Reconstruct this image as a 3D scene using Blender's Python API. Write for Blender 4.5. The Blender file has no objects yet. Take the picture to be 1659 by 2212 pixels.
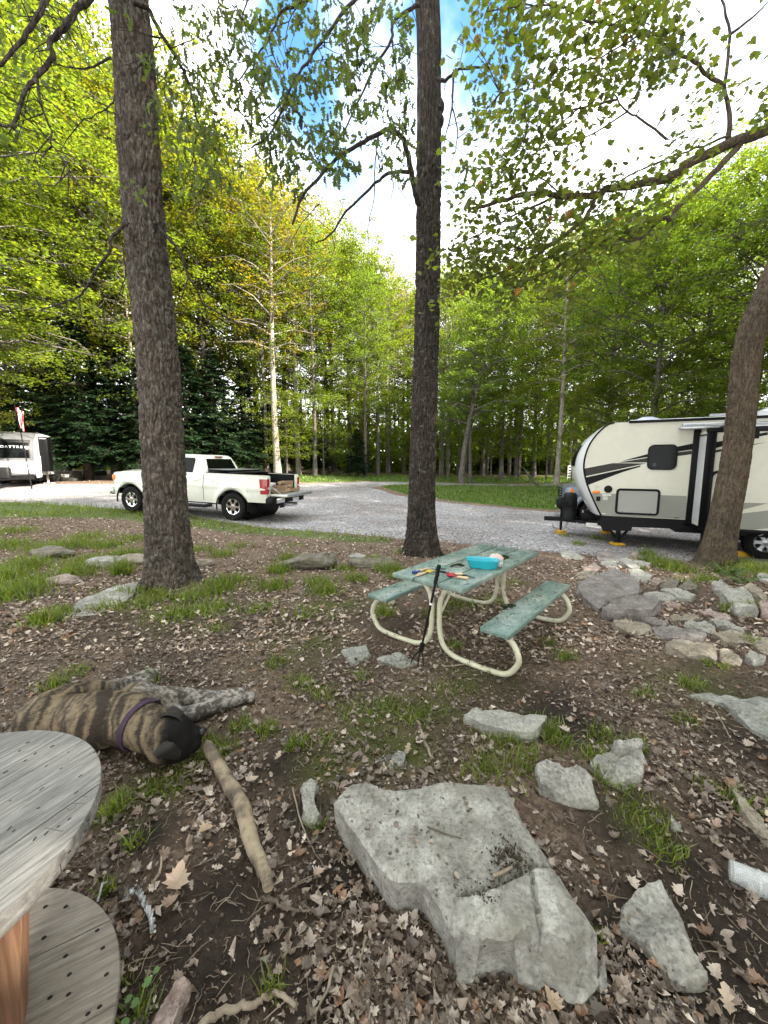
import bpy, bmesh, math, random
import numpy as np
from mathutils import Vector, Matrix
from mathutils.geometry import delaunay_2d_cdt

SC = bpy.context.scene
COL = SC.collection
RNG = np.random.default_rng(7)
random.seed(7)
rad = math.radians

# ------------------------------------------------------------------ camera, sky, sun, exposure
CAM_H, PITCH, FOC = 1.65, rad(7.1), 831.0          # photograph measured on a 1659 x 2212 grid
cam = bpy.data.cameras.new('camera')
cam.sensor_fit = 'VERTICAL'; cam.sensor_height = 24.0; cam.lens = 24.0 * FOC / 2212.0
cam.clip_start = 0.05; cam.clip_end = 2000
camo = bpy.data.objects.new('camera', cam); COL.objects.link(camo)
camo.location = (0, 0, CAM_H); camo.rotation_euler = (rad(90) - PITCH, 0, 0)
SC.camera = camo

SUN_EL, SUN_AZ = rad(36), rad(114)                   # azimuth measured from +Y towards +X
world = bpy.data.worlds.new('World'); SC.world = world; world.use_nodes = True
wn, wl = world.node_tree.nodes, world.node_tree.links
wn.clear()
sky = wn.new('ShaderNodeTexSky'); sky.sky_type = 'NISHITA'; sky.sun_disc = False
sky.sun_elevation = SUN_EL; sky.sun_rotation = SUN_AZ
sky.air_density = 1.0; sky.dust_density = 1.0; sky.ozone_density = 1.6
tc = wn.new('ShaderNodeTexCoord')
mp = wn.new('ShaderNodeMapping'); mp.inputs['Location'].default_value = (0.35, 0.12, 0.0)
mp.inputs['Scale'].default_value = (1.0, 1.0, 1.0)
nz = wn.new('ShaderNodeTexNoise'); nz.inputs['Scale'].default_value = 1.7; nz.inputs['Detail'].default_value = 6
nz.inputs['Roughness'].default_value = 0.55
cr = wn.new('ShaderNodeValToRGB')
cr.color_ramp.elements[0].position = 0.36; cr.color_ramp.elements[1].position = 0.56
mx = wn.new('ShaderNodeMix'); mx.data_type = 'RGBA'
mx.inputs[7].default_value = (3.4, 3.45, 3.5, 1)
bg = wn.new('ShaderNodeBackground'); bg.inputs['Strength'].default_value = 0.12
wo = wn.new('ShaderNodeOutputWorld')
wl.new(tc.outputs['Generated'], mp.inputs['Vector']); wl.new(mp.outputs[0], nz.inputs['Vector'])
gap = wn.new('ShaderNodeVectorMath'); gap.operation = 'DOT_PRODUCT'; gap.inputs[1].default_value = (0.02, 0.75, 0.66)   # the hole in the clouds
gm = wn.new('ShaderNodeMapRange'); gm.interpolation_type = 'SMOOTHSTEP'
for k_, v_ in (('From Min', 0.945), ('From Max', 0.988), ('To Min', 0.13), ('To Max', -0.21)): gm.inputs[k_].default_value = v_
ad = wn.new('ShaderNodeMath'); ad.operation = 'ADD'
wl.new(tc.outputs['Generated'], gap.inputs[0]); wl.new(gap.outputs['Value'], gm.inputs['Value']); wl.new(gm.outputs[0], ad.inputs[0]); wl.new(nz.outputs['Fac'], ad.inputs[1])
wl.new(ad.outputs[0], cr.inputs['Fac']); wl.new(cr.outputs['Color'], mx.inputs[0])
hs_ = wn.new('ShaderNodeHueSaturation'); hs_.inputs['Saturation'].default_value = 1.25; hs_.inputs['Value'].default_value = 0.62
wl.new(sky.outputs[0], hs_.inputs['Color']); wl.new(hs_.outputs[0], mx.inputs[6]); wl.new(mx.outputs[2], bg.inputs['Color']); wl.new(bg.outputs[0], wo.inputs[0])

sl = bpy.data.lights.new('sun', 'SUN'); sl.energy = 2.7; sl.angle = rad(0.53); sl.color = (1.0, 0.91, 0.77)
so = bpy.data.objects.new('sun', sl); COL.objects.link(so)
sd = Vector((math.sin(SUN_AZ) * math.cos(SUN_EL), math.cos(SUN_AZ) * math.cos(SUN_EL), math.sin(SUN_EL)))
so.rotation_euler = sd.to_track_quat('Z', 'Y').to_euler(); so.location = sd * 60
vs = SC.view_settings
vs.view_transform = 'Standard'; vs.look = 'None'; vs.exposure = 3.2; vs.gamma = 1.0; vs.use_curve_mapping = False
SC.cycles.max_bounces = 8; SC.cycles.transparent_max_bounces = 8; SC.cycles.diffuse_bounces = 4

# ------------------------------------------------------------------ helpers: measuring
def ray(u, v):
    a, b = (u - 829.5) / FOC, (v - 1106) / FOC
    return np.array([a, math.cos(PITCH) - math.sin(PITCH) * b, -math.sin(PITCH) - math.cos(PITCH) * b])
def gr(u, v, z=0.0):                                # where the sight line meets the height z
    d = ray(u, v); t = (z - CAM_H) / d[2]
    return np.array([d[0] * t, d[1] * t, z])
def at(u, v, y):                                    # where the sight line is y metres ahead
    d = ray(u, v); t = y / d[1]
    return np.array([d[0] * t, y, CAM_H + d[2] * t])
def sst(a, b, x):
    t = np.clip((np.asarray(x, float) - a) / (b - a), 0, 1)
    return t * t * (3 - 2 * t)
def T(x, y):                                        # lie of the land
    x = np.asarray(x, float); y = np.asarray(y, float)
    z = sst(3.4, 9.0, y) * (-0.20 - 0.026 * np.clip(x, -12, 9))
    z = z + 0.038 * (np.clip(y, 14, 32) - 14) + 0.006 * np.clip(y - 32, 0, 60)
    return z
def tz(x, y): return float(T(x, y))
def gt(u, v, h=0.0):                                # ground point under a pixel, h above the ground
    z = h
    for _ in range(12):
        p = gr(u, v, z); z = 0.5 * z + 0.5 * (tz(p[0], min(p[1], 60)) + h)
    return gr(u, v, z)

# ------------------------------------------------------------------ helpers: noise
def _hash(ix, iy, iz, s):
    n = (ix.astype(np.int64) * 374761393 + iy.astype(np.int64) * 668265263 + iz.astype(np.int64) * 1274126177 + s * 974634721) & 0xffffffff
    n = ((n ^ (n >> 13)) * 1274126177) & 0xffffffff
    n = ((n ^ (n >> 16)) * 2246822519) & 0xffffffff
    return ((n ^ (n >> 15)) & 0xffffff) / float(0xffffff) * 2 - 1
def vn(P, s=0):
    P = np.asarray(P, float); i = np.floor(P).astype(np.int64); f = P - i; f = f * f * (3 - 2 * f)
    x, y, z = i[:, 0], i[:, 1], i[:, 2]; fx, fy, fz = f[:, 0], f[:, 1], f[:, 2]
    c = lambda a, b, d: _hash(x + a, y + b, z + d, s)
    l = lambda a, b, t: a + (b - a) * t
    return l(l(l(c(0,0,0), c(1,0,0), fx), l(c(0,1,0), c(1,1,0), fx), fy), l(l(c(0,0,1), c(1,0,1), fx), l(c(0,1,1), c(1,1,1), fx), fy), fz)
def fbm(P, o=4, s=0, r=0.5):
    P = np.asarray(P, float); a, t, tot = 1.0, 0.0, 0.0
    for k in range(o):
        t = t + a * vn(P, s + k); tot += a; P = P * 2.03 + 7.1; a *= r
    return t / tot

# ------------------------------------------------------------------ helpers: materials
def N(nt, kind, **kw):
    n = nt.nodes.new(kind)
    for k, v in kw.items(): setattr(n, k, v)
    return n
def ramp(nt, fac, stops):
    r = N(nt, 'ShaderNodeValToRGB'); e = r.color_ramp.elements
    while len(e) < len(stops): e.new(0.5)
    for i, (p, c) in enumerate(stops):
        e[i].position = p; e[i].color = (c[0], c[1], c[2], 1)
    nt.links.new(fac, r.inputs['Fac']); return r.outputs['Color']
def mixc(nt, fac, a, b, mode='MIX'):
    m = N(nt, 'ShaderNodeMix', data_type='RGBA', blend_type=mode)
    for s, v in ((m.inputs[0], fac), (m.inputs[6], a), (m.inputs[7], b)):
        if isinstance(v, (int, float)): s.default_value = v
        elif isinstance(v, tuple): s.default_value = (v[0], v[1], v[2], 1)
        else: nt.links.new(v, s)
    return m.outputs[2]
def noise(nt, scale, detail=5, rough=0.55, stretch=(1, 1, 1), coord='Object', dist=0.0):
    t = N(nt, 'ShaderNodeTexCoord'); m = N(nt, 'ShaderNodeMapping'); m.inputs['Scale'].default_value = stretch
    n = N(nt, 'ShaderNodeTexNoise'); n.inputs['Scale'].default_value = scale; n.inputs['Detail'].default_value = detail
    n.inputs['Roughness'].default_value = rough; n.inputs['Distortion'].default_value = dist
    nt.links.new(t.outputs[coord], m.inputs[0]); nt.links.new(m.outputs[0], n.inputs['Vector'])
    return n.outputs['Fac']
def bump(nt, h, strength, dist, prev=None):
    b = N(nt, 'ShaderNodeBump'); b.inputs['Strength'].default_value = strength; b.inputs['Distance'].default_value = dist
    nt.links.new(h, b.inputs['Height'])
    if prev is not None: nt.links.new(prev, b.inputs['Normal'])
    return b.outputs[0]
def newmat(name):
    m = bpy.data.materials.new(name); m.use_nodes = True; nt = m.node_tree
    return m, nt, nt.nodes['Principled BSDF']
def attr(nt, name='Col'):
    a = N(nt, 'ShaderNodeAttribute'); a.attribute_name = name; return a.outputs['Color']
def PM(name, stops, scale=8, rough=0.6, bmp=0.0, bscale=None, bdist=0.01, metal=0.0, spec=0.4, stretch=(1, 1, 1), fine=None, coord='Object', col=False, detail=6, coat=0.0, trans=0.0, rvar=0.0):
    """noise-coloured principled material; fine = (scale, stops) multiplied on; col = multiply by the Col attribute"""
    m, nt, b = newmat(name)
    if not isinstance(stops, list): stops = [(0.0, stops), (1.0, stops)]
    f = noise(nt, scale, detail, 0.6, stretch, coord)
    c = ramp(nt, f, stops)
    if fine: c = mixc(nt, 1.0, c, ramp(nt, noise(nt, fine[0], 4, 0.65, stretch, coord), fine[1]), 'MULTIPLY')
    if col: c = mixc(nt, 1.0, c, attr(nt), 'MULTIPLY')
    nt.links.new(c, b.inputs['Base Color'])
    b.inputs['Roughness'].default_value = rough; b.inputs['Metallic'].default_value = metal
    b.inputs['Specular IOR Level'].default_value = spec; b.inputs['Coat Weight'].default_value = coat
    b.inputs['Transmission Weight'].default_value = trans
    if rvar:
        mr = N(nt, 'ShaderNodeMapRange'); mr.inputs['To Min'].default_value = rough - rvar; mr.inputs['To Max'].default_value = rough + rvar
        nt.links.new(noise(nt, scale * 2.3, 4, 0.6, stretch, coord), mr.inputs[0]); nt.links.new(mr.outputs[0], b.inputs['Roughness'])
    if bmp: nt.links.new(bump(nt, noise(nt, bscale or scale * 3, 6, 0.65, stretch, coord), bmp, bdist), b.inputs['Normal'])
    return m
def leafmat(name, hue_stops, trans=0.45, tcol=(1.6, 1.9, 0.7), gloss=0.05, rnd=True):
    """leaf: diffuse + light passing through; colour by Col attribute x a per-tree tint"""
    m, nt, b = newmat(name); nt.nodes.remove(b); out = nt.nodes['Material Output']
    c = attr(nt)
    if rnd:
        oi = N(nt, 'ShaderNodeObjectInfo'); c = mixc(nt, 1.0, c, ramp(nt, oi.outputs['Random'], hue_stops), 'MULTIPLY')
    d = N(nt, 'ShaderNodeBsdfDiffuse'); t = N(nt, 'ShaderNodeBsdfTranslucent'); g = N(nt, 'ShaderNodeBsdfGlossy'); g.inputs['Roughness'].default_value = 0.45
    nt.links.new(c, d.inputs['Color']); nt.links.new(mixc(nt, 1.0, c, tcol, 'MULTIPLY'), t.inputs['Color'])
    s1 = N(nt, 'ShaderNodeMixShader'); s1.inputs[0].default_value = trans
    s2 = N(nt, 'ShaderNodeMixShader'); s2.inputs[0].default_value = gloss
    nt.links.new(d.outputs[0], s1.inputs[1]); nt.links.new(t.outputs[0], s1.inputs[2])
    nt.links.new(s1.outputs[0], s2.inputs[1]); nt.links.new(g.outputs[0], s2.inputs[2]); nt.links.new(s2.outputs[0], out.inputs['Surface'])
    return m

# ------------------------------------------------------------------ helpers: objects
def tag(o, label=None, cat=None, group=None, kind=None):
    if label: o['label'] = label
    if cat: o['category'] = cat
    if group: o['group'] = group
    if kind: o['kind'] = kind
    return o
def empty(name, loc=(0, 0, 0), mat=None, label=None, cat=None, group=None):
    o = bpy.data.objects.new(name, None); COL.objects.link(o); o.empty_display_size = 0.1
    o.matrix_world = mat if mat is not None else Matrix.Translation(Vector(loc))
    return tag(o, label, cat, group)
def link(name, me, mat=None, parent=None):
    if mat is not None and not me.materials: me.materials.append(mat)
    o = bpy.data.objects.new(name, me); COL.objects.link(o)
    if parent is not None: o.parent = parent
    return o
def tri_mesh(name, V, F, col=None, smooth=False):
    V = np.ascontiguousarray(V, np.float32); F = np.ascontiguousarray(F, np.int32); k = F.shape[1]
    me = bpy.data.meshes.new(name)
    me.vertices.add(len(V)); me.vertices.foreach_set('co', V.ravel())
    me.loops.add(F.size); me.loops.foreach_set('vertex_index', F.ravel())
    me.polygons.add(len(F)); me.polygons.foreach_set('loop_start', np.arange(0, F.size, k, dtype=np.int32))
    me.polygons.foreach_set('use_smooth', np.full(len(F), smooth, dtype=bool))
    if col is not None:
        c = np.ones((len(V), 4), np.float32); c[:, :3] = col
        a = me.attributes.new('Col', 'FLOAT_COLOR', 'POINT'); a.data.foreach_set('color', c.ravel())
    me.update(calc_edges=True); return me
class MB:
    """collects solids; build() links them as one mesh"""
    def __init__(s): s.v, s.f = [], []
    def add(s, V, F):
        n = len(s.v); s.v += [tuple(map(float, p)) for p in V]; s.f += [tuple(i + n for i in f) for f in F]; return s
    def box(s, c, d, bev=0.0, rot=None, taper=None):
        """bevelled box: centre c, size d"""
        x, y, z = d[0] / 2, d[1] / 2, d[2] / 2; b = min(bev, x * .9, y * .9, z * .9)
        if b <= 0:
            V = [(i, j, k) for i in (-x, x) for j in (-y, y) for k in (-z, z)]
            F = [(0,1,3,2), (4,6,7,5), (0,4,5,1), (2,3,7,6), (0,2,6,4), (1,5,7,3)]
        else:
            bm = bmesh.new(); bmesh.ops.create_cube(bm, size=1.0)
            for w in bm.verts: w.co = Vector((w.co.x * d[0], w.co.y * d[1], w.co.z * d[2]))
            bmesh.ops.bevel(bm, geom=bm.edges[:], offset=b, segments=2, affect='EDGES', profile=0.5)
            bm.verts.index_update(); V = [tuple(w.co) for w in bm.verts]; F = [tuple(w.index for w in f.verts) for f in bm.faces]; bm.free()
        M = rot.to_3x3() if rot is not None else Matrix.Identity(3)
        return s.add([tuple(M @ Vector(p) + Vector(c)) for p in V], F)
    def tube(s, pts, r, n=8, cap=True):
        pts = [Vector(p) for p in pts]; m = len(pts); r = list(r) if hasattr(r, '__len__') else [r] * m
        V, F = [], []; up = None
        for i, p in enumerate(pts):
            t = (pts[min(i + 1, m - 1)] - pts[max(i - 1, 0)]).normalized()
            if up is None: up = t.orthogonal().normalized()
            up = (up - t * up.dot(t)); up = up.normalized() if up.length > 1e-6 else t.orthogonal().normalized()
            w = t.cross(up)
            for k in range(n):
                a = 2 * math.pi * k / n; V.append(tuple(p + (up * math.cos(a) + w * math.sin(a)) * r[i]))
        for i in range(m - 1):
            for k in range(n):
                F.append((i * n + k, i * n + (k + 1) % n, (i + 1) * n + (k + 1) % n, (i + 1) * n + k))
        if cap: F += [tuple(range(n))[::-1], tuple((m - 1) * n + k for k in range(n))]
        return s.add(V, F)
    def lathe(s, prof, n=24, M=None, closed=False):
        """prof = (radius, height) pairs turned about local Z"""
        V, F = [], []; m = len(prof)
        for (r, h) in prof:
            for k in range(n):
                a = 2 * math.pi * k / n; V.append((r * math.cos(a), r * math.sin(a), h))
        for i in range(m if closed else m - 1):
            j = (i + 1) % m
            for k in range(n): F.append((i * n + k, i * n + (k + 1) % n, j * n + (k + 1) % n, j * n + k))
        if M is not None: V = [tuple(M @ Vector(p)) for p in V]
        return s.add(V, F)
    def prism(s, poly, h0, h1, M=None):
        """polygon (x, y) pulled from h0 to h1"""
        n = len(poly); V = [(p[0], p[1], h0) for p in poly] + [(p[0], p[1], h1) for p in poly]
        F = [tuple(range(n))[::-1], tuple(range(n, 2 * n))] + [(i, (i + 1) % n, n + (i + 1) % n, n + i) for i in range(n)]
        if M is not None: V = [tuple(M @ Vector(p)) for p in V]
        return s.add(V, F)
    def loft(s, rings, cap=True):
        n = len(rings[0]); V = [p for r in rings for p in r]; F = []
        for i in range(len(rings) - 1):
            for k in range(n): F.append((i * n + k, i * n + (k + 1) % n, (i + 1) * n + (k + 1) % n, (i + 1) * n + k))
        if cap: F += [tuple(range(n))[::-1], tuple((len(rings) - 1) * n + k for k in range(n))]
        return s.add(V, F)
    def build(s, name, mat, parent=None, smooth=35, world=False):
        V = s.v
        if world and parent is not None:
            Mi = parent.matrix_world.inverted(); V = [tuple(Mi @ Vector(p)) for p in V]
        me = bpy.data.meshes.new(name); me.from_pydata(V, [], s.f); me.validate()
        bm = bmesh.new(); bm.from_mesh(me); bmesh.ops.recalc_face_normals(bm, faces=bm.faces[:]); bm.to_mesh(me); bm.free()
        if smooth:
            me.polygons.foreach_set('use_smooth', np.full(len(me.polygons), True))
            me.set_sharp_from_angle(angle=rad(smooth))
        me.update()
        return link(name, me, mat, parent)
def rrect(w, h, r, n=5):
    P = []
    for cx, cy, a0 in ((w/2-r, h/2-r, 0), (-w/2+r, h/2-r, 90), (-w/2+r, -h/2+r, 180), (w/2-r, -h/2+r, 270)):
        for k in range(n + 1):
            a = rad(a0 + 90 * k / n); P.append((cx + r * math.cos(a), cy + r * math.sin(a)))
    return P
def frame_mat(o, x, y, z=None):
    x = Vector(x).normalized(); z = Vector(z).normalized() if z is not None else x.cross(Vector(y)).normalized(); y = z.cross(x).normalized()
    return Matrix(((x.x, y.x, z.x, o[0]), (x.y, y.y, z.y, o[1]), (x.z, y.z, z.z, o[2]), (0, 0, 0, 1)))
def smooth_path(P, k=4):
    """Catmull-Rom through P"""
    P = [np.asarray(p, float) for p in P]; out = []
    for i in range(len(P) - 1):
        a, b, c, d = P[max(i - 1, 0)], P[i], P[i + 1], P[min(i + 2, len(P) - 1)]
        for j in range(k):
            t = j / k; out.append(0.5 * ((2 * b) + (c - a) * t + (2 * a - 5 * b + 4 * c - d) * t * t + (-a + 3 * b - 3 * c + d) * t ** 3))
    out.append(P[-1]); return out
def copy_tree(o, parent=None):
    c = o.copy(); COL.objects.link(c)
    if parent is not None: c.parent = parent
    for ch in list(o.children): copy_tree(ch, c)
    return c

# ------------------------------------------------------------------ helpers: scattering thousands of small shapes into one mesh
def rotm(yaw, pitch, roll):
    cy, sy, cp, sp, cr_, sr = np.cos(yaw), np.sin(yaw), np.cos(pitch), np.sin(pitch), np.cos(roll), np.sin(roll)
    R = np.empty((len(yaw), 3, 3))
    R[:, 0, 0] = cy * cp; R[:, 0, 1] = cy * sp * sr - sy * cr_; R[:, 0, 2] = cy * sp * cr_ + sy * sr
    R[:, 1, 0] = sy * cp; R[:, 1, 1] = sy * sp * sr + cy * cr_; R[:, 1, 2] = sy * sp * cr_ - cy * sr
    R[:, 2, 0] = -sp; R[:, 2, 1] = cp * sr; R[:, 2, 2] = cp * cr_
    return R
def scatter(temps, pos, R, scale, col, which=None):
    """temps = list of (V, F); returns joined V, F, C"""
    n = len(pos); which = RNG.integers(0, len(temps), n) if which is None else which
    scale = np.asarray(scale, float)
    if scale.ndim == 1: scale = np.repeat(scale[:, None], 3, 1)
    Vs, Fs, Cs, off = [], [], [], 0
    for t, (tv, tf) in enumerate(temps):
        ix = np.where(which == t)[0]
        if not len(ix): continue
        tv = np.asarray(tv, float); tf = np.asarray(tf, int)
        W = np.einsum('nij,nkj->nki', R[ix], tv[None] * scale[ix][:, None, :]) + pos[ix][:, None, :]
        Vs.append(W.reshape(-1, 3)); m = len(tv)
        Fs.append((tf[None] + (np.arange(len(ix)) * m)[:, None, None] + off).reshape(-1, tf.shape[1])); off += len(ix) * m
        Cs.append(np.repeat(col[ix], m, 0))
    return np.concatenate(Vs), np.concatenate(Fs), np.concatenate(Cs)
def leaf_template(outline, curl=0.25, fold=0.2):
    """flat lobed outline (x along the leaf, y across) made into a curled fan"""
    P = np.array(outline, float); n = len(P)
    V = np.zeros((n + 1, 3)); V[1:, :2] = P; V[0, 0] = P[:, 0].mean()
    V[:, 2] = curl * (V[:, 0] - 0.4) ** 2 + fold * np.abs(V[:, 1]) + 0.04 * np.sin(V[:, 0] * 9 + V[:, 1] * 7)
    F = [(0, i + 1, (i + 1) % n + 1) for i in range(n)]
    return V, F
def sym(half): return half + [(x, -y) for x, y in half[::-1] if abs(y) > 1e-6]
BIGLEAF = sym([(0, 0), (-.04, .10), (-.10, .28), (.04, .22), (.10, .34), (.14, .54), (.26, .42), (.34, .38), (.47, .50), (.50, .36), (.56, .26), (.66, .30), (.70, .19), (.82, .16), (1, 0)])
MAPLE = sym([(0, 0), (-.02, .22), (.10, .20), (.18, .48), (.33, .30), (.45, .52), (.60, .22), (.66, .26), (1.0, 0)])
OAK = sym([(0, 0), (.12, .07), (.20, .20), (.30, .08), (.42, .27), (.52, .10), (.66, .28), (.74, .12), (.88, .15), (1.0, 0)])
PLAIN = sym([(0, 0), (.2, .16), (.5, .24), (.8, .13), (1, 0)])
# ================================================================== THE GROUND
def pin(P, poly):
    """points inside polygon, vectorised"""
    P = np.asarray(P, float); Q = np.asarray(poly, float); x, y = P[:, 0], P[:, 1]; r = np.zeros(len(P), bool); n = len(Q)
    for i in range(n):
        x1, y1 = Q[i]; x2, y2 = Q[(i + 1) % n]
        c = ((y1 > y) != (y2 > y)) & (x < (x2 - x1) * (y - y1) / (y2 - y1 + 1e-12) + x1); r ^= c
    return r
def pdist(P, poly, closed=True):
    P = np.asarray(P, float); Q = np.asarray(poly, float); d = np.full(len(P), 1e9); n = len(Q)
    for i in range(n if closed else n - 1):
        a, b = Q[i], Q[(i + 1) % n]; ab = b - a
        t = np.clip(((P - a) @ ab) / (ab @ ab + 1e-12), 0, 1); d = np.minimum(d, np.linalg.norm(P - a - t[:, None] * ab, axis=1))
    return d
# gravel lot outline, walked round on the ground
near_edge = [(-60, 1088), (0, 1085), (120, 1092), (260, 1102), (380, 1114), (480, 1130), (560, 1141), (660, 1150), (760, 1157), (860, 1166), (960, 1174), (1080, 1186), (1200, 1196), (1330, 1205), (1480, 1214), (1659, 1222), (1760, 1228)]
ROAD = [tuple(gt(u, v)[:2]) for u, v in near_edge] + [(14, 8.5), (22, 12), (22, 17)]
ROAD += [(12.0, 15.2), (8.2, 15.6), (6.0, 16.4), (3.2, 18.0), (0.9, 20.5), (-0.6, 24.0), (0.6, 26.2), (6, 27.2), (16, 28), (16, 29.6), (6, 29.0), (-1.5, 28.4), (-4.5, 26.2), (-7.5, 24.5), (-13, 23.5), (-20, 23.5), (-34, 25), (-34, 17), (-18, 13.5)]
LAWNS = [[(-0.2, 24.6), (1.2, 20.8), (3.5, 18.3), (6.2, 16.7), (9, 16), (15, 16.4), (22, 18), (24, 27.5), (16, 27.9), (6, 27.0), (1.0, 26.0)],
         [(-6, 25.8), (-4.2, 26.8), (-1.3, 28.8), (6, 29.4), (16, 30), (30, 30), (30, 42), (-2, 40), (-9, 33), (-9, 27)]]
VERGE = [tuple(gt(u, v)[:2]) for u, v in [(-80, 1082), (120, 1088), (270, 1100), (380, 1112), (480, 1128), (560, 1139), (660, 1148), (850, 1166), (845, 1174), (740, 1170), (640, 1160), (540, 1154), (440, 1142), (380, 1136), (260, 1122), (120, 1118), (-80, 1120)]]
def on_road(x, y): return pin(np.c_[x, y], ROAD)

def near_bumps(x, y):
    P = np.c_[x, y, np.zeros_like(x)]
    w = 1 - sst(7, 13, y)
    return w * (0.030 * fbm(P * 1.3, 3, 3) + 0.012 * fbm(P * 6, 3, 9))
ys = np.concatenate([np.linspace(-8, 0.35, 12, endpoint=False), 0.35 * np.exp(np.linspace(0, math.log(420 / 0.35), 370))])
xi = np.linspace(-1, 1, 381); xs = 2.2 * np.sinh(xi * 5.6) / 2.0 * 1.0
X, Y = np.meshgrid(xs, ys); gx, gy = X.ravel(), Y.ravel()
gz = T(gx, np.minimum(gy, 120)) + near_bumps(gx, gy)
rd = np.where(on_road(gx, gy), pdist(np.c_[gx, gy], ROAD), 0.0)
gz -= 0.05 * sst(0.15, 0.7, rd)                      # the ground sheet sinks under the gravel sheet
soil_fine = 0.010 * fbm(np.c_[gx, gy, 0 * gx] * 16, 3, 21) * (1 - sst(2.5, 5, gy)); gz += soil_fine
nx, ny = len(xs), len(ys); ii = (np.arange(ny - 1)[:, None] * nx + np.arange(nx - 1)[None]).ravel()
gF = np.c_[ii, ii + 1, ii + nx + 1, ii + nx]
# what grows where: red = grass cover, green = leaf litter, blue = moss
lawn_w = np.zeros_like(gx)
for L in LAWNS: lawn_w = np.maximum(lawn_w, np.where(pin(np.c_[gx, gy], L), 1.0, 0.0))
lawn_w = np.maximum(lawn_w, 0.75 * np.where(pin(np.c_[gx, gy], VERGE), 1.0, 0.0))
GP = np.c_[gx, gy, 0 * gx]
def bare_w(x, y):                                    # patches of bare wet soil
    P = np.c_[x, y, 0 * np.asarray(x)]
    b = sst(0.02, 0.28, fbm(P * 1.1, 3, 40) + 0.0)
    hand = np.zeros(len(P))
    for cx, cy, r in BARE: hand = np.maximum(hand, np.exp(-((P[:, 0] - cx) ** 2 + (P[:, 1] - cy) ** 2) / (r * r)))
    return np.clip(0.55 * b + hand, 0, 1) * (1 - sst(4, 6, P[:, 1]))
BARE = [tuple(gr(u, v)[:2]) + (r,) for u, v, r in [(480, 1950, .32), (330, 1800, .22), (450, 2120, .3), (380, 2050, .25), (700, 1900, .2), (660, 1760, .22), (620, 1650, .25), (1500, 1900, .3), (1600, 2050, .4), (1450, 2150, .3), (1640, 1620, .35), (1250, 1560, .3), (1330, 1780, .22), (1650, 1800, .35), (560, 2050, .25), (680, 2160, .2)]]
MOSS = [tuple(gr(u, v)[:2]) + (r,) for u, v, r in [(1020, 1480, .30), (960, 1520, .3), (860, 1600, .32), (290, 1720, .16), (330, 1690, .16), (800, 1560, .3), (720, 1300, .4), (1500, 1480, .3), (640, 1400, .4), (400, 1320, .5), (1380, 1760, .12), (700, 1660, .15)]]
def moss_w(x, y):
    P = np.c_[x, y, 0 * np.asarray(x)]; m = np.zeros(len(P))
    for cx, cy, r in MOSS: m = np.maximum(m, np.exp(-((P[:, 0] - cx) ** 2 + (P[:, 1] - cy) ** 2) / (r * r)))
    return np.clip(m * (0.75 + 0.9 * fbm(P * 5, 3, 60)), 0, 1)
gcol = np.c_[lawn_w, 1 - bare_w(gx, gy), moss_w(gx, gy)]
m, nt, b = newmat('forest_floor')
sep = N(nt, 'ShaderNodeSeparateColor'); nt.links.new(attr(nt), sep.inputs[0])
soil = ramp(nt, noise(nt, 14, 8, 0.7), [(.3, (.014, .010, .008)), (.55, (.034, .024, .018)), (.75, (.075, .054, .040))])
lit = ramp(nt, noise(nt, 22, 8, 0.75, dist=0.6), [(.3, (.05, .033, .022)), (.48, (.13, .088, .062)), (.62, (.24, .18, .135)), (.75, (.34, .28, .23))])
mossc = ramp(nt, noise(nt, 60, 6, 0.7), [(.3, (.030, .040, .010)), (.6, (.085, .10, .022)), (.8, (.14, .145, .04))])
grassc = ramp(nt, noise(nt, 3, 6, 0.7), [(.3, (.045, .085, .015)), (.6, (.08, .14, .025)), (.8, (.12, .17, .04))])
c = mixc(nt, sep.outputs[1], soil, lit); c = mixc(nt, sep.outputs[2], c, mossc); c = mixc(nt, sep.outputs[0], c, grassc)
nt.links.new(c, b.inputs['Base Color']); b.inputs['Roughness'].default_value = 0.85; b.inputs['Specular IOR Level'].default_value = 0.25
nb = bump(nt, noise(nt, 55, 8, 0.75), 0.9, 0.02); nt.links.new(bump(nt, noise(nt, 12, 6, 0.7), 0.6, 0.03, nb), b.inputs['Normal'])
ground = link('ground', tri_mesh('ground', np.c_[gx, gy, gz], gF, gcol, True), m); tag(ground, kind='structure', label='forest floor of dark soil, dry leaves and moss')
def gz_at(x, y): 
    x = np.asarray(x, float); y = np.asarray(y, float)
    return T(x, np.minimum(y, 120)) + near_bumps(x, y) + 0.010 * fbm(np.c_[x, y, 0 * x] * 16, 3, 21) * (1 - sst(2.5, 5, y))

# gravel sheet: a fine grid clipped to the outline by a wavering edge
rx = np.arange(-34, 22.01, 0.22); ry = np.arange(4.5, 30.2, 0.18)
RX, RY = np.meshgrid(rx, ry); px, py = RX.ravel(), RY.ravel()
inside = on_road(px, py); dd = pdist(np.c_[px, py], ROAD)
sd_ = np.where(inside, dd, -dd) + 0.16 * fbm(np.c_[px, py, 0 * px] * 1.6, 3, 5)
pz = T(px, py) + near_bumps(px, py) + 0.012 - 0.07 * (1 - sst(-0.05, 0.35, sd_)) + 0.02 * fbm(np.c_[px, py, 0 * px] * 0.8, 2, 6)
k = len(rx); q = (np.arange(len(ry) - 1)[:, None] * k + np.arange(k - 1)[None]).ravel(); rF = np.c_[q, q + 1, q + k + 1, q + k]
rF = rF[(sd_[rF] > -0.22).all(1)]
used = np.unique(rF); remap = np.full(len(px), -1); remap[used] = np.arange(len(used))
m, nt, b = newmat('crushed_gravel')
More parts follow.
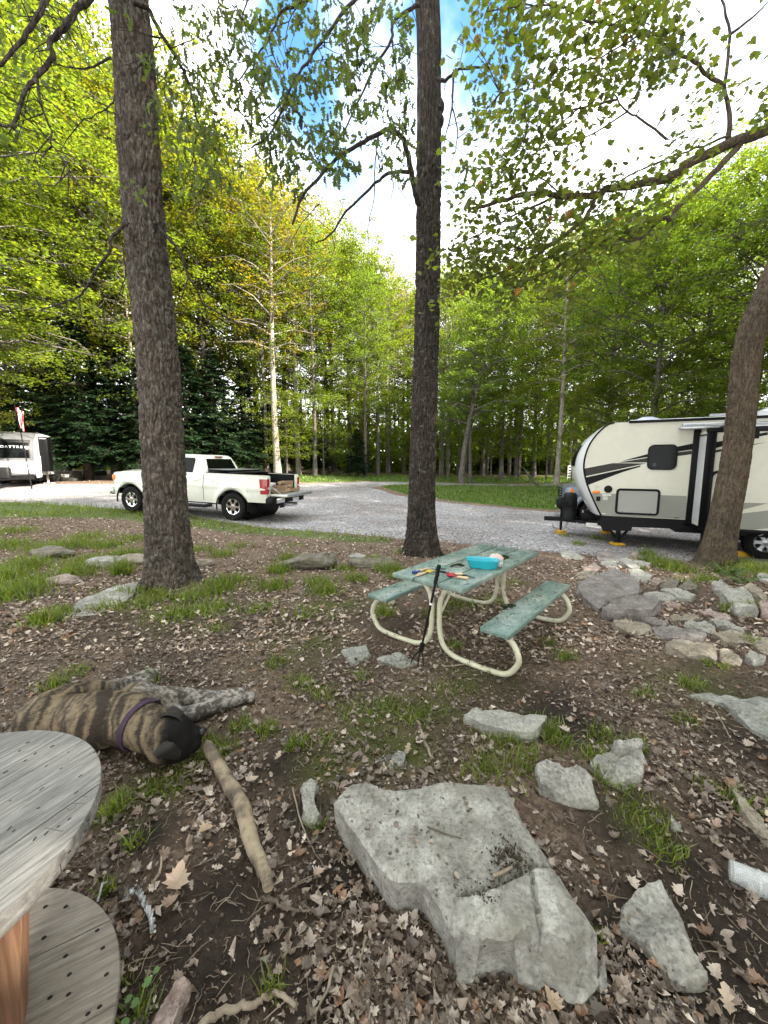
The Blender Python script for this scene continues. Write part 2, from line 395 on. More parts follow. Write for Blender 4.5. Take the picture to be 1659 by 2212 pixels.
t = N(nt, 'ShaderNodeTexCoord'); vo = N(nt, 'ShaderNodeTexVoronoi'); vo.inputs['Scale'].default_value = 26; nt.links.new(t.outputs['Object'], vo.inputs['Vector'])
hs = N(nt, 'ShaderNodeSeparateColor'); nt.links.new(vo.outputs['Color'], hs.inputs[0])
st = ramp(nt, hs.outputs[0], [(0, (.13, .128, .132)), (.4, (.245, .24, .248)), (.75, (.36, .352, .36)), (1, (.52, .51, .52))])
big = ramp(nt, noise(nt, 0.35, 5, 0.6), [(.35, (.72, .68, .66)), (.6, (1, 1, 1))])
brown = ramp(nt, noise(nt, 0.5, 6, 0.65, (1, 3, 1)), [(.52, (1, 1, 1)), (.68, (.97, .90, .80))])
c = mixc(nt, 1, mixc(nt, 1, st, big, 'MULTIPLY'), brown, 'MULTIPLY')
nt.links.new(c, b.inputs['Base Color']); b.inputs['Roughness'].default_value = 0.9; b.inputs['Specular IOR Level'].default_value = 0.2
nt.links.new(bump(nt, vo.outputs['Distance'], 0.9, 0.03), b.inputs['Normal'])
road = link('gravel_road', tri_mesh('gravel_road', np.c_[px, py, pz][used], remap[rF], None, True), m); tag(road, kind='structure', label='grey gravel campground drive and parking lot')
GRAVEL_MAT = m

def stone_chip():
    return np.array([(1,0,0),(-1,0,0),(0,1,0),(0,-1,0),(0,0,1),(0,0,-1)], float), [(0,2,4),(2,1,4),(1,3,4),(3,0,4),(2,0,5),(1,2,5),(3,1,5),(0,3,5)]
CH = stone_chip(); chips = []
for s in range(5):
    V = CH[0] * (1 + 0.3 * RNG.standard_normal((len(CH[0]), 1))) * np.array([1, .75, .5]); chips.append((V, CH[1]))
n = 9000
y_ = 5.5 + 8 * RNG.random(n) ** 1.4; x_ = (RNG.random(n) * 2 - 1) * (y_ * 1.02); keep = on_road(x_, y_) | (RNG.random(n) < 0.04); x_, y_ = x_[keep], y_[keep]; n = len(x_)
g = 0.12 + 0.30 * RNG.random(n); col = np.c_[g, g * .97, g * .98] * (1 + .06 * RNG.standard_normal((n, 1)))
V, F, C = scatter(chips, np.c_[x_, y_, gz_at(x_, y_) + .012], rotm(RNG.random(n) * 6.3, .3 * RNG.standard_normal(n), .3 * RNG.standard_normal(n)), 0.010 + .016 * RNG.random(n) ** 2, col)
o = link('gravel', tri_mesh('gravel', V, F, np.clip(C, 0, 1)), PM('gravel_chip', (1, 1, 1), 5, 0.85, 0.3, 60, 0.004, col=True)); tag(o, kind='stuff', label='loose gravel stones')

# ------------------------------------------------------------------ leaf litter
leafT = [leaf_template(MAPLE, .5, .25), leaf_template(MAPLE, -.4, -.3), leaf_template(OAK, .6, .4), leaf_template(OAK, -.5, .2), leaf_template(PLAIN, .8, .7), leaf_template(MAPLE, .9, .7),
         leaf_template([(0, 0), (.15, .3), (.5, .22), (.6, .4), (.9, .1), (.7, -.2), (.4, -.12), (.2, -.3)], .7, .4), leaf_template([(0, .1), (.3, .3), (.5, .1), (1, .15), (.8, -.2), (.3, -.25)], -.9, .5)]
fragT = []
for k_ in range(6):
    a_ = np.sort(RNG.random(7)) * 6.28; r_f = .28 + .34 * RNG.random(7); fragT.append(leaf_template([(.5 + r * math.cos(a), .75 * r * math.sin(a)) for r, a in zip(r_f, a_)], (-1) ** k_ * .9, .5))
def litter_density(x, y):
    P = np.c_[x, y, 0 * x]
    d = (1 - 0.95 * bare_w(x, y)) * (1 - .85 * moss_w(x, y))
    d *= np.clip(0.72 + 1.0 * fbm(P * 1.7, 3, 77), .08, 1)
    for cx, cy, r in THICK: d = np.maximum(d, np.exp(-((x - cx) ** 2 + (y - cy) ** 2) / (r * r)))
    d *= np.where(on_road(x, y), 0.10, 1.0)
    d *= np.where(pin(P[:, :2], VERGE), .35, 1.0)
    return d
THICK = [tuple(gr(u, v)[:2]) + (r,) for u, v, r in [(870, 2080, .22), (760, 2000, .18), (950, 2180, .18), (1080, 2200, .2), (780, 2180, .15), (740, 1850, .12), (400, 1430, .7), (780, 1480, .45), (1350, 1500, .5), (1500, 1700, .25), (1150, 1900, .01), (1400, 2200, .2)]]
def sample_litter(n, y0, y1, p):
    y_ = y0 + (y1 - y0) * RNG.random(n) ** p; x_ = (RNG.random(n) * 2 - 1) * (y_ * 1.06 + .25)
    k = RNG.random(n) < litter_density(x_, y_); return x_[k], y_[k]
def litter_col(n):
    a = RNG.random(n)[:, None]
    c1, c2, c3, c4 = np.array([.060, .042, .031]), np.array([.175, .130, .100]), np.array([.47, .395, .335]), np.array([.21, .12, .07])
    c = np.where(a < .52, c1 + (c2 - c1) * a / .52, np.where(a < .94, c2 + (c3 - c2) * ((a - .52) / .42) ** 1.3, c4))
    return np.clip(c * (1 + .16 * RNG.standard_normal((n, 1))), .02, .6)
x1, y1 = sample_litter(40000, .75, 3.4, 1.25); x2, y2 = sample_litter(56000, 3.2, 11.5, 1.25); x3, y3 = sample_litter(9000, 10, 26, 1.0)
x_, y_ = np.concatenate([x1, x2, x3]), np.concatenate([y1, y2, y3]); n = len(x_)
size = np.where(y_ < 3.4, .012 + .042 * RNG.random(n) ** 2.4, .030 + .046 * RNG.random(n) ** 1.6) * (1 + .035 * np.maximum(y_ - 8, 0))
tilt = .30
Rm = rotm(RNG.random(n) * 6.3, tilt * RNG.standard_normal(n), tilt * RNG.standard_normal(n))
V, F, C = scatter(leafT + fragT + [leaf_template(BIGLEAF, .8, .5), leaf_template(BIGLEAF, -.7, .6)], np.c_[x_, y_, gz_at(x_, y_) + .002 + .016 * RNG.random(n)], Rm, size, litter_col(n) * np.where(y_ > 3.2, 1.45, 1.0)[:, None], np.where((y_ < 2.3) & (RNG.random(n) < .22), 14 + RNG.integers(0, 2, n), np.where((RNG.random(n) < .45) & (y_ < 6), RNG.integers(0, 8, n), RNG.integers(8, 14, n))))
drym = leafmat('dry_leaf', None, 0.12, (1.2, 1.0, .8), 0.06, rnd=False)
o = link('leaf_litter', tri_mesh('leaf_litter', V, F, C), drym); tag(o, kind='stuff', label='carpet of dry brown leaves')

# twigs, needles and crumbs among the leaves
n = 4200; y_ = .7 + 5.2 * RNG.random(n) ** 1.5; x_ = (RNG.random(n) * 2 - 1) * (y_ * 1.05 + .2); k = ~on_road(x_, y_); x_, y_ = x_[k], y_[k]; n = len(x_)
tw = MB(); tw.tube([(-.5, 0, 0), (-.2, .03, .02), (.15, -.02, .03), (.5, .02, 0)], [.012, .014, .012, .006], 4)
TV = np.array(tw.v); TF = [f for f in tw.f]; TF = [(f[0], f[1], f[2]) for f in TF] + [(f[0], f[2], f[3]) for f in TF if len(f) == 4]
L = .02 + .10 * RNG.random(n) ** 2.5; g = RNG.random((n, 1)); col = np.array([.07, .05, .035]) * (1 - g) + np.array([.26, .21, .16]) * g
V, F, C = scatter([(TV, TF)], np.c_[x_, y_, gz_at(x_, y_) + .012], rotm(RNG.random(n) * 6.3, .15 * RNG.standard_normal(n), RNG.random(n) * 6), np.c_[L, .12 + 0 * L, .12 + 0 * L], col)
o = link('twigs', tri_mesh('twigs', V, F, C), PM('twig_bark', (1, 1, 1), 20, .8, col=True)); tag(o, kind='stuff', label='fine twigs and bark crumbs')
n = 16000; y_ = .7 + 3.4 * RNG.random(n) ** 1.3; x_ = (RNG.random(n) * 2 - 1) * (y_ * 1.05 + .2); k = ~on_road(x_, y_); x_, y_ = x_[k], y_[k]; n = len(x_)
g = RNG.random((n, 1)) ** 2; col = np.array([.03, .021, .015]) * (1 - g) + np.array([.15, .11, .085]) * g
V, F, C = scatter([(c_[0], c_[1]) for c_ in chips], np.c_[x_, y_, gz_at(x_, y_) + .002], rotm(RNG.random(n) * 6.3, RNG.standard_normal(n), RNG.standard_normal(n)), .003 + .010 * RNG.random(n) ** 2.2, col)
o = link('soil_crumbs', tri_mesh('soil_crumbs', V, F, C), PM('crumb', (1, 1, 1), 20, .9, col=True, spec=.15)); tag(o, kind='stuff', label='crumbs of dark soil and bark')

# ------------------------------------------------------------------ grass
def blade(bend):
    V = [(-.5, 0, 0), (.5, 0, 0), (-.36, bend * .25, .55), (.36, bend * .25, .55), (0, bend, 1.0)]
    return np.array(V), [(0, 1, 3), (0, 3, 2), (2, 3, 4)]
BL = [blade(b_) for b_ in (.12, .3, .55, .8)]
def grass_col(n, dry=.1, base=(.108, .162, .022), var=.30):
    c = np.array(base) * (1 + var * RNG.standard_normal((n, 1))); c[:, 0] *= 1 + .3 * RNG.random(n)
    d = RNG.random(n) < dry; c[d] = np.array([.19, .155, .075]) * (1 + .2 * RNG.standard_normal((d.sum(), 1)))
    return np.clip(c, .01, .4)
def blades(name, x_, y_, h, w, col, label, lean=.35, z=None):
    n = len(x_); z = gz_at(x_, y_) - .006 if z is None else z
    V, F, C = scatter(BL, np.c_[x_, y_, z], rotm(RNG.random(n) * 6.3, lean * RNG.standard_normal(n), lean * RNG.standard_normal(n)), np.c_[w, h, h], col)
    o = link(name, tri_mesh(name, V, F, C), grassm); return tag(o, kind='stuff', label=label)
grassm = leafmat('grass_blade', None, 0.45, (1.9, 2.1, .6), .05, rnd=False)
def tufts(spots, seed):
    xs_, ys_, hs_ = [], [], []
    for (u, v, spread, cnt, h) in spots:
        c = gt(u, v); cnt = int(cnt * 2.0); a = RNG.standard_normal((cnt, 2)) * spread * .5
        cnt = len(a); xs_.append(c[0] + a[:, 0]); ys_.append(c[1] + a[:, 1] * .9); hs_.append(h * 1.15 * (.5 + .7 * RNG.random(cnt)))
    return np.concatenate(xs_), np.concatenate(ys_), np.concatenate(hs_)
near_spots = [(1180, 1575, .11, 120, .07), (1205, 1600, .09, 60, .07), (1290, 1640, .09, 70, .07), (1310, 1680, .08, 60, .06), (1340, 1700, .08, 40, .06), (1080, 1590, .14, 90, .06), (1050, 1660, .14, 110, .06), (1130, 1640, .14, 120, .06),
  (580, 1580, .08, 70, .07), (640, 1610, .06, 45, .08), (700, 1600, .1, 40, .05), (440, 1600, .1, 60, .07), (520, 1570, .07, 50, .07), (650, 1480, .12, 70, .06), (700, 1500, .12, 70, .06), (780, 1460, .1, 60, .05), (960, 1490, .12, 60, .05), (900, 1550, .14, 100, .05), (840, 1530, .14, 80, .05), (760, 1540, .14, 70, .05), (600, 1440, .1, 60, .07), (480, 1620, .1, 70, .06),
  (240, 1760, .06, 50, .07), (260, 1740, .05, 35, .08), (330, 1700, .09, 130, .03), (380, 1690, .1, 130, .03), (290, 1820, .05, 25, .06), (420, 1650, .1, 100, .035), (450, 1630, .06, 60, .05), (120, 1480, .1, 60, .09), (310, 1478, .08, 90, .10), (160, 1450, .12, 50, .07), (470, 1365, .2, 60, .07),
  (1390, 1500, .1, 50, .06), (1495, 1490, .07, 70, .08), (1370, 1620, .08, 50, .08), (1420, 1815, .1, 60, .05), (1440, 1850, .08, 40, .05), (1390, 1770, .1, 45, .04), (1520, 1700, .07, 40, .05), (1300, 1590, .12, 70, .06), (1480, 1560, .1, 40, .05), (1600, 1740, .08, 50, .06), (1220, 1420, .1, 55, .09), (1190, 1390, .08, 35, .08),
  (590, 2140, .04, 22, .06), (300, 2180, .05, 30, .06), (260, 2120, .04, 16, .06), (230, 1925, .03, 22, .06), (690, 1790, .04, 28, .05), (1290, 2040, .03, 18, .04), (980, 1400, .08, 40, .09), (1000, 1310, .25, 120, .10), (1060, 1300, .2, 90, .09), (940, 1330, .2, 90, .10), (830, 1330, .12, 80, .14), (850, 1250, .12, 60, .13), (1110, 1260, .2, 60, .08)]
mid_spots = [(700, 1285, .2, 110, .16), (690, 1265, .2, 70, .16), (620, 1210, .25, 90, .16), (590, 1270, .25, 120, .15), (600, 1235, .2, 100, .16), (470, 1275, .3, 160, .14), (500, 1260, .3, 140, .13), (430, 1290, .25, 120, .13), (560, 1320, .25, 60, .10), (660, 1330, .25, 60, .09), (810, 1220, .25, 110, .16), (840, 1235, .25, 140, .16), (770, 1255, .2, 80, .14), (740, 1230, .2, 60, .12), (930, 1240, .2, 60, .12), (870, 1195, .25, 50, .12),
  (265, 1240, .14, 150, .24), (100, 1350, .14, 150, .14), (130, 1330, .14, 80, .11), (30, 1290, .4, 260, .17), (80, 1265, .35, 180, .16), (160, 1240, .35, 220, .17), (200, 1215, .35, 200, .16), (60, 1225, .35, 260, .18), (20, 1250, .35, 200, .18), (150, 1180, .4, 240, .16), (100, 1190, .4, 200, .16), (230, 1180, .4, 220, .15), (270, 1200, .35, 180, .15), (20, 1180, .5, 260, .17), (30, 1150, .5, 200, .15), (190, 1160, .5, 160, .13), (300, 1165, .4, 140, .13), (270, 1285, .25, 90, .12), (220, 1320, .2, 60, .10), (340, 1290, .3, 140, .11), (450, 1320, .3, 120, .10), (380, 1330, .3, 100, .09), (300, 1310, .25, 90, .10), (480, 1200, .3, 80, .14), (430, 1190, .4, 90, .13), (520, 1180, .3, 50, .12), (640, 1180, .3, 30, .1),
  (1250, 1178, .2, 60, .13), (1290, 1165, .2, 70, .14), (1220, 1160, .2, 40, .12), (1410, 1215, .25, 150, .18), (1440, 1225, .25, 140, .16), (1470, 1235, .25, 110, .15), (1395, 1200, .2, 80, .18), (1520, 1255, .15, 70, .12), (1480, 1262, .15, 70, .10), (1590, 1325, .1, 120, .12), (1615, 1320, .1, 120, .13), (1600, 1225, .4, 260, .18), (1640, 1235, .4, 260, .18), (1655, 1250, .3, 120, .14), (1560, 1240, .25, 90, .14), (1290, 1270, .1, 30, .08), (1385, 1232, .1, 40, .1), (1620, 1390, .1, 30, .07), (1540, 1440, .1, 30, .06)]
x_, y_, h_ = tufts(near_spots, 1); n = len(x_)
blades('grass', x_, y_, h_, .0045 + .004 * RNG.random(n), grass_col(n, .12), 'short grass tufts on the soil near the rocks')
x_, y_, h_ = tufts(mid_spots, 2); n = len(x_)
blades('grass', x_, y_, h_, .009 + .007 * RNG.random(n), grass_col(n, .06), 'lush grass tufts round the tree trunks and stones')
n = 9000; k_ = RNG.integers(0, len(MOSS), n); M_ = np.array(MOSS)[k_]; x_ = M_[:, 0] + M_[:, 2] * .75 * RNG.standard_normal(n); y_ = M_[:, 1] + M_[:, 2] * .75 * RNG.standard_normal(n); k = (y_ > .8) & (RNG.random(n) < .25 + moss_w(x_, y_)); x_, y_ = x_[k], y_[k]; n = len(x_)
blades('moss', x_, y_, .012 + .03 * RNG.random(n) ** 2, .005 + .004 * RNG.random(n), grass_col(n, .25, (.085, .105, .025)), 'low moss and sparse young grass on the bare soil', .6)
P = np.array(VERGE); n = 15000; x_ = P[:, 0].min() + np.ptp(P[:, 0]) * RNG.random(n); y_ = P[:, 1].min() + np.ptp(P[:, 1]) * RNG.random(n)
k = pin(np.c_[x_, y_], VERGE) & (fbm(np.c_[x_, y_, 0 * x_] * 1.5, 2, 31) > -.28); x_, y_ = x_[k], y_[k]; n = len(x_)
blades('grass', x_, y_, .10 + .12 * RNG.random(n), .011 + .008 * RNG.random(n), grass_col(n, .05), 'grass verge along the near edge of the gravel')
for L, cnt, lab in ((LAWNS[0], 30000, 'shaded lawn beyond the gravel'), (LAWNS[1], 30000, 'sunlit grass at the foot of the far trees')):
    P = np.array(L); x_ = P[:, 0].min() + np.ptp(P[:, 0]) * RNG.random(cnt); y_ = P[:, 1].min() + np.ptp(P[:, 1]) * RNG.random(cnt)
    k = pin(np.c_[x_, y_], L) & (np.abs(x_) < y_ * 1.1 + 1); x_, y_ = x_[k], y_[k]; n = len(x_)
    blades('grass', x_, y_, .10 + .12 * RNG.random(n), .03 + .02 * RNG.random(n), grass_col(n, .04, (.085, .150, .022)), lab)
# ================================================================== TREES
def barkmat(name, dark, mid, light, lich=(.30, .33, .27), lam=.12, sc=1.0):
    m, nt, b = newmat(name)
    c = mixc(nt, 1, ramp(nt, noise(nt, 34 * sc, 8, 0.74, (1, 1, .20)), [(.34, dark), (.50, mid), (.66, light)]), ramp(nt, noise(nt, 110 * sc, 5, .7, (1, 1, .3)), [(.3, (.55, .55, .55)), (.6, (1.2, 1.2, 1.2))]), 'MULTIPLY')
    c = mixc(nt, 1, c, ramp(nt, noise(nt, 1.6, 5, .6), [(.3, (.72, .72, .72)), (.65, (1.15, 1.1, 1.05))]), 'MULTIPLY')
    f = N(nt, 'ShaderNodeMapRange'); f.inputs['From Min'].default_value = .56; f.inputs['From Max'].default_value = .72; f.inputs['To Max'].default_value = lam * 3
    nt.links.new(noise(nt, 9 * sc, 6, .7), f.inputs[0])
    c = mixc(nt, f.outputs[0], c, lich); nt.links.new(c, b.inputs['Base Color'])
    b.inputs['Roughness'].default_value = .92; b.inputs['Specular IOR Level'].default_value = .15
    nt.links.new(bump(nt, noise(nt, 60 * sc, 8, .75, (1, 1, .35)), .7, .012), b.inputs['Normal']); return m
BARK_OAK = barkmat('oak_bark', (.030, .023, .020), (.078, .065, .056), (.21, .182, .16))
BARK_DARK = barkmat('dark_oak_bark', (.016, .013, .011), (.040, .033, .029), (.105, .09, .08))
BARK_MAPLE = barkmat('maple_bark', (.036, .027, .020), (.088, .069, .052), (.165, .135, .10), (.12, .13, .05), .2)
BARK_FAR = barkmat('forest_bark', (.045, .038, .033), (.11, .098, .088), (.20, .185, .165), sc=.5)
BARK_PALE = barkmat('pale_bark', (.13, .115, .10), (.27, .245, .215), (.40, .37, .33), sc=.5)
BARK_HEM = barkmat('hemlock_bark', (.03, .024, .02), (.065, .052, .043), (.10, .085, .07), sc=.5)

def big_trunk(name, path, mat, parent, flare=1.55, lobes=5, seed=0, furrow=.03, nseg=140, step=.0135):
    """path = (x, y, z, r) world points; a trunk with furrowed bark and a root flare"""
    Q = smooth_path(path, 12); Q = np.array(Q)
    s = np.concatenate([[0], np.cumsum(np.linalg.norm(np.diff(Q[:, :3], axis=0), axis=1))])
    s_hi = s[-1] * 7.4 / max(path[-1][2] - path[0][2], 7.4); t = np.concatenate([np.arange(0, s_hi, step), np.linspace(s_hi, s[-1], 24)]); n = len(t); C = np.stack([np.interp(t, s, Q[:, k]) for k in range(4)], 1)
    d = np.gradient(C[:, :3], axis=0); d /= np.linalg.norm(d, axis=1)[:, None]
    ex = np.cross(d, np.array([0, 1.0, 0])); ex /= np.linalg.norm(ex, axis=1)[:, None]; ey = np.cross(d, ex)
    a = np.linspace(0, 2 * math.pi, nseg, endpoint=False); TT, AA = np.meshgrid(t, a, indexing='ij')
    R = C[:, 3][:, None] * np.ones_like(AA); rng = np.random.default_rng(seed); ph = rng.random(6) * 6.3
    fl = np.exp(-TT / .34) * (flare - 1); lob = 1 + .42 * np.cos(lobes * AA + ph[0]) + .25 * np.cos((lobes - 2) * AA + ph[1])
    R = R * (1 + fl * lob) * (1 + .035 * np.cos(2 * AA + ph[2] + TT * .4) + .02 * np.cos(3 * AA + ph[3] + TT * .9))
    cyl = np.stack([np.cos(AA) * R * 26, np.sin(AA) * R * 26, TT * 5.2], -1).reshape(-1, 3)
    wob = np.stack([np.cos(AA) * R * 7, np.sin(AA) * R * 7, TT * 4], -1).reshape(-1, 3)
    cyl[:, :2] += 1.6 * np.stack([vn(wob, 11 + seed), vn(wob, 17 + seed)], 1)
    f3 = fbm(wob * 2.4, 3, seed + 5).reshape(AA.shape)
    a1 = np.abs(vn(cyl, seed + 1)).reshape(AA.shape); a2 = np.abs(vn(cyl * np.array([1.9, 1.9, 2.2]), seed + 2)).reshape(AA.shape); a3 = np.abs(vn(cyl * np.array([.5, .5, 1.9]), seed + 9)).reshape(AA.shape)
    h = 1.0 * sst(0, .26, a1) * (.55 + .45 * sst(0, .16, a3)) * (.72 + .28 * sst(0, .25, a2)) + .30 * a2 + .30 * f3 - .75
    R = R + furrow * h
    V = C[:, None, :3] + ex[:, None, :] * (np.cos(AA) * R)[..., None] + ey[:, None, :] * (np.sin(AA) * R)[..., None]
    ii = np.arange(n - 1)[:, None] * nseg; kk = np.arange(nseg)[None]; k2 = (kk + 1) % nseg
    F = np.stack([ii + kk, ii + k2, ii + nseg + k2, ii + nseg + kk], -1).reshape(-1, 4)
    V = V.reshape(-1, 3)
    if parent is not None: V = V - np.array(parent.matrix_world.translation)
    me = tri_mesh(name, V, F, None, True); return link(name, me, mat, parent)

def limb_tube(mb, P, r0, r1, n=6, wig=.03):
    Q = smooth_path(P, 4); m = len(Q); Q = np.array(Q); Q[1:-1] += wig * RNG.standard_normal((m - 2, 3))
    mb.tube([tuple(q) for q in Q], [max(r0 + (r1 - r0) * (i / (m - 1)) ** .8, .004) for i in range(m)], n); return Q

oak1 = oak2 = map1 = None
def hanging_leaves(name, anchors, temps, per, size, colfun, mat, parent, droop=.7, spread=.16):
    """leaf clusters at twig tips"""
    A = np.array(anchors); W0 = np.array(parent.matrix_world.translation); A = A[~((np.abs(A[:, 0] - W0[0] + .12 * (parent is oak1)) < .42) & (A[:, 1] < W0[1] + .1))] if parent is not map1 else A
    A = np.repeat(A, per, 0); n = len(A)
    yaw = RNG.random(n) * 6.3; pitch = droop + .35 * RNG.standard_normal(n); roll = .5 * RNG.standard_normal(n)
    P = A + spread * RNG.standard_normal((n, 3)) * np.array([1, 1, .6])
    V, F, C = scatter(temps, P, rotm(yaw, pitch, roll), size * (.65 + .6 * RNG.random(n)), colfun(n))
    V = V - np.array(parent.matrix_world.translation)
    o = link(name, tri_mesh(name, V, F, C), mat, parent); return tag(o, kind='stuff')

LEAF_NEAR = leafmat('near_leaf', None, .55, (2.5, 2.6, .7), .05, rnd=False)
def oakcol(n): c = np.array([.050, .078, .026]) * (1 + .28 * RNG.standard_normal((n, 1))); c[:, 0] *= 1 + .35 * RNG.random(n); return np.clip(c, .012, .3)
def maplecol(n):
    c = np.array([.070, .102, .024]) * (1 + .25 * RNG.standard_normal((n, 1))); c[:, 0] *= 1 + .4 * RNG.random(n)
    k = RNG.random(n) < .007; c[k] = np.array([.22, .10, .045]); return np.clip(c, .012, .4)
def curve_px(P, y0, y1):
    """branch drawn through sight lines, running from y0 to y1 metres ahead"""
    m = len(P); return [at(u, v, y0 + (y1 - y0) * i / (m - 1)) for i, (u, v) in enumerate(P)]
def twigs_from(lines, n, length, down, tube_mb, r=.005, t0=.15):
    """side twigs: returns tip points"""
    seg = [np.array(L) for L in lines]; w = np.array([np.linalg.norm(np.diff(L, axis=0), axis=1).sum() for L in seg]); w /= w.sum(); tips = []
    for _ in range(n):
        L = seg[RNG.choice(len(seg), p=w)]; f = (t0 + (1 - t0) * RNG.random()) * (len(L) - 1); i = min(int(f), len(L) - 2); p = L[i] + (L[i + 1] - L[i]) * (f - i)
        d = RNG.standard_normal(3) * np.array([1, 1, .45]) + np.array([0, 0, -down]); d /= np.linalg.norm(d); l = length * (.4 + .9 * RNG.random())
        q = p + d * l * .55 + .04 * RNG.standard_normal(3); e = p + d * l + np.array([0, 0, -.12 * l]); tube_mb.tube([tuple(p), tuple(q), tuple(e)], [r, r * .7, r * .35], 4, False)
        tips += [e, q + .3 * (e - q)] if RNG.random() < .6 else [e]
    return tips

# ------------------------------------------------------------------ the oak on the left
bx, by = gt(367, 1272)[:2]; by += .25; bx *= 1.05; zb = tz(bx, by)
oak1 = empty('oak_tree', (bx, by, zb), label='thick furrowed oak trunk standing in front of the white pickup, dead twigs low down', cat='tree')
p1 = [at(u, v, by) for u, v in [(366, 1262), (360, 1100), (352, 960), (340, 760), (318, 560), (300, 330), (290, 130), (276, -30), (266, -200)]]
r1 = [.262, .250, .242, .238, .232, .224, .214, .205, .19]
path = [(p[0], by, p[2], r) for p, r in zip(p1, r1)]; path[0] = (path[0][0], by, zb - .12, .27); path.append((path[-1][0] - .3, by + .2, 11.5, .12))
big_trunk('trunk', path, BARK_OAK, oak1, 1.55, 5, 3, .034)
lines, mb = [], MB()
for P, y0, y1, r in [([(110, -20), (99, 0), (76, 46), (40, 96), (0, 135), (-50, 170)], 4.6, 4.0, .035), ([(240, -60), (185, 0), (169, 17), (145, 53), (109, 83), (112, 119), (79, 169), (53, 195), (36, 254), (28, 274), (0, 268)], 4.9, 4.1, .040),
    ([(81, 172), (89, 225), (109, 281), (112, 311), (142, 357), (159, 393)], 4.35, 4.2, .014), ([(285, 5), (319, 17), (347, 73), (380, 122), (400, 162), (420, 225), (433, 281), (473, 334)], 4.95, 5.6, .030), ([(305, 140), (322, 132), (347, 79)], 5.0, 5.15, .018),
    ([(433, 281), (420, 330), (440, 420)], 5.5, 5.7, .010), ([(390, 130), (420, 170), (440, 205)], 5.3, 5.5, .008), ([(240, 125), (200, 143), (160, 148), (120, 138)], 4.8, 4.5, .014), ([(247, 215), (235, 232), (205, 252), (180, 258)], 4.85, 4.6, .010)]:
    mb2 = MB(); Q = limb_tube(mb2, curve_px(P, y0, y1), r, r * .3, 7, .006); mb2.build('branch', BARK_DARK, oak1, 60, world=True); lines.append(Q)
for P, y0, y1, r in [([(275, 480), (261, 494), (240, 514), (238, 543), (215, 573), (185, 623), (165, 643), (132, 656), (89, 669)], 4.95, 4.5, .024), ([(172, 643), (175, 679), (170, 705)], 4.7, 4.65, .010), ([(185, 623), (178, 600), (176, 590)], 4.75, 4.75, .008),
    ([(335, 480), (344, 494), (387, 543), (407, 596), (426, 626), (440, 656), (496, 689), (560, 720)], 5.05, 5.5, .024), ([(440, 656), (450, 692), (465, 715)], 5.3, 5.35, .010), ([(407, 600), (390, 650), (394, 668)], 5.2, 5.2, .009), ([(268, 555), (270, 600), (250, 660), (240, 700)], 4.8, 4.7, .008)]:
    mb2 = MB(); limb_tube(mb2, curve_px(P, y0, y1), r, r * .3, 7, .004); mb2.build('branch', BARK_DARK, oak1, 60, world=True)
tips = twigs_from(lines, 105, .42, .35, mb, .006, .1)
tips += [at(u + 30 * RNG.standard_normal(), v + 28 * RNG.standard_normal(), 4.9 + .5 * RNG.standard_normal()) for u, v in [(20, 30), (80, 20), (60, 90), (30, 160), (150, 20), (180, 70), (340, 20), (400, 20), (450, 70), (430, 110), (470, 150), (500, 100), (420, 190), (460, 220), (480, 260), (400, 250), (360, 330), (430, 330), (460, 380), (500, 360), (440, 310), (380, 380), (350, 160), (520, 40), (560, 60)] for _ in range(4)]
tag(mb.build('twig', BARK_DARK, oak1, 60, world=True), kind='stuff')
oakT = [leaf_template(OAK, .5, .35), leaf_template(OAK, -.4, .3), leaf_template(OAK, .8, -.2)]
hanging_leaves('crown', tips, oakT, 6, .098, oakcol, LEAF_NEAR, oak1, .75, .055)

# ------------------------------------------------------------------ the oak in the middle
cx, cy = gt(910, 1205)[:2]; cy += .33; cx *= 1.05; zc = tz(cx, cy)
oak2 = empty('oak_tree', (cx, cy, zc), label='tall dark oak trunk right behind the picnic table, bare drooping branches on its left', cat='tree')
p2 = [at(u, v, cy) for u, v in [(911, 1195), (911, 1080), (916, 900), (922, 700), (925, 500), (927, 300), (927, 100), (922, -40), (922, -220)]]
r2 = [.300, .262, .25, .232, .222, .212, .20, .19, .17]
path = [(p[0], cy, p[2], r) for p, r in zip(p2, r2)]; path[0] = (path[0][0], cy, zc - .12, .30); path.append((path[-1][0], cy, 15, .12))
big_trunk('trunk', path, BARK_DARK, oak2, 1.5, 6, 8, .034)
kn = MB()
for (u, v, r) in [(958, 232, .13), (957, 262, .10)]:
    p = at(u, v, cy - .05); kn.lathe([(.0, -.16), (.07, -.13), (.11, -.05), (.12, .02), (.08, .11), (.0, .15)], 14, Matrix.Translation(Vector((p[0] - .10, p[1], p[2]))))
kn.build('knot', BARK_DARK, oak2, 60, world=True)
lines, mb = [], MB()
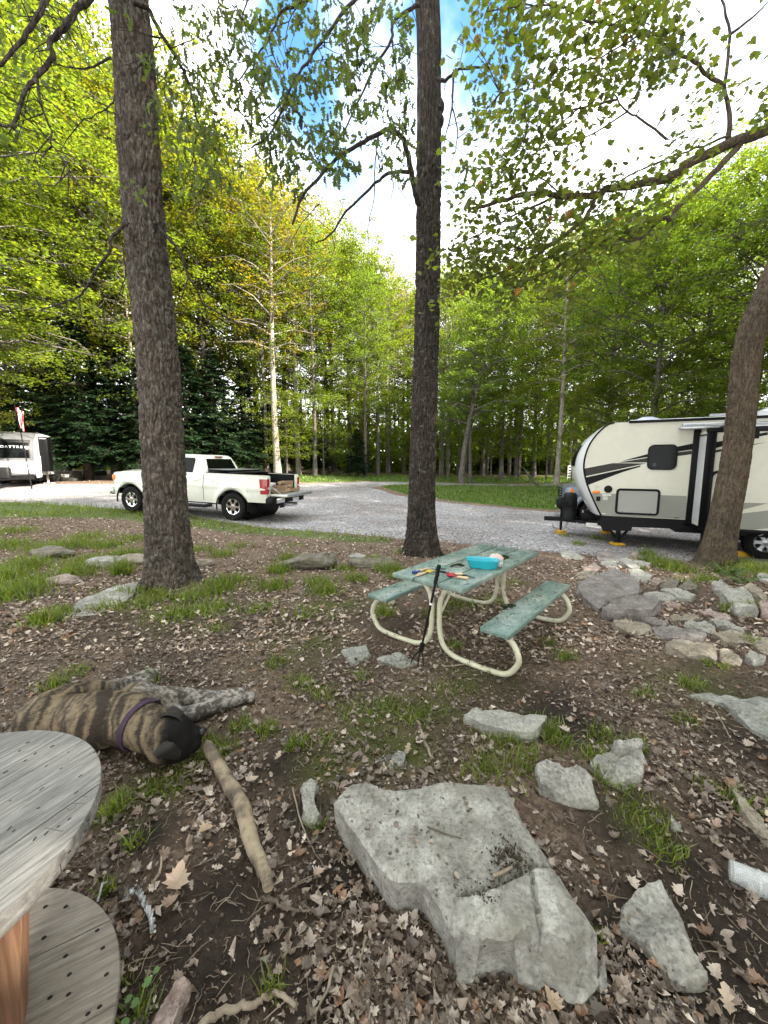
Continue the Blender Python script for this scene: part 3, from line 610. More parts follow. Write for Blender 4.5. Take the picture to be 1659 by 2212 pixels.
BR = [([(840, -60), (763, 0), (708, 73), (665, 135), (628, 189), (590, 280), (543, 320)], 6.3, 5.0, .030), ([(905, 10), (888, 18), (848, 51), (846, 84), (810, 145), (785, 196), (756, 255), (726, 313)], 6.5, 5.7, .030), ([(846, 84), (857, 145), (865, 204), (863, 284)], 6.4, 6.0, .014),
    ([(905, 440), (897, 418), (885, 356), (872, 302), (854, 287), (832, 280), (785, 307), (737, 335), (697, 375), (654, 425), (632, 484)], 6.6, 5.2, .050), ([(884, 372), (839, 375), (810, 396), (748, 458), (716, 505), (683, 524)], 6.5, 5.5, .030), ([(822, 285), (814, 305), (810, 364), (808, 429), (794, 495), (797, 527)], 6.2, 6.0, .014), ([(872, 300), (862, 262), (850, 240)], 6.5, 6.3, .014),
    ([(716, 505), (722, 540), (700, 580), (680, 600)], 5.5, 5.4, .007), ([(750, -60), (665, 0), (606, 29), (581, 87), (548, 127), (515, 175)], 5.6, 4.8, .022), ([(581, 87), (596, 140), (610, 180), (604, 230)], 5.1, 5.0, .010), ([(543, -20), (520, 50), (540, 90)], 5, 4.9, .010),
    ([(945, 170), (957, 175), (974, 164), (996, 149), (1057, 145)], 6.6, 6.2, .034), ([(979, 164), (976, 233), (965, 285), (956, 320)], 6.4, 6.3, .018), ([(977, 233), (990, 291), (975, 350), (963, 382)], 6.4, 6.2, .012), ([(860, -60), (834, 0), (803, 73)], 6.0, 5.7, .018), ([(880, 85), (860, 95), (830, 100), (800, 85)], 6.4, 6.1, .008), ([(751, 20), (748, 90), (760, 130), (800, 180), (830, 200)], 6, 5.8, .009), ([(690, 440), (640, 500), (620, 560)], 5.3, 5.2, .007), ([(845, 380), (850, 400), (846, 430), (855, 460)], 6.3, 6.2, .010), ([(717, 500), (640, 440)], 5.5, 5.4, .005), ([(860, 405), (880, 430)], 6.4, 6.35, .008),
    ([(628, 189), (590, 245), (560, 262), (548, 272)], 5.8, 5.5, .012), ([(780, -80), (700, -20), (640, 20), (618, 70), (620, 120)], 5.6, 5.2, .012)]
for P, y0, y1, r in BR:
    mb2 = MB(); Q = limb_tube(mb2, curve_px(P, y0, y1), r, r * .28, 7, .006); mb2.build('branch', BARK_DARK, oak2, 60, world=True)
    if P[-1][1] < 500 and P[0][1] < 300: lines.append(Q)
tips = twigs_from(lines, 80, .45, .3, mb, .0055, .1)
cl = [(560, 30), (590, 60), (610, 30), (650, 40), (690, 60), (640, 110), (520, 30), (510, 90), (540, 110), (560, 150), (500, 150), (580, 180), (600, 150), (640, 160), (660, 180), (690, 160), (720, 150), (740, 120), (760, 150), (700, 200), (610, 210), (640, 230), (600, 250), (560, 230), (630, 260), (690, 190), (760, 90), (780, 60), (800, 130), (740, 60), (790, 235), (805, 230), (770, 220), (755, 200), (850, 190), (870, 210), (840, 230), (720, 230), (710, 260), (690, 270), (740, 290), (700, 300), (660, 290), (680, 320), (640, 310), (620, 330), (610, 280), (720, 320), (750, 340), (770, 360), (700, 360), (720, 380), (680, 340), (850, 270), (840, 290), (860, 320), (830, 345), (620, 360), (590, 300), (580, 320), (640, 370), (600, 380), (650, 400), (880, 150), (880, 110), (870, 60), (850, 30), (820, 20), (890, 260), (895, 230), (960, 110), (975, 40), (970, 140), (965, 200), (990, 210), (985, 240), (970, 330), (980, 360), (560, 300), (530, 260), (540, 200), (525, 215), (870, 175), (860, 380), (895, 290), (970, 170), (1000, 170), (1020, 180), (940, 10)]
tips += [at(u + 9 * RNG.standard_normal(), v + 9 * RNG.standard_normal(), 5.6 + .45 * RNG.standard_normal()) for u, v in cl for _ in range(3)]
tag(mb.build('twig', BARK_DARK, oak2, 60, world=True), kind='stuff')
hanging_leaves('crown', tips, oakT, 6, .108, oakcol, LEAF_NEAR, oak2, .8, .05)

# ------------------------------------------------------------------ the leaning maple on the right
mx_, my_ = gt(1545, 1225)[:2]; my_ += .25; mx_ *= 1.04; zm = tz(mx_, my_)
map1 = empty('maple_tree', (mx_, my_, zm), label='leaning maple trunk in front of the cream travel trailer, branches spreading over the table', cat='tree')
p3 = [at(u, v, my_) for u, v in [(1548, 1225), (1562, 1130), (1588, 1000), (1603, 880), (1612, 780), (1630, 700), (1672, 610), (1720, 480), (1760, 380), (1775, 290), (1770, 200)]]
r3 = [.26, .235, .22, .21, .205, .20, .20, .19, .175, .16, .14]
path = [(p[0], my_, p[2], r) for p, r in zip(p3, r3)]; path[0] = (path[0][0] - .06, my_, zm - .12, .26); path.append((path[-1][0] - .2, my_, 12, .08))
big_trunk('trunk', path, BARK_MAPLE, map1, 1.5, 4, 14, .018)
lines, mb = [], MB()
MR = [([(1772, 240), (1659, 282), (1592, 305), (1499, 346), (1454, 379), (1376, 398), (1310, 409), (1287, 422), (1217, 425), (1146, 416), (1079, 435), (1020, 450)], 6.0, 5.4, .085), ([(1287, 424), (1265, 472), (1228, 502), (1161, 550), (1079, 591), (1042, 602), (980, 640)], 5.65, 5.2, .030), ([(1198, 425), (1127, 457), (1042, 502), (980, 530)], 5.6, 5.3, .020),
    ([(1610, 298), (1562, 353), (1514, 401), (1462, 450), (1451, 474), (1428, 472), (1399, 502), (1376, 517), (1321, 517), (1265, 535), (1200, 580), (1130, 610)], 5.9, 5.3, .045), ([(1573, 300), (1577, 242), (1566, 186), (1577, 74), (1558, 0), (1550, -60)], 5.9, 5.7, .034), ([(1577, 74), (1622, 41), (1655, 7), (1690, -30)], 5.75, 5.6, .020),
    ([(1566, 182), (1529, 163), (1499, 134), (1451, 108), (1391, 74), (1339, 59), (1298, 48), (1265, 45), (1228, 22), (1191, 11), (1116, 15), (1050, 25)], 5.8, 5.0, .026), ([(1573, 294), (1518, 316), (1451, 338), (1376, 372), (1310, 405), (1250, 420)], 5.85, 5.5, .018), ([(1440, 301), (1384, 256), (1354, 242), (1332, 212), (1317, 167), (1317, 130), (1340, 40), (1400, -20)], 5.4, 5.3, .014), ([(1332, 216), (1250, 234), (1191, 242), (1120, 260)], 5.4, 5.2, .014),
    ([(1453, 386), (1414, 438), (1365, 479)], 5.75, 5.7, .016), ([(1298, 48), (1340, 20), (1380, -20)], 5.2, 5.1, .016), ([(1391, 74), (1320, 110), (1230, 150), (1150, 190), (1080, 200)], 5.3, 5.1, .012), ([(1354, 242), (1260, 300), (1170, 320), (1090, 330)], 5.4, 5.2, .012), ([(1250, 234), (1180, 300), (1120, 350), (1060, 380)], 5.3, 5.2, .010), ([(1228, 502), (1180, 530), (1100, 540), (1000, 560)], 5.4, 5.2, .012), ([(1161, 550), (1120, 620), (1090, 650)], 5.3, 5.3, .010), ([(1265, 535), (1230, 600), (1180, 650)], 5.4, 5.3, .010), ([(1217, 425), (1160, 380), (1080, 360), (1000, 370)], 5.5, 5.2, .012)]
for P, y0, y1, r in MR:
    mb2 = MB(); Q = limb_tube(mb2, curve_px(P, y0, y1), r, r * .22, 8, .006); mb2.build('branch', BARK_MAPLE, map1, 60, world=True); lines.append(Q)
tips = twigs_from(lines[:3] + lines[3:4] + lines[6:], 150, .45, .1, mb, .005, .5)
reg = [[(1000, -20), (1130, -30), (1300, -30), (1420, -20), (1440, 60), (1330, 110), (1330, 190), (1290, 290), (1230, 370), (1180, 420), (1080, 480), (970, 520), (960, 380), (990, 330), (1040, 270), (1060, 180), (1010, 120)],
       [(970, 520), (1080, 480), (1180, 450), (1290, 440), (1330, 480), (1290, 560), (1230, 600), (1170, 650), (1060, 640), (965, 640)], [(1380, -20), (1460, 30), (1480, 120), (1450, 170), (1370, 190), (1330, 150), (1400, 90)], [(1310, 460), (1400, 430), (1420, 480), (1370, 540), (1300, 560)], [(1480, 110), (1530, 90), (1570, 120), (1520, 170)], [(1560, 180), (1620, 140), (1600, 210)], [(1440, 230), (1560, 200), (1540, 250), (1430, 270)], [(1500, 300), (1390, 390), (1440, 430), (1500, 380)], [(1590, 200), (1680, 210), (1680, 270), (1620, 260)]]
den = [270, 190, 60, 40, 9, 6, 8, 14, 12]
for G, k in zip(reg, den):
    G = np.array(G, float); c = 0
    while c < k:
        u, v = G[:, 0].min() + np.ptp(G[:, 0]) * RNG.random(), G[:, 1].min() + np.ptp(G[:, 1]) * RNG.random()
        if pin(np.array([[u, v]]), G)[0]: 
            p = at(u, v, 5.3 + .7 * RNG.standard_normal() * .6); tips.append(p); c += 1
            if RNG.random() < .35:
                A = np.concatenate([np.array(L) for L in lines]); j = np.argmin(np.linalg.norm(A - p, axis=1))
                if np.linalg.norm(A[j] - p) < 1.3: mb.tube([tuple(p), tuple((p + A[j]) / 2 + np.array([0, 0, .05])), tuple(A[j])], [.0025, .004, .006], 4, False)
tag(mb.build('twig', BARK_MAPLE, map1, 60, world=True), kind='stuff')
mapT = [leaf_template(MAPLE, .3, .2), leaf_template(MAPLE, -.3, -.2), leaf_template(MAPLE, .5, .45)]
hanging_leaves('crown', tips, mapT, 6, .080, maplecol, LEAF_NEAR, map1, .35, .13)

# ------------------------------------------------------------------ forest trees: a few grown kinds, copied with their own size and turn
QUAD = (np.array([(0, 0, 0), (.42, .34, .06), (1, 0, -.05), (.42, -.34, .06)]), [(0, 1, 2, 3)])
QUADB = (np.array([(0, 0, 0), (.55, .42, .08), (1.05, .02, -.08), (.5, -.44, .05)]), [(0, 1, 2, 3)])
def crown_col(n, base, var=.25, shift=.3):
    c = np.array(base) * (1 + var * RNG.standard_normal((n, 1))); c[:, 0] *= 1 + shift * (RNG.random(n) - .3); return np.clip(c, .008, .4)
def grow(kind, H, rt, cb, cr, nl, leaf, base, spl=60, lean=(0, 0), fork=None, sparse=1.0, spread=.42, top=1.0):
    """one broadleaf: trunk with limbs and a crown of leaf sprays in flat tiers; crown base cb, crown radius cr"""
    mb = MB(); tp = [(lean[0] * (t ** 1.6) * H + .10 * math.sin(t * 5 + cr) * H * .05, lean[1] * (t ** 1.6) * H, H * t) for t in np.linspace(0, .97, 12)]
    tr = [rt * (1.35 if i == 0 else 1) * (1 - .90 * (i / 11) ** 1.15) + .012 for i in range(12)]; mb.tube(tp, tr, 10)
    tpa = np.array(tp); sp = []
    def on(h): return np.array([np.interp(h, tpa[:, 2], tpa[:, 0]), np.interp(h, tpa[:, 2], tpa[:, 1]), h])
    for i in range(nl):
        f = (i + RNG.random()) / nl; h = cb + (H * top - cb) * f ** .9; s = on(min(h, H * .96)); az = i * 2.4 + RNG.random()
        prof = math.sin(math.pi * min(.12 + .86 * f, 1)) ** .7; L = cr * (.35 + .75 * prof) * (.7 + .5 * RNG.random())
        rise = .15 + .75 * f; d = np.array([math.cos(az), math.sin(az), rise]); d /= np.linalg.norm(d)
        e = s + d * L; md = s + d * L * .5 + np.array([0, 0, .06 * L]); e[2] -= .12 * L * (1 - f)
        r0 = min(rt * .42 * (1 - .7 * f), .012 + .022 * L); mb.tube([tuple(s), tuple(md), tuple(e)], [r0, r0 * .6, .006], 5, False)
        for j in range(3 + int(L * 2.0)):
            t = .30 + .72 * RNG.random(); c = s + (e - s) * t + np.array([0, 0, .06 * L * (1 - abs(2 * t - 1))]); off = RNG.standard_normal(3) * np.array([1, 1, .28]) * (.22 * L + .12)
            q = c + off; mb.tube([tuple(c), tuple(q)], [.010, .004], 3, False); sp.append(q)
    sp = np.array(sp); k = int(spl * sparse); n = len(sp) * k
    A = np.repeat(sp, k, 0); rr = spread * np.sqrt(RNG.random(n)) * np.repeat(.7 + .7 * RNG.random(len(sp)), k); th = RNG.random(n) * 6.3
    P = A + np.stack([rr * np.cos(th), rr * np.sin(th), .13 * RNG.standard_normal(n) - .22 * rr], 1)
    Cc = crown_col(n, base) * np.repeat(.86 + .28 * RNG.random((len(sp), 1)), k, 0)
    V, F, C = scatter([QUAD, QUADB], P, rotm(RNG.random(n) * 6.3, .25 + .42 * RNG.standard_normal(n), .42 * RNG.standard_normal(n)), leaf * (.6 + .7 * RNG.random(n)), Cc)
    return mb, (V, F, np.clip(C, .005, .5))
FTINT = [(0, (.85, 1.0, 1.1)), (.35, (.92, 1.03, 1.0)), (.7, (1.0, 1.02, .9)), (1, (1.14, 1.02, .8))]
LEAF_FAR = leafmat('forest_leaf', FTINT, .58, (2.35, 2.35, .8), .02)
LEAF_BRIGHT = leafmat('young_maple_leaf', FTINT, .58, (2.3, 2.25, .6), .02)
NEEDLE = leafmat('hemlock_needle', [(0, (.8, .9, 1)), (1, (1.1, 1.05, 1))], .2, (1.2, 1.4, .7), .03)
def hemlock(H, rt, cb, cr, nl=95):
    mb = MB(); mb.tube([(0, 0, 0), (0, 0, H * .5), (.05, 0, H)], [rt * 1.2, rt * .7, .015], 9); P, Yw, Pt = [], [], []
    for i in range(nl):
        f = (i + RNG.random()) / nl; h = cb + (H - cb) * f; az = i * 2.4 + RNG.random() * .8; L = cr * (1 - f) ** .8 * (.6 + .5 * RNG.random()) + .15
        s = np.array([0, 0, h]); d = np.array([math.cos(az), math.sin(az), 0]); e = s + d * L + np.array([0, 0, -.28 * L]); m_ = s + d * L * .5 + np.array([0, 0, -.02 * L])
        mb.tube([tuple(s), tuple(m_), tuple(e)], [.012 + .008 * L, .010, .004], 4, False)
        for j in range(int(L * 26) + 6):
            t = .15 + .85 * RNG.random(); c = (1 - t) ** 2 * s + 2 * t * (1 - t) * m_ + t * t * e; sg = 1 if j % 2 else -1; w = (1.05 - t) * L * .42 * RNG.random()
            side = np.array([-d[1], d[0], 0]) * sg; c = c + side * w + d * .3 * w + np.array([0, 0, -.18 * w + .03 * RNG.standard_normal()])
            P.append(c); Yw.append(az + sg * (.7 + .3 * RNG.standard_normal())); Pt.append(.25 + .22 * RNG.standard_normal())
    P = np.repeat(np.array(P), 3, 0); n = len(P); P = P + .07 * RNG.standard_normal((n, 3)) * np.array([1, 1, .4])
    Q = (np.array([(0, 0, 0), (.3, .16, .0), (1, 0, -.08), (.3, -.16, 0)]), [(0, 1, 2, 3)])
    V, F, C = scatter([Q], P, rotm(np.repeat(np.array(Yw), 3) + .3 * RNG.standard_normal(n), np.repeat(np.array(Pt), 3), .3 * RNG.standard_normal(n)), .22 + .16 * RNG.random(n), crown_col(n, (.017, .037, .015), .3, .2))
    return mb, (V, F, C)
G0 = (.100, .132, .026)
KINDS = {
 'full_maple':  (grow('a', 18, .22, 3.2, 4.2, 56, .14, G0, 50), BARK_FAR, LEAF_FAR),
 'broad_maple': (grow('b', 19, .26, 4.0, 5.2, 58, .145, (.086, .130, .028), 52), BARK_FAR, LEAF_FAR),
 'tall_maple':  (grow('c', 22, .20, 6.5, 3.4, 46, .145, (.088, .122, .022), 42), BARK_FAR, LEAF_FAR),
 'sunny_maple': (grow('d', 18, .20, 5.6, 4.6, 66, .13, (.100, .124, .024), 66), BARK_FAR, LEAF_BRIGHT),
 'slim_tree':   (grow('e', 20, .21, 8.5, 3.0, 40, .16, (.105, .100, .020), 20, sparse=.8), BARK_PALE, LEAF_BRIGHT),
 'bare_tree':   (grow('f', 21, .19, 10.5, 3.0, 42, .13, (.13, .10, .035), 9), BARK_PALE, LEAF_BRIGHT),
 'leaning_tree':(grow('g', 16, .24, 4.6, 4.0, 46, .14, G0, 48, lean=(.20, .02)), BARK_FAR, LEAF_FAR),
 'understory':  (grow('h', 8.5, .07, 1.8, 2.9, 26, .125, (.10, .132, .024), 50, spread=.5), BARK_FAR, LEAF_BRIGHT),
 'hemlock':     (hemlock(12, .20, 1.6, 3.1, 120), BARK_HEM, NEEDLE),
 'big_hemlock': (hemlock(15, .27, 2.0, 3.7, 150), BARK_HEM, NEEDLE)}
HEIGHT = {'full_maple': 18, 'broad_maple': 19, 'tall_maple': 22, 'sunny_maple': 18, 'slim_tree': 20, 'bare_tree': 21, 'leaning_tree': 16, 'understory': 8.5, 'hemlock': 12, 'big_hemlock': 15}
MESHES = {}
for k, ((mb, (V, F, C)), bk, lf) in KINDS.items():
    t_ = mb.build('trunk', bk, None, 60); c_ = link('crown', tri_mesh('crown', V, F, C), lf); MESHES[k] = (t_.data, c_.data)
    bpy.data.objects.remove(t_); bpy.data.objects.remove(c_)
NAMES = {'hemlock': 'hemlock_tree', 'big_hemlock': 'hemlock_tree', 'slim_tree': 'ash_tree', 'bare_tree': 'ash_tree'}
def plant(kind, u, y, vtop, label, group, wide=1.0, rot=None, x=None, scale=None):
    """a tree y metres ahead on the sight line u whose top reaches vtop"""
    if x is None: x = at(u, 1030, y)[0]
    z = tz(x, y); s = scale or (at(u, vtop, y)[2] - z) / HEIGHT[kind]
    M = Matrix.Translation((x, y, z - .08)) @ Matrix.Rotation(RNG.random() * 6.3 if rot is None else rot, 4, 'Z') @ Matrix.Diagonal((s * wide, s * wide, s, 1))
    e = empty(NAMES.get(kind, 'understory_tree' if kind == 'understory' else 'maple_tree'), mat=M, label=label, cat='tree', group=group)
    a, b = MESHES[kind]; link('trunk', a, None, e); link('crown', b, None, e); return e
PLACES = [(-150, ', beyond the left edge'), (0, ', at the left edge'), (60, ', above the flag'), (130, ', above the silver trailer'), (200, ', behind the dark box'), (270, ', just left of the left oak'), (335, ', behind the left oak'), (420, ', over the pickup hood'), (465, ', over the pickup cab'), (525, ', over the rear window'), (575, ', over the truck bed'), (625, ', over the tailgate'), (665, ', over the firewood'), (715, ', right of the firewood'), (765, ', mid gap between the oaks'), (812, ', right of mid gap'), (845, ', left of the middle oak'), (890, ', close left of the middle oak'), (950, ', behind the middle oak'), (985, ', close right of the middle oak'), (1030, ', near the forked trunk'), (1070, ', right of the forked trunk'), (1100, ', over the middle of the lawn'), (1140, ', over the right lawn'), (1175, ', over the fallen limb'), (1220, ', by the bare-stemmed tree'), (1250, ', over the farm gate'), (1275, ', over the trailer nose'), (1330, ', over the trailer front'), (1420, ', over the trailer window'), (1480, ', over the trailer vent'), (1540, ', over the slide-out'), (1630, ', behind the leaning maple'), (1700, ', at the right edge'), (9999, ', beyond the right edge')]
def where(u): return next(p for k, p in PLACES if u <= k)
def T_(kind, label, group, *spots, wide=1.0):
    for s in spots: plant(kind, s[0], s[1], s[2], label + where(s[0]), group, s[3] if len(s) > 3 else wide)
gL, gM, gR = 'maples on the left behind the drive', 'trees behind the pickup', 'maples on the right behind the cream trailer'
T_('sunny_maple', 'bright yellow-green maple', gL, (-75, 17.5, 20, 1.35), (115, 30, 90, 1.2), (215, 31, 130, 1.1), wide=1.0)
T_('full_maple', 'tall green maple beyond the hemlocks', gL, (-60, 25, 150), (120, 30, 250), (250, 28, 230), (-320, 22, 60), (-250, 30, 200), (330, 33, 300), (430, 36, 330))
T_('sunny_maple', 'sunlit maple behind the pickup', gM, (345, 30, 240), (455, 32, 320), (530, 36, 390))
T_('tall_maple', 'slender forest maple behind the drive', gM, (575, 31, 480), (680, 32, 500), (790, 33, 590), (816, 37, 560), (640, 40, 450))
plant('slim_tree', 600, 29.5, 400, 'pale straight-trunked tree with forked top behind the pickup bed', gM, 1.15, .6)
plant('bare_tree', 645, 33, 440, 'thin pale tree with hardly any leaves behind the firewood', gM, 1.0)
plant('bare_tree', 302, 27, 420, 'slim pale trunk showing just left of the oak trunk behind the pickup hood', gM, .8)
T_('bare_tree', 'thinly leafed tree in the sky gap', 'thin trees in the sky gap', (838, 46, 575), (872, 50, 590), (560, 46, 395), (705, 48, 470))
T_('sunny_maple', 'golden-lit maple crown', gM, (720, 44, 540), (755, 38, 560), (620, 46, 470), (835, 52, 640), (880, 58, 660))
T_('full_maple', 'green maple at the back of the lawn', 'maples at the back of the lawn', (955, 40, 600), (900, 52, 650), (1083, 33, 640), (1150, 37, 610), (1040, 46, 620))
plant('leaning_tree', 998, 28.5, 620, 'dark maple on the lawn with a trunk leaning right', None, 1.0, 0.0)
plant('tall_maple', 1016, 29.5, 640, 'straight maple on the lawn close beside the leaning trunk', None, 1.0)
plant('slim_tree', 1203, 27.5, 500, 'tall bare-stemmed tree on the lawn left of the cream trailer nose', None, 1.0, 2.2)
T_('broad_maple', 'broad dark green maple crown', gR, (1310, 28, 500), (1400, 24, 470), (1500, 25, 400), (1610, 21, 340), (1740, 17, 260), (1440, 33, 430), (1980, 18, 150), (1260, 38, 520))
T_('sunny_maple', 'yellow-lit maple deep in the woods', 'lit maples deep in the woods', (1120, 48, 590), (1240, 46, 560), (1180, 54, 600), (1330, 42, 520), (1010, 56, 600))
T_('full_maple', 'green maple deep in the woods', 'maples deep in the woods', (970, 60, 650), (1290, 52, 580), (1520, 42, 470), (780, 60, 610), (560, 52, 470), (360, 45, 350), (100, 42, 250))
gH = 'dark hemlocks behind the drive'
T_('big_hemlock', 'tall dark hemlock', gH, (192, 26.5, 690, 1.35), (258, 27.5, 720, 1.3), (110, 28, 690, 1.3), (25, 30, 720, 1.3))
T_('hemlock', 'dark hemlock behind the drive', gH, (325, 27, 750, 1.3), (410, 28, 740, 1.35), (470, 29, 755, 1.35), (535, 30.5, 790, 1.3), (590, 38, 820, 1.2), (690, 37, 880, 1.2), (150, 36, 760, 1.2), (640, 42, 850, 1.2))
plant('hemlock', 772, 33, 925, 'pale green bushy young hemlock at the bend of the gravel', None, 1.6)
T_('hemlock', 'low dark hemlock far behind the lawn', 'low hemlocks in the woods', (1080, 50, 930, 1.6), (1110, 47, 940, 1.7), (940, 56, 950, 1.5), (1040, 52, 955, 1.7), (1160, 50, 935, 1.6), (1270, 46, 900, 1.4))
gU = 'understory saplings along the wood edge'
T_('understory', 'sapling with flat leafy sprays', gU, (620, 31, 860, 1.3), (700, 33, 850, 1.3), (760, 36, 840), (840, 38, 850), (950, 33, 850), (1060, 33, 840), (1120, 36, 830), (1180, 33, 830), (1235, 31, 850), (1290, 26, 820), (-40, 22, 840), (870, 44, 860), (990, 44, 850), (1400, 25, 800), (1500, 23, 760), (1600, 20, 720))
gS = 'unseen maples added beside and behind the viewpoint to shade the campsite'  # out-of-view trees, added to block the sun and shade the clearing
for (x, y, s_, k_) in [(10.5, 0.5, 1.0, 'broad_maple'), (14.5, -3.5, 1.1, 'full_maple'), (18.5, 2.0, 1.15, 'broad_maple'), (22, -6, 1.2, 'full_maple'), (9.5, -6.5, 1.0, 'full_maple'), (2.5, -9, 1.0, 'broad_maple'), (-7, -7, 1.05, 'full_maple'), (-13, 1.5, 1.0, 'broad_maple'), (26, 3, 1.2, 'broad_maple'), (10.5, 2.6, .95, 'tall_maple'), (13.5, 3.8, 1.0, 'tall_maple'), (8.2, -2.0, .95, 'tall_maple'), (18, 11.0, 1.05, 'broad_maple'), (22, 13.5, 1.1, 'full_maple'), (27, 9.5, 1.15, 'broad_maple'), (27, 16.5, 1.1, 'full_maple')]:
    plant(k_, 0, y, 0, 'leafy maple added outside the view to cast shade on the clearing', gS, 1.0, x=x, scale=s_)
# ------------------------------------------------------------------ far stems and the closed wood behind them
mb = MB(); n = 0
while n < 150:
    y = 36 + 46 * RNG.random(); x = (RNG.random() * 2 - 1) * y * 1.05; r = .08 + .14 * RNG.random(); z = tz(x, y); l = .03 * RNG.standard_normal(2); h = 9 + 6 * RNG.random()
    mb.tube([(x, y, z - .1), (x + l[0] * h * .4, y, z + h * .5), (x + l[0] * h, y + l[1] * h, z + h)], [r * 1.2, r, r * .6], 6, False); n += 1
tag(mb.build('far_tree_stems', BARK_FAR, None, 60), kind='stuff', label='crowded grey stems deep in the woods')
n = 36000; y = 60 + 36 * RNG.random(n); x = (RNG.random(n) * 2 - 1) * y * 1.12; hmax = 10.5 + 4 * fbm(np.c_[x * .12, y * .12, 0 * x], 3, 50); zz = .1 + hmax * RNG.random(n) ** .95
k = (fbm(np.c_[x * .35, y * .35, zz * .6], 3, 55) > -.10) | (zz < 4); x, y, zz = x[k], y[k], zz[k]; n = len(x)
n2 = 30000; y2 = 48 + 28 * RNG.random(n2); x2 = (RNG.random(n2) * 2 - 1) * y2 * 1.12; z2 = .05 + 6.0 * RNG.random(n2) ** 1.2; x, y, zz = np.concatenate([x, x2]), np.concatenate([y, y2]), np.concatenate([zz, z2]); n = len(x)
V, F, C = scatter([QUAD, QUADB], np.c_[x, y, T(x, y) + zz], rotm(RNG.random(n) * 6.3, .3 + .4 * RNG.standard_normal(n), .5 * RNG.standard_normal(n)), .55 + .5 * RNG.random(n), crown_col(n, (.085, .122, .016)))
tag(link('far_woods', tri_mesh('far_woods', V, F, C), LEAF_FAR), kind='stuff', label='closed spring woods far behind the clearing')
STEM = PM('fern_stem', (.07, .12, .025), 20, .6)
# fern clumps by the leaning trunk
def fern(u, v, n, L, label):
    p = gt(u, v); mb = MB(); e = empty('fern', (p[0], p[1], p[2]), label=label, cat='fern', group=None); A = []
    for i in range(n):
        az = i * 2.4 + RNG.random(); l = L * (.7 + .5 * RNG.random()); pts = [np.array([math.cos(az) * l * t, math.sin(az) * l * t, l * (1.15 * t - .75 * t * t)]) for t in np.linspace(0, 1, 9)]
        mb.tube([tuple(q) for q in pts], [.003] * 8 + [.001], 4, False)
        for j in range(2, 9):
            for sg in (-1, 1):
                for q in range(2): A.append((pts[j] - (pts[j] - pts[j-1]) * .5 * q, az + sg * 1.25, l * .32 * (1.05 - j / 9.5)))
    mb.build('stem', STEM, e, 60); n = len(A); P = np.array([a[0] for a in A]); V, F, C = scatter([(np.array([(0, 0, 0), (.4, .16, .02), (1, 0, -.1), (.4, -.16, .02)]), [(0, 1, 2, 3)])], P, rotm(np.array([a[1] for a in A]), .1 + .1 * RNG.standard_normal(n), .2 * RNG.standard_normal(n)), np.array([a[2] for a in A]), grass_col(n, 0, (.06, .12, .02)))
    tag(link('frond', tri_mesh('frond', V, F, C), grassm, e), kind='stuff')
fern(1572, 1242, 9, .34, 'green fern at the foot of the leaning maple, left clump'); fern(1598, 1262, 9, .30, 'low green fern right of the leaning maple foot')
# ================================================================== VEHICLES
WHITE = PM('cream_white_paint', [(.3, (.62, .63, .56)), (.7, (.68, .69, .62))], 1.2, .32, coat=.5, fine=(6, [(.35, (.95, .94, .90)), (.6, (1, 1, 1))]), rvar=.06)
GREYP = PM('silver_blue_paint', (.16, .18, .22), 2, .3, metal=.4, coat=.6)
BLACKP = PM('black_plastic', [(.3, (.0045, .0045, .005)), (.7, (.009, .009, .0095))], 8, .55, .15, 90, .002, spec=.18)
RUBBER = PM('tyre_rubber', [(.3, (.007, .007, .007)), (.7, (.016, .015, .014))], 12, .85, .3, 40, .004, spec=.15)
CHROME = PM('chrome', (.75, .76, .78), 4, .12, metal=1.0, rvar=.05)
STEEL = PM('brushed_metal', [(.3, (.36, .37, .39)), (.7, (.52, .53, .55))], 12, .38, metal=.9)
GLASS = PM('dark_glass', (.003, .0035, .004), 3, .08, spec=.12)
REDL = PM('red_lamp', (.33, .008, .012), 10, .12, coat=.8)
CLEARL = PM('clear_lamp', (.62, .62, .60), 10, .12, coat=.8)
AMBER = PM('amber_lamp', (.75, .22, .03), 10, .25)
LABELW = PM('white_label', (.68, .68, .66), 30, .6)

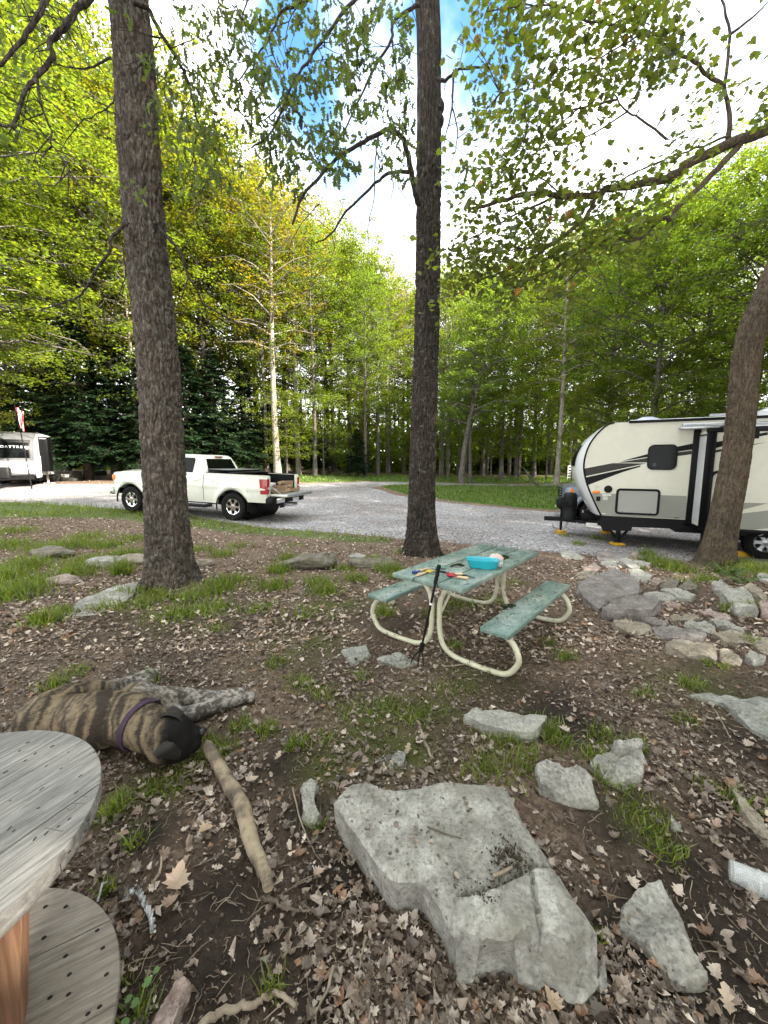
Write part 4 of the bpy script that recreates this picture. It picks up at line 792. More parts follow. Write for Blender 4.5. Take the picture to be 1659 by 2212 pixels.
def wheel(parent, x, y, z, R, w, side, rim_mat=None):
    """tyre with tread blocks, rim with six spokes; side = +1 faces +y"""
    M = Matrix.Translation((x, y, z)) @ Matrix.Rotation(rad(-90 * side), 4, 'X')
    e = bpy.data.objects.new('wheel', None); COL.objects.link(e); e.parent = parent; e.matrix_local = M
    mb = MB(); rr = R * .60
    mb.lathe([(rr, -w/2 + .02), (R * .86, -w/2), (R * .965, -w * .42), (R, -w * .30), (R, w * .30), (R * .965, w * .42), (R * .86, w/2), (rr, w/2 - .02), (rr - .02, w/2 - .05), (rr - .02, -w/2 + .05)], 40, closed=True)
    for k in range(36):
        a = 2 * math.pi * k / 36
        for q in (-1, 1): mb.box((R * math.cos(a + q * .04), R * math.sin(a + q * .04), q * w * .22), (.022, .045, w * .34), 0, Matrix.Rotation(a, 4, 'Z'))
    mb.build('tyre', RUBBER, e, 30)
    mb = MB(); mb.lathe([(rr - .015, -w/2 + .05), (rr, w/2 - .03), (rr - .03, w/2 - .045), (rr - .045, w * .18), (rr - .05, -w/2 + .06)], 40, closed=True)
    for k in range(6):
        a = 2 * math.pi * k / 6; c, s = math.cos(a), math.sin(a); V = []
        for (r_, hw, z0, z1) in ((.05, .048, w*.26, w*.40), (rr * .6, .038, w*.24, w*.38), (rr - .02, .062, w*.22, w*.42)):
            for (dw, zz) in ((-hw, z0), (hw, z0), (hw * .8, z1), (-hw * .8, z1)): V.append((c * r_ - s * dw, s * r_ + c * dw, zz))
        mb.loft([V[0:4], V[4:8], V[8:12]])
    mb.lathe([(0, w*.42), (.05, w*.42), (.075, w*.36), (.08, w*.2)], 18); mb.build('rim', rim_mat or CHROME, e, 35)
    mb = MB(); mb.lathe([(0, 0), (rr * .8, 0), (rr * .8, .03), (0, .03)], 24); mb.build('brake_disc', BLACKP, e, 35); return e

def pickup(name, M, paint, label, tail_open=True, cat='pickup truck', group=None):
    e = empty(name, mat=M, label=label, cat=cat, group=group); R = .42; AX = (0.0, 3.9)
    def top(x):
        if x < 1.02: return 1.40
        if x < 2.95: return 1.38
        if x < 4.3: return 1.36 - .05 * ((x - 2.95) / 1.35) ** 2
        return 1.31 - .10 * ((x - 4.3) / .55) ** 2
    def wid(x):
        w = 1.0
        if x > 4.2: w -= .16 * ((x - 4.2) / .65) ** 2
        if x < -.95: w -= .04 * ((-.95 - x) / .25) ** 2
        return w
    def bot(x):
        for a in AX:
            d = abs(x - a)
            if d < .54: return .42 + math.sqrt(max(.54 ** 2 - d * d, 0)) * .97
        return .50 if -.3 < x < 4.2 else (.60 if x < 0 else .55)
    xs_ = sorted(set(list(np.round(np.arange(-1.17, 4.86, .055), 4)) + [a + s * .5401 for a in AX for s in (-1, 1)] + [a + s * .5399 for a in AX for s in (-1, 1)] + [4.85]))
    K = 12; mb = MB()
    for sd in (1, -1):
        V, F = [], []
        for x in xs_:
            b, t = bot(x), top(x)
            for k in range(K + 1):
                z = b + (t - b) * k / K; y = wid(x) - .055 * (max(z - 1.0, 0) / .4) ** 2 - .05 * (max(.85 - z, 0) / .4) ** 2 + (.018 if abs(z - 1.02) < .03 else 0)
                if any(abs(x - a) < .72 for a in AX):
                    a = min(AX, key=lambda q: abs(x - q)); rr = math.hypot(x - a, z - .42); y += .035 * max(0, 1 - abs(rr - .60) / .13)
                if x > 4.6 : y -= .1 * ((x - 4.6) / .25) ** 2 * 1.0
                V.append((x, sd * y, z))
        for i in range(len(xs_) - 1):
            for k in range(K): q = i * (K + 1) + k; F.append((q, q + K + 1, q + K + 2, q + 1) if sd > 0 else (q, q + 1, q + K + 2, q + K + 1))
        mb.add(V, F)
    # hood, cowl, nose
    hx = [x for x in xs_ if x >= 2.95]; V, F = [], []; J = 10
    for x in hx:
        for j in range(J + 1):
            y = -1 + 2 * j / J; V.append((x, y * (wid(x) - .05 - (.1 * ((x - 4.6) / .25) ** 2 if x > 4.6 else 0)), top(x) + .045 * (1 - y ** 4) + (.02 if abs(y) < .5 else 0)))
    for i in range(len(hx) - 1):
        for j in range(J): q = i * (J + 1) + j; F.append((q, q + 1, q + J + 2, q + J + 1))
    mb.add(V, F); mb.loft([[(4.85, -.76, .62), (4.85, .76, .62), (4.85, .76, 1.24), (4.85, -.76, 1.24)], [(4.88, -.7, .66), (4.88, .7, .66), (4.88, .7, 1.22), (4.88, -.7, 1.22)]])
    # bed rails and rear corner posts
    for sd in (1, -1):
        mb.box((-.08, sd * .885, 1.395), (2.16, .14, .03), .008); mb.box((-1.145, sd * .865, 1.00), (.06, .17, .80), .01)
    mb.build('body', paint, e, 40)
    # cab
    def ring(z, x0, x1, hy, r): return [(px_ + (x0 + x1) / 2, py_, z) for px_, py_ in rrect(x1 - x0, 2 * hy, r, 4)]
    mb = MB(); mb.loft([ring(1.37, 1.03, 3.12, .945, .06), ring(1.40, 1.05, 3.08, .935, .08), ring(1.66, 1.16, 2.76, .835, .10), ring(1.88, 1.25, 2.46, .745, .14), ring(1.945, 1.32, 2.32, .69, .17), ring(1.965, 1.5, 2.1, .55, .2)])
    mb.build('cab', paint, e, 50)
    def sidey(z): return .935 - (.935 - .745) * (z - 1.40) / .48
    def pane(nm, pts, sd, mat=GLASS, off=.005):
        mb = MB(); V = [(x, sd * (sidey(z) + off), z) for x, z in pts]; n = len(V); V2 = [(x, y - sd * .006, z) for x, y, z in V]
        mb.add(V + V2, [tuple(range(n))] + [(i, (i + 1) % n, n + (i + 1) % n, n + i) for i in range(n)]); return mb.build(nm, mat, e, 0)
    for sd in (1, -1):
        pane('window_trim', [(1.46, 1.405), (2.06, 1.405), (2.06, 1.86), (1.53, 1.86), (1.47, 1.80)], sd, BLACKP, .003); pane('side_window', [(1.50, 1.43), (2.03, 1.43), (2.03, 1.84), (1.56, 1.84), (1.50, 1.79)], sd, GLASS, .008)
        pane('side_window', [(2.10, 1.43), (2.95, 1.43), (2.58, 1.80), (2.5, 1.84), (2.10, 1.84)], sd, GLASS, .008)
        mb = MB(); mb.box((2.95, sd * 1.06, 1.45), (.12, .22, .2), .04); mb.build('mirror', BLACKP, e)
        # doors: seams stand proud as thin panels
        for x0, x1 in ((1.12, 2.07), (2.09, 3.0)):
            mb = MB(); V = []
            for z in np.linspace(.56, 1.37, 9):
                y = 1.0 - .055 * (max(z - 1.0, 0) / .4) ** 2 - .05 * (max(.85 - z, 0) / .4) ** 2 + .006 + (.018 if abs(z - 1.02) < .03 else 0)
                V += [(x0 + (.10 if z < .75 and x0 < 1.2 else 0), sd * y, z), (x1, sd * y, z)]
            mb.add(V, [(2 * i, 2 * i + 1, 2 * i + 3, 2 * i + 2) for i in range(8)]); d = mb.build('door', paint, e, 40)
            mb = MB(); mb.box((x0 + .16, sd * 1.0, 1.20), (.20, .045, .045), .015); mb.build('handle', CHROME, d)
        mb = MB(); mb.tube([(.75, sd * 1.0, .44), (.95, sd * 1.06, .40), (2.9, sd * 1.06, .40), (3.1, sd * 1.0, .44)], .055, 10); mb.build('running_board', BLACKP, e)
        mb = MB(); mb.tube([(a_[0], sd * 1.002, a_[1]) for a_ in [(0 + .56 * math.cos(t), .42 + .545 * math.sin(t)) for t in np.linspace(-.2, math.pi + .2, 22)]], .022, 6); mb.build('fender_lip', BLACKP, e)
        mb = MB(); mb.tube([(a_[0], sd * 1.002, a_[1]) for a_ in [(3.9 + .56 * math.cos(t), .42 + .545 * math.sin(t)) for t in np.linspace(-.2, math.pi + .2, 22)]], .022, 6); mb.build('fender_lip', BLACKP, e)
        mb = MB(); mb.box((-.62, sd * .86, .42), (.02, .30, .36), .005); mb.build('mud_flap', BLACKP, e)
        for a in AX: wheel(e, a, sd * .86, R, R, .29, sd)
        mb = MB(); mb.loft([[(-1.19, sd * (.86), .86), (-1.19, sd * .86, 1.31), (-1.19, sd * .985, 1.31), (-1.19, sd * .99, .86)], [(-.96, sd * (.9), .86), (-.93, sd * .9, 1.30), (-.93, sd * .998, 1.30), (-.98, sd * 1.014, .86)]]); t_ = mb.build('tail_light', REDL, e, 0)
        mb = MB(); mb.box((-1.192, sd * .915, 1.04), (.008, .07, .06), .003); mb.build('reverse_lamp', CLEARL, t_)
        mb = MB(); mb.loft([[(4.55, sd * .93, 1.02), (4.55, sd * .93, 1.24), (4.50, sd * .85, 1.25), (4.5, sd * .85, 1.01)], [(4.87, sd * .70, 1.00), (4.87, sd * .70, 1.22), (4.85, sd * .60, 1.22), (4.85, sd * .60, 1.0)]]); h_ = mb.build('headlight', CLEARL, e, 0)
        mb = MB(); mb.box((4.62, sd * .945, 1.12), (.12, .04, .16), .01); mb.build('marker_lamp', AMBER, h_)
    for sd in (1, -1):
        for x_s in (1.035, 2.08, 3.03):
            mb = MB(); mb.tube([(x_s, sd * (1.0 - .055 * (max(z - 1.0, 0) / .4) ** 2 - .05 * (max(.85 - z, 0) / .4) ** 2 + .004 + (.018 if abs(z - 1.02) < .03 else 0)), z) for z in np.linspace(.56, 1.375, 12)], .006, 5); mb.build('door_seam', BLACKP, e)
    mb = MB(); n_ = 24; mb.tube([(.62 + .10 * math.cos(t), 1.005, 1.10 + .10 * math.sin(t)) for t in np.linspace(0, 2 * math.pi, n_)], .006, 5); mb.build('fuel_door', paint, e)
    # rear window, brake lamp, windscreen
    def back(z): return 1.05 + (z - 1.40) * .2 / .48
    mb = MB(); V = [(back(z) - .012, y, z) for y, z in ((-.70, 1.47), (.70, 1.47), (.60, 1.84), (-.60, 1.84))]; mb.add(V + [(x + .02, y, z) for x, y, z in V], [(0,1,2,3), (0,1,5,4), (1,2,6,5), (2,3,7,6), (3,0,4,7)]); mb.build('rear_window', GLASS, e, 0)
    mb = MB(); mb.box((1.245, 0, 1.905), (.05, .36, .035), .008); mb.build('brake_lamp', REDL, e)
    mb = MB(); V = [(3.03 - (z - 1.44) * 1.22 + .015, y, z) for y, z in ((-.78, 1.44), (.78, 1.44), (.62, 1.85), (-.62, 1.85))]; mb.add(V, [(0,1,2,3)]); mb.build('windscreen', GLASS, e, 0)
    # bed
    mb = MB(); mb.box((-.08, 0, .84), (2.16, 1.66, .04)); mb.box((.99, 0, 1.12), (.04, 1.66, .56))
    for sd in (1, -1): mb.box((-.08, sd * .815, 1.13), (2.14, .03, .54)); mb.box((-.0, sd * .72, .96), (.9, .2, .2), .04)
    mb.build('bed_liner', BLACKP, e, 30)
    mb = MB()
    for sd in (1, -1): mb.box((-.08, sd * .875, 1.418), (2.14, .10, .018), .006)
    mb.build('bed_rail_cap', BLACKP, e)
    mb = MB()
    for k in range(3): mb.box((.78 - .36 * k, 0, 1.445 + .052 * (k % 2)), (.34 if k else .42, 1.66, .045), .012)
    mb.box((.60, 0, 1.505), (.85, 1.62, .03), .01); mb.build('folded_bed_cover', BLACKP, e)
    mb = MB(); mb.box((.6, 0, 1.525), (.80, 1.56, .008), .003); mb.build('cover_trim', STEEL, e)
    if tail_open:
        mb = MB(); mb.box((-1.46, 0, .825), (.58, 1.60, .065), .02); t_ = mb.build('tailgate', paint, e)
        mb = MB(); mb.box((-1.46, 0, .862), (.50, 1.50, .012), .004); mb.build('inner_panel', STEEL, t_)
        mb = MB(); mb.box((-1.755, 0, .828), (.02, 1.58, .075), .006); mb.build('edge_trim', STEEL, t_)
        for sd in (1, -1):
            mb = MB(); mb.tube([(-1.15, sd * .80, 1.12), (-1.55, sd * .79, .87)], .008, 6); mb.build('stay_cable', STEEL, t_)
    mb = MB(); mb.box((-1.27, 0, .66), (.16, 1.70, .19), .04); b_ = mb.build('rear_bumper', CHROME, e)
    mb = MB()
    for sd in (1, -1): mb.box((-1.25, sd * .86, .655), (.24, .30, .21), .05)
    mb.box((-1.27, 0, .765), (.20, 1.9, .03), .01); mb.build('bumper_step', BLACKP, b_)
    mb = MB(); mb.box((-1.355, 0, .65), (.02, .46, .15), .01); mb.build('plate_recess', BLACKP, b_)
    mb = MB(); mb.box((-1.32, 0, .48), (.30, .09, .09), .01); mb.tube([(-.5, -.55, .45), (-1.05, -.55, .45), (-1.32, -.60, .46)], .05, 12); mb.build('hitch_and_exhaust', STEEL, e)
    mb = MB(); mb.box((1.6, 0, .48), (5.2, 1.1, .16), .03); mb.tube([(0, -.8, .42), (0, .8, .42)], .07, 10); mb.lathe([(0, -.16), (.14, -.1), (.16, 0), (.14, .1), (0, .16)], 14, Matrix.Translation((0, 0, .42))); mb.tube([(3.9, -.8, .42), (3.9, .8, .42)], .06, 10); mb.build('chassis', BLACKP, e, 40)
    for a in AX:
        mb = MB(); mb.lathe([(.53, -.83), (.53, .83)], 28, Matrix.Translation((a, 0, .42)) @ Matrix.Rotation(rad(90), 4, 'X')); mb.build('wheel_well', BLACKP, e, 40)
    mb = MB(); mb.box((4.90, 0, .64), (.12, 1.72, .22), .04); mb.build('front_bumper', CHROME, e)
    mb = MB(); mb.box((4.885, 0, 1.02), (.05, 1.10, .38), .02)
    g_ = mb.build('grille', BLACKP, e); mb = MB()
    for k in range(4): mb.box((4.915, 0, .89 + .09 * k), (.03, 1.06, .03), .008)
    mb.build('grille_bar', CHROME, g_)
    return e
# white pickup: heading left and a little away, nose slightly uphill
hd = rad(74.5); fx = Vector((-math.sin(hd), math.cos(hd), math.tan(rad(2.0))))
pr = at(509, 1128, 11.75); lx = Vector((-fx.y, fx.x, 0)).normalized()      # left of the heading = towards the camera
o0 = Vector((pr[0], pr[1], tz(pr[0], pr[1]) + .02)) - lx * .86
TM = frame_mat(o0, fx, lx)
truck = pickup('pickup_truck', TM, WHITE, 'cream white four-door pickup with its tailgate down, parked on the gravel behind the left oak')
# load on the tailgate
WOODEND = PM('split_wood', [(.3, (.26, .16, .085)), (.5, (.42, .28, .16)), (.7, (.58, .44, .28))], 14, .8, .3, 40, .004, stretch=(1, 6, 6)); WOODBARK = PM('log_bark', [(.3, (.06, .042, .03)), (.7, (.16, .115, .085))], 16, .9, .5, 40, .008)
def split_log(p, L, r, roll, yaw, label):
    M = TM @ Matrix.Translation(p) @ Matrix.Rotation(rad(yaw), 4, 'Z'); e = empty('firewood_log', mat=M, label=label, cat='log', group='split firewood on the tailgate')
    pts = [(0, -.05 * r)] + [(r * math.cos(a) * 1.05, r * math.sin(a)) for a in np.linspace(rad(-48), rad(48), 6)]; ca, sa = math.cos(rad(roll)), math.sin(rad(roll))
    pts = [((x - .5 * r) * ca - y * sa, (x - .5 * r) * sa + y * ca) for x, y in pts]
    ring = lambda yy, s: [(x * s, yy, z * s) for x, z in pts]
    mb = MB(); mb.loft([ring(-L/2, .97), ring(-L/6, 1.02), ring(L/4, .98), ring(L/2, 1.0)]); mb.build('split_face', WOODEND, e, 20)
    n = len(pts); mb = MB(); V = []
    for yy in (-L/2 + .004, 0, L/2 - .004): V += [(pts[i][0] * 1.03 + .003, yy, pts[i][1] * 1.03) for i in range(1, n)]
    mb.add(V, [(a * (n-1) + i, a * (n-1) + i + 1, (a+1) * (n-1) + i + 1, (a+1) * (n-1) + i) for a in range(2) for i in range(n - 2)]); mb.build('bark', WOODBARK, e, 40)
for q in [(-1.30, .52, .93, 90, 12), (-1.33, .18, .93, 40, -4), (-1.28, -.12, .93, 120, 8), (-1.34, -.38, .935, 75, -10), (-1.12, .35, .93, 200, 3), (-1.10, -.05, .93, 90, 5), (-1.28, .40, 1.055, 110, 20), (-1.30, .05, 1.05, 80, -14), (-1.22, -.25, 1.06, 30, 6), (-1.22, .24, 1.17, 95, 16), (-1.24, -.08, 1.165, 60, -22)]:
    split_log(q[:3], .42, .11, q[3], 90 + q[4] * 1.5 if q[1] > .3 else q[4], 'split log in the firewood heap on the lowered tailgate')
bx_ = empty('carton', mat=TM @ Matrix.Translation((-.92, .34, .86)) @ Matrix.Rotation(rad(8), 4, 'Z'), label='small white carton with a blue print behind the firewood in the truck bed', cat='box')
mb = MB(); mb.box((0, 0, .15), (.16, .36, .30), .004); mb.build('box_body', LABELW, bx_); mb = MB(); mb.box((-.082, .05, .17), (.004, .16, .10)); mb.build('blue_print', PM('blue_print', (.10, .20, .38), 20, .5), bx_)

# ------------------------------------------------------------------ cream travel trailer on the right
SA = Vector((.905, -.425, 0)).normalized(); SN = Vector((-.425, -.905, 0)).normalized()       # along towards the rear; out towards the camera
P0 = at(1299, 1113.6, 9.35); PO = Vector(P0)
def side(u, v, d=0.0):
    """(s, z) on the trailer side d metres proud of the wall"""
    r = ray(u, v); D = Vector(r); o = Vector((0, 0, CAM_H)); base = PO + SN * d; t = (base - o).dot(SN) / D.dot(SN); p = o + D * t; return ((p - PO).dot(SA), p.z)
def cpx(x, y): return (1151.9 + .30552 * x, 850.2 + .30552 * y)
def sc(x, y, d=0.0): return side(*cpx(x, y), d)
zg = tz(P0[0] + 1.5, P0[1] - .5); ZB = side(1299, 1113.6)[1]; ZT = sc(600, 206)[1]
CTM = Matrix(((SA.x, -SN.x, 0, PO.x), (SA.y, -SN.y, 0, PO.y), (0, 0, 1, 0), (0, 0, 0, 1)))    # local x = rearwards, y = inwards, z = world height
trailer = empty('travel_trailer', mat=CTM, label='big cream travel trailer with black and grey swooshes and an open slide-out', cat='travel trailer')
WT, LT_ = 2.44, 8.2
TWALL = PM('trailer_wall', [(.3, (.60, .58, .485)), (.7, (.65, .63, .53))], 1.5, .42, coat=.2, fine=(9, [(.3, (.96, .95, .93)), (.6, (1, 1, 1))]), rvar=.05)
TCAP = PM('trailer_cap', [(.3, (.68, .70, .70)), (.7, (.74, .76, .76))], 2, .22, coat=.6)
TGREY = PM('trailer_grey', [(.3, (.235, .235, .20)), (.7, (.27, .27, .235))], 2, .45)
TGREY2 = PM('storage_door_grey', (.315, .315, .29), 2, .45)
DGREY = PM('decal_dark_grey', (.038, .035, .031), 4, .45, spec=.2); BLK = PM('decal_black', (.004, .004, .0045), 4, .4, spec=.15)
prof = [(480, 862), (430, 760), (385, 650), (362, 560), (360, 490), (375, 420), (402, 355), (445, 295), (495, 245), (535, 217), (575, 206)]
pf = smooth_path([sc(*q) for q in prof], 3); pf = [(max(s, -.6), z) for s, z in pf]
print('trailer zb %.2f zt %.2f ground %.2f nose %.2f' % (ZB, ZT, zg, min(p[0] for p in pf)))
rear = [(LT_, ZT), (LT_, ZB)]
loop = [tuple(p) for p in pf] + rear
mb = MB(); mb.prism([(p[0], p[1]) for p in loop], 0, WT, Matrix(((1,0,0,0),(0,0,1,0),(0,1,0,0),(0,0,0,1)))); mb.build('body', TWALL, trailer, 0)
# moulded front cap bulging forward between the side walls
V, F = [], []; J = 12; npf = len(pf)
for j in range(J + 1):
    t = j / J; bl = .27 * (math.sin(math.pi * t) ** .55 if 0 < t < 1 else 0)
    for i, (s, z) in enumerate(pf): f = i / (npf - 1); V.append((s - .012 - bl * (1 - .75 * f ** 3) * (.55 + .45 * math.sin(math.pi * min(f * 1.15 + .12, 1))), -.003 + t * (WT + .006), z))
for j in range(J):
    for i in range(npf - 1): q = j * npf + i; F.append((q, q + 1, q + npf + 1, q + npf))
mb = MB(); mb.add(V, F); cap_ = mb.build('front_cap', TCAP, trailer, 60)
V2, F2 = [], []; a0, a1 = int(npf * .36), int(npf * .64)
for j in range(2, J - 1):
    for i in range(a0, a1): p = V[j * npf + i]; V2.append((p[0] - .012, p[1], p[2]))
w_ = a1 - a0
for j in range(J - 4):
    for i in range(w_ - 1): q = j * w_ + i; F2.append((q, q + 1, q + w_ + 1, q + w_))
mb = MB(); mb.add(V2, F2); mb.build('front_window', GLASS, cap_, 60)
mb = MB(); mb.tube([(s - .004, -.004, z) for s, z in pf], .020, 6); mb.build('edge_trim', BLK, trailer)
def decal(nm, pts, mat, d=.004, parent=None, th=.003):
    P = [sc(x, y, d) for x, y in pts]; mb = MB(); n = len(P)
    mb.add([(s, -d, z) for s, z in P] + [(s, -d + th, z) for s, z in P], [tuple(range(n))] + [(i, (i + 1) % n, n + (i + 1) % n, n + i) for i in range(n)]); return mb.build(nm, mat, parent or trailer, 0)
decal('lower_band', [(390, 706), (560, 708), (900, 718), (1085, 724), (1085, 888), (900, 880), (480, 862), (436, 770), (408, 705)], TGREY, .003)
decal('stripe', [(362, 530), (560, 492), (798, 494), (362, 586)], DGREY); decal('stripe', [(366, 594), (760, 508), (756, 518), (640, 552), (376, 650)], BLK)
decal('stripe', [(600, 488), (820, 452), (820, 486)], DGREY, .005); decal('stripe', [(622, 478), (822, 424), (822, 446)], BLK, .005)
decal('stripe', [(1005, 378), (1130, 352), (1130, 395), (1005, 412)], BLK, .005); decal('stripe', [(1005, 418), (1120, 402), (1120, 428), (1005, 444)], DGREY, .005)
def side_panel(nm, cx_, cy_, w, h, mat, d, th, r=.06, frame=None, parent=None):
    s0, z0 = sc(cx_, cy_, d); M = Matrix(((1,0,0,s0),(0,0,1,0),(0,1,0,z0),(0,0,0,1)))
    mb = MB(); mb.prism(rrect(w, h, r, 6), -d, -d + th, M); o = mb.build(nm, mat, parent or trailer, 30); return o, s0, z0
def size(x0, y0, x1, y1): a, b = sc(x0, y0), sc(x1, y1); return abs(b[0] - a[0]), abs(b[1] - a[1])
w1, h1 = size(818, 450, 1010, 450)[0], size(910, 368, 910, 532)[1]
o, s0, z0 = side_panel('window', 914, 450, w1, h1, GLASS, .030, .026, .10); M = Matrix(((1,0,0,s0),(0,0,1,0),(0,1,0,z0),(0,0,0,1)))
mb = MB(); mb.prism(rrect(w1 + .05, h1 + .05, .12, 6), -.022, 0, M); mb.build('frame', BLK, o, 30)
mb = MB(); mb.box((s0 - w1 * .27, -.032, z0 - h1 * .32), (.06, .004, .07)); mb.build('sticker', PM('dark_sticker', (.05, .05, .05), 9, .5), o)
w2, h2 = size(590, 765, 885, 765)[0], size(735, 682, 735, 852)[1]
o, s0, z0 = side_panel('storage_door', 735, 766, w2, h2, TGREY2, .014, .012, .05)
mb = MB(); mb.tube([(s0 + x, -.012, z0 + z) for x, z in rrect(w2, h2, .06, 6)] + [(s0 + rrect(w2, h2, .06, 6)[0][0], -.012, z0 + rrect(w2, h2, .06, 6)[0][1])], .026, 8); mb.build('frame', BLK, o)
for dx in (-.34, .33):
    mb = MB(); mb.lathe([(0, .02), (.014, .02), (.016, 0)], 10, Matrix.Translation((s0 + dx * w2, -.014, z0 - h2 * .44)) @ Matrix.Rotation(rad(90), 4, 'X')); mb.build('latch', CHROME, o)
s0, z0 = sc(530, 676); mb = MB(); mb.lathe([(0, .03), (.05, .03), (.085, .02), (.09, 0)], 20, Matrix.Translation((s0, 0, z0)) @ Matrix.Rotation(rad(90), 4, 'X')); mb.build('vent', BLACKP, trailer)
s0, z0 = sc(460, 743); mb = MB(); mb.box((s0, -.008, z0), (.09, .018, .11), .006); mb.build('power_inlet', BLACKP, trailer)
s0, z0 = sc(445, 697); mb = MB(); mb.lathe([(0, .025), (.05, .02), (.07, 0)], 16, Matrix.Translation((s0, 0, z0)) @ Matrix.Rotation(rad(90), 4, 'X') @ Matrix.Diagonal((1.3, .6, 1, 1))); mb.build('marker_lamp', AMBER, trailer)
for x0, y0, x1, y1, k in ((438, 652, 466, 668, 3), (488, 712, 552, 722, 0), (492, 726, 526, 752, 3), (484, 846, 512, 851, 0), (995, 876, 1030, 881, 0)):
    o = decal('notice_sticker', [(x0, y0), (x1, y0), (x1, y1), (x0, y1)], PM('sticker', (.50, .50, .44), 40, .6) if k else BLACKP if x0 > 900 else LABELW, .006)
# skirt, frame, underbelly
SK = [(478, 862), (1085, 890), (1165, 902), (1165, 962), (700, 945), (694, 972), (492, 968), (480, 930)]
P = [sc(*q) for q in SK]; mb = MB(); mb.prism([(p[0], p[1]) for p in P], .02, WT - .02, Matrix(((1,0,0,0),(0,0,1,0),(0,1,0,0),(0,0,0,1)))); mb.build('underbelly', BLACKP, trailer, 0)
mb = MB(); zc_ = P[3][1]; mb.box((P[2][0] + 2.7, WT / 2, (ZB + zc_) / 2 - .04), (6.2, WT - .06, ZB - zc_ + .1), .01); mb.build('rear_underbelly', BLACKP, trailer, 0)
mb = MB(); rt = [sc(560, 206), sc(1180, 188)]; mb.box((LT_ / 2 + .25, -.015, ZT + .005), (LT_ - .35, .05, .06), .01); mb.build('gutter_rail', BLK, trailer)
mb = MB(); mb.box((LT_ / 2 + .2, WT / 2, ZT + .03), (LT_ - .5, WT - .1, .05), .02); mb.build('roof', TCAP, trailer)
# slide-out box
dS = .62
def frm(x, y): return sc(x, y, dS)
sl0 = sc(1112, 500)[0]; sf0 = frm(1232, 500)[0]
s_in = sc(1140, 600)[0]; ztop = frm(1250, 262)[1]; zbot = frm(1225, 948)[1]
print('slide: in %.2f corner %.2f ztop %.2f zbot %.2f' % (s_in, sf0, ztop, zbot))
s_a = (s_in + sf0) / 2
mb = MB(); mb.box((s_a + 2.2, -dS / 2, (ztop + zbot) / 2), (4.4, dS, ztop - zbot)); so_ = mb.build('slide_out', TWALL, trailer, 0)
mb = MB(); mb.box((s_a - .004, -dS / 2 + .02, (ztop + zbot) / 2 + .02), (.006, dS - .12, ztop - zbot - .12)); mb.build('end_panel', TCAP, so_, 0)
mb = MB(); hz = ztop - zbot
mb.box((s_a + .045, -dS - .006, (ztop + zbot) / 2), (.16, .04, hz + .02), .008); mb.box((s_a - .012, -dS + .02, (ztop + zbot) / 2), (.02, .06, hz + .02), .004)
mb.box((s_a - .02, -.015, (ztop + zbot) / 2), (.05, .03, hz + .12), .008); mb.box((s_a - .05, -.012, (ztop + zbot) / 2), (.13, .03, hz + .14), .006)
mb.box((s_a - .01, -dS / 2, ztop - .07), (.02, dS, .03)); mb.box((s_a + 2.2, -dS - .008, ztop + .01), (4.5, .05, .10), .01); mb.box((s_a + 2.2, -dS / 2, zbot - .03), (4.42, dS + .02, .08), .01); mb.build('corner_trim', BLK, so_, 30)
mb = MB(); mb.tube([(s_a - .35, -.10, ztop + .16), (s_a + 4.5, -.10, ztop + .16)], .05, 12); mb.box((s_a + 2.0, -.12, ztop + .10), (4.8, .2, .05), .01); mb.build('awning_roller', STEEL, so_)
mb = MB(); mb.box((s_a + .3, -.36, ztop + .09), (.06, .55, .05)); mb.box((s_a + .55, -dS - .02, ztop - .10), (.45, .05, .16), .01); mb.build('awning_bracket', BLK, so_)
def sdecal(nm, pts, mat, d=.006):
    P = [sc(x, y, dS + d) for x, y in pts]; mb = MB(); n = len(P); mb.add([(max(s, s_a + .13), -dS - d, z) for s, z in P] + [(max(s, s_a + .13), -dS - d + .004, z) for s, z in P], [tuple(range(n))] + [(i, (i + 1) % n, n + (i + 1) % n, n + i) for i in range(n)]); return mb.build(nm, mat, so_, 0)
sdecal('stripe', [(1270, 342), (1410, 320), (1590, 285), (1659, 272), (1659, 292), (1580, 306), (1410, 352), (1268, 386)], BLK); sdecal('stripe', [(1266, 400), (1410, 376), (1645, 345), (1400, 396), (1264, 418)], DGREY)
sdecal('lower_band', [(1230, 766), (1330, 768), (1500, 772), (1659, 776), (1490, 818), (1330, 860), (1490, 846), (1659, 826), (1800, 812), (1800, 940), (1560, 962), (1225, 945)], TGREY, .005)
P = [frm(1262, 552), frm(1430, 552), frm(1430, 882), frm(1258, 882)]; wd, ht = P[1][0] - P[0][0], P[0][1] - P[3][1]; ms, mz = (P[0][0] + P[1][0]) / 2, (P[0][1] + P[3][1]) / 2
rr_ = rrect(wd, ht, .12, 7); mb = MB(); mb.tube([(ms + x, -dS - .012, mz + z) for x, z in rr_ + rr_[:1]], .028, 8); hh = mb.build('hatch_frame', BLK, so_)
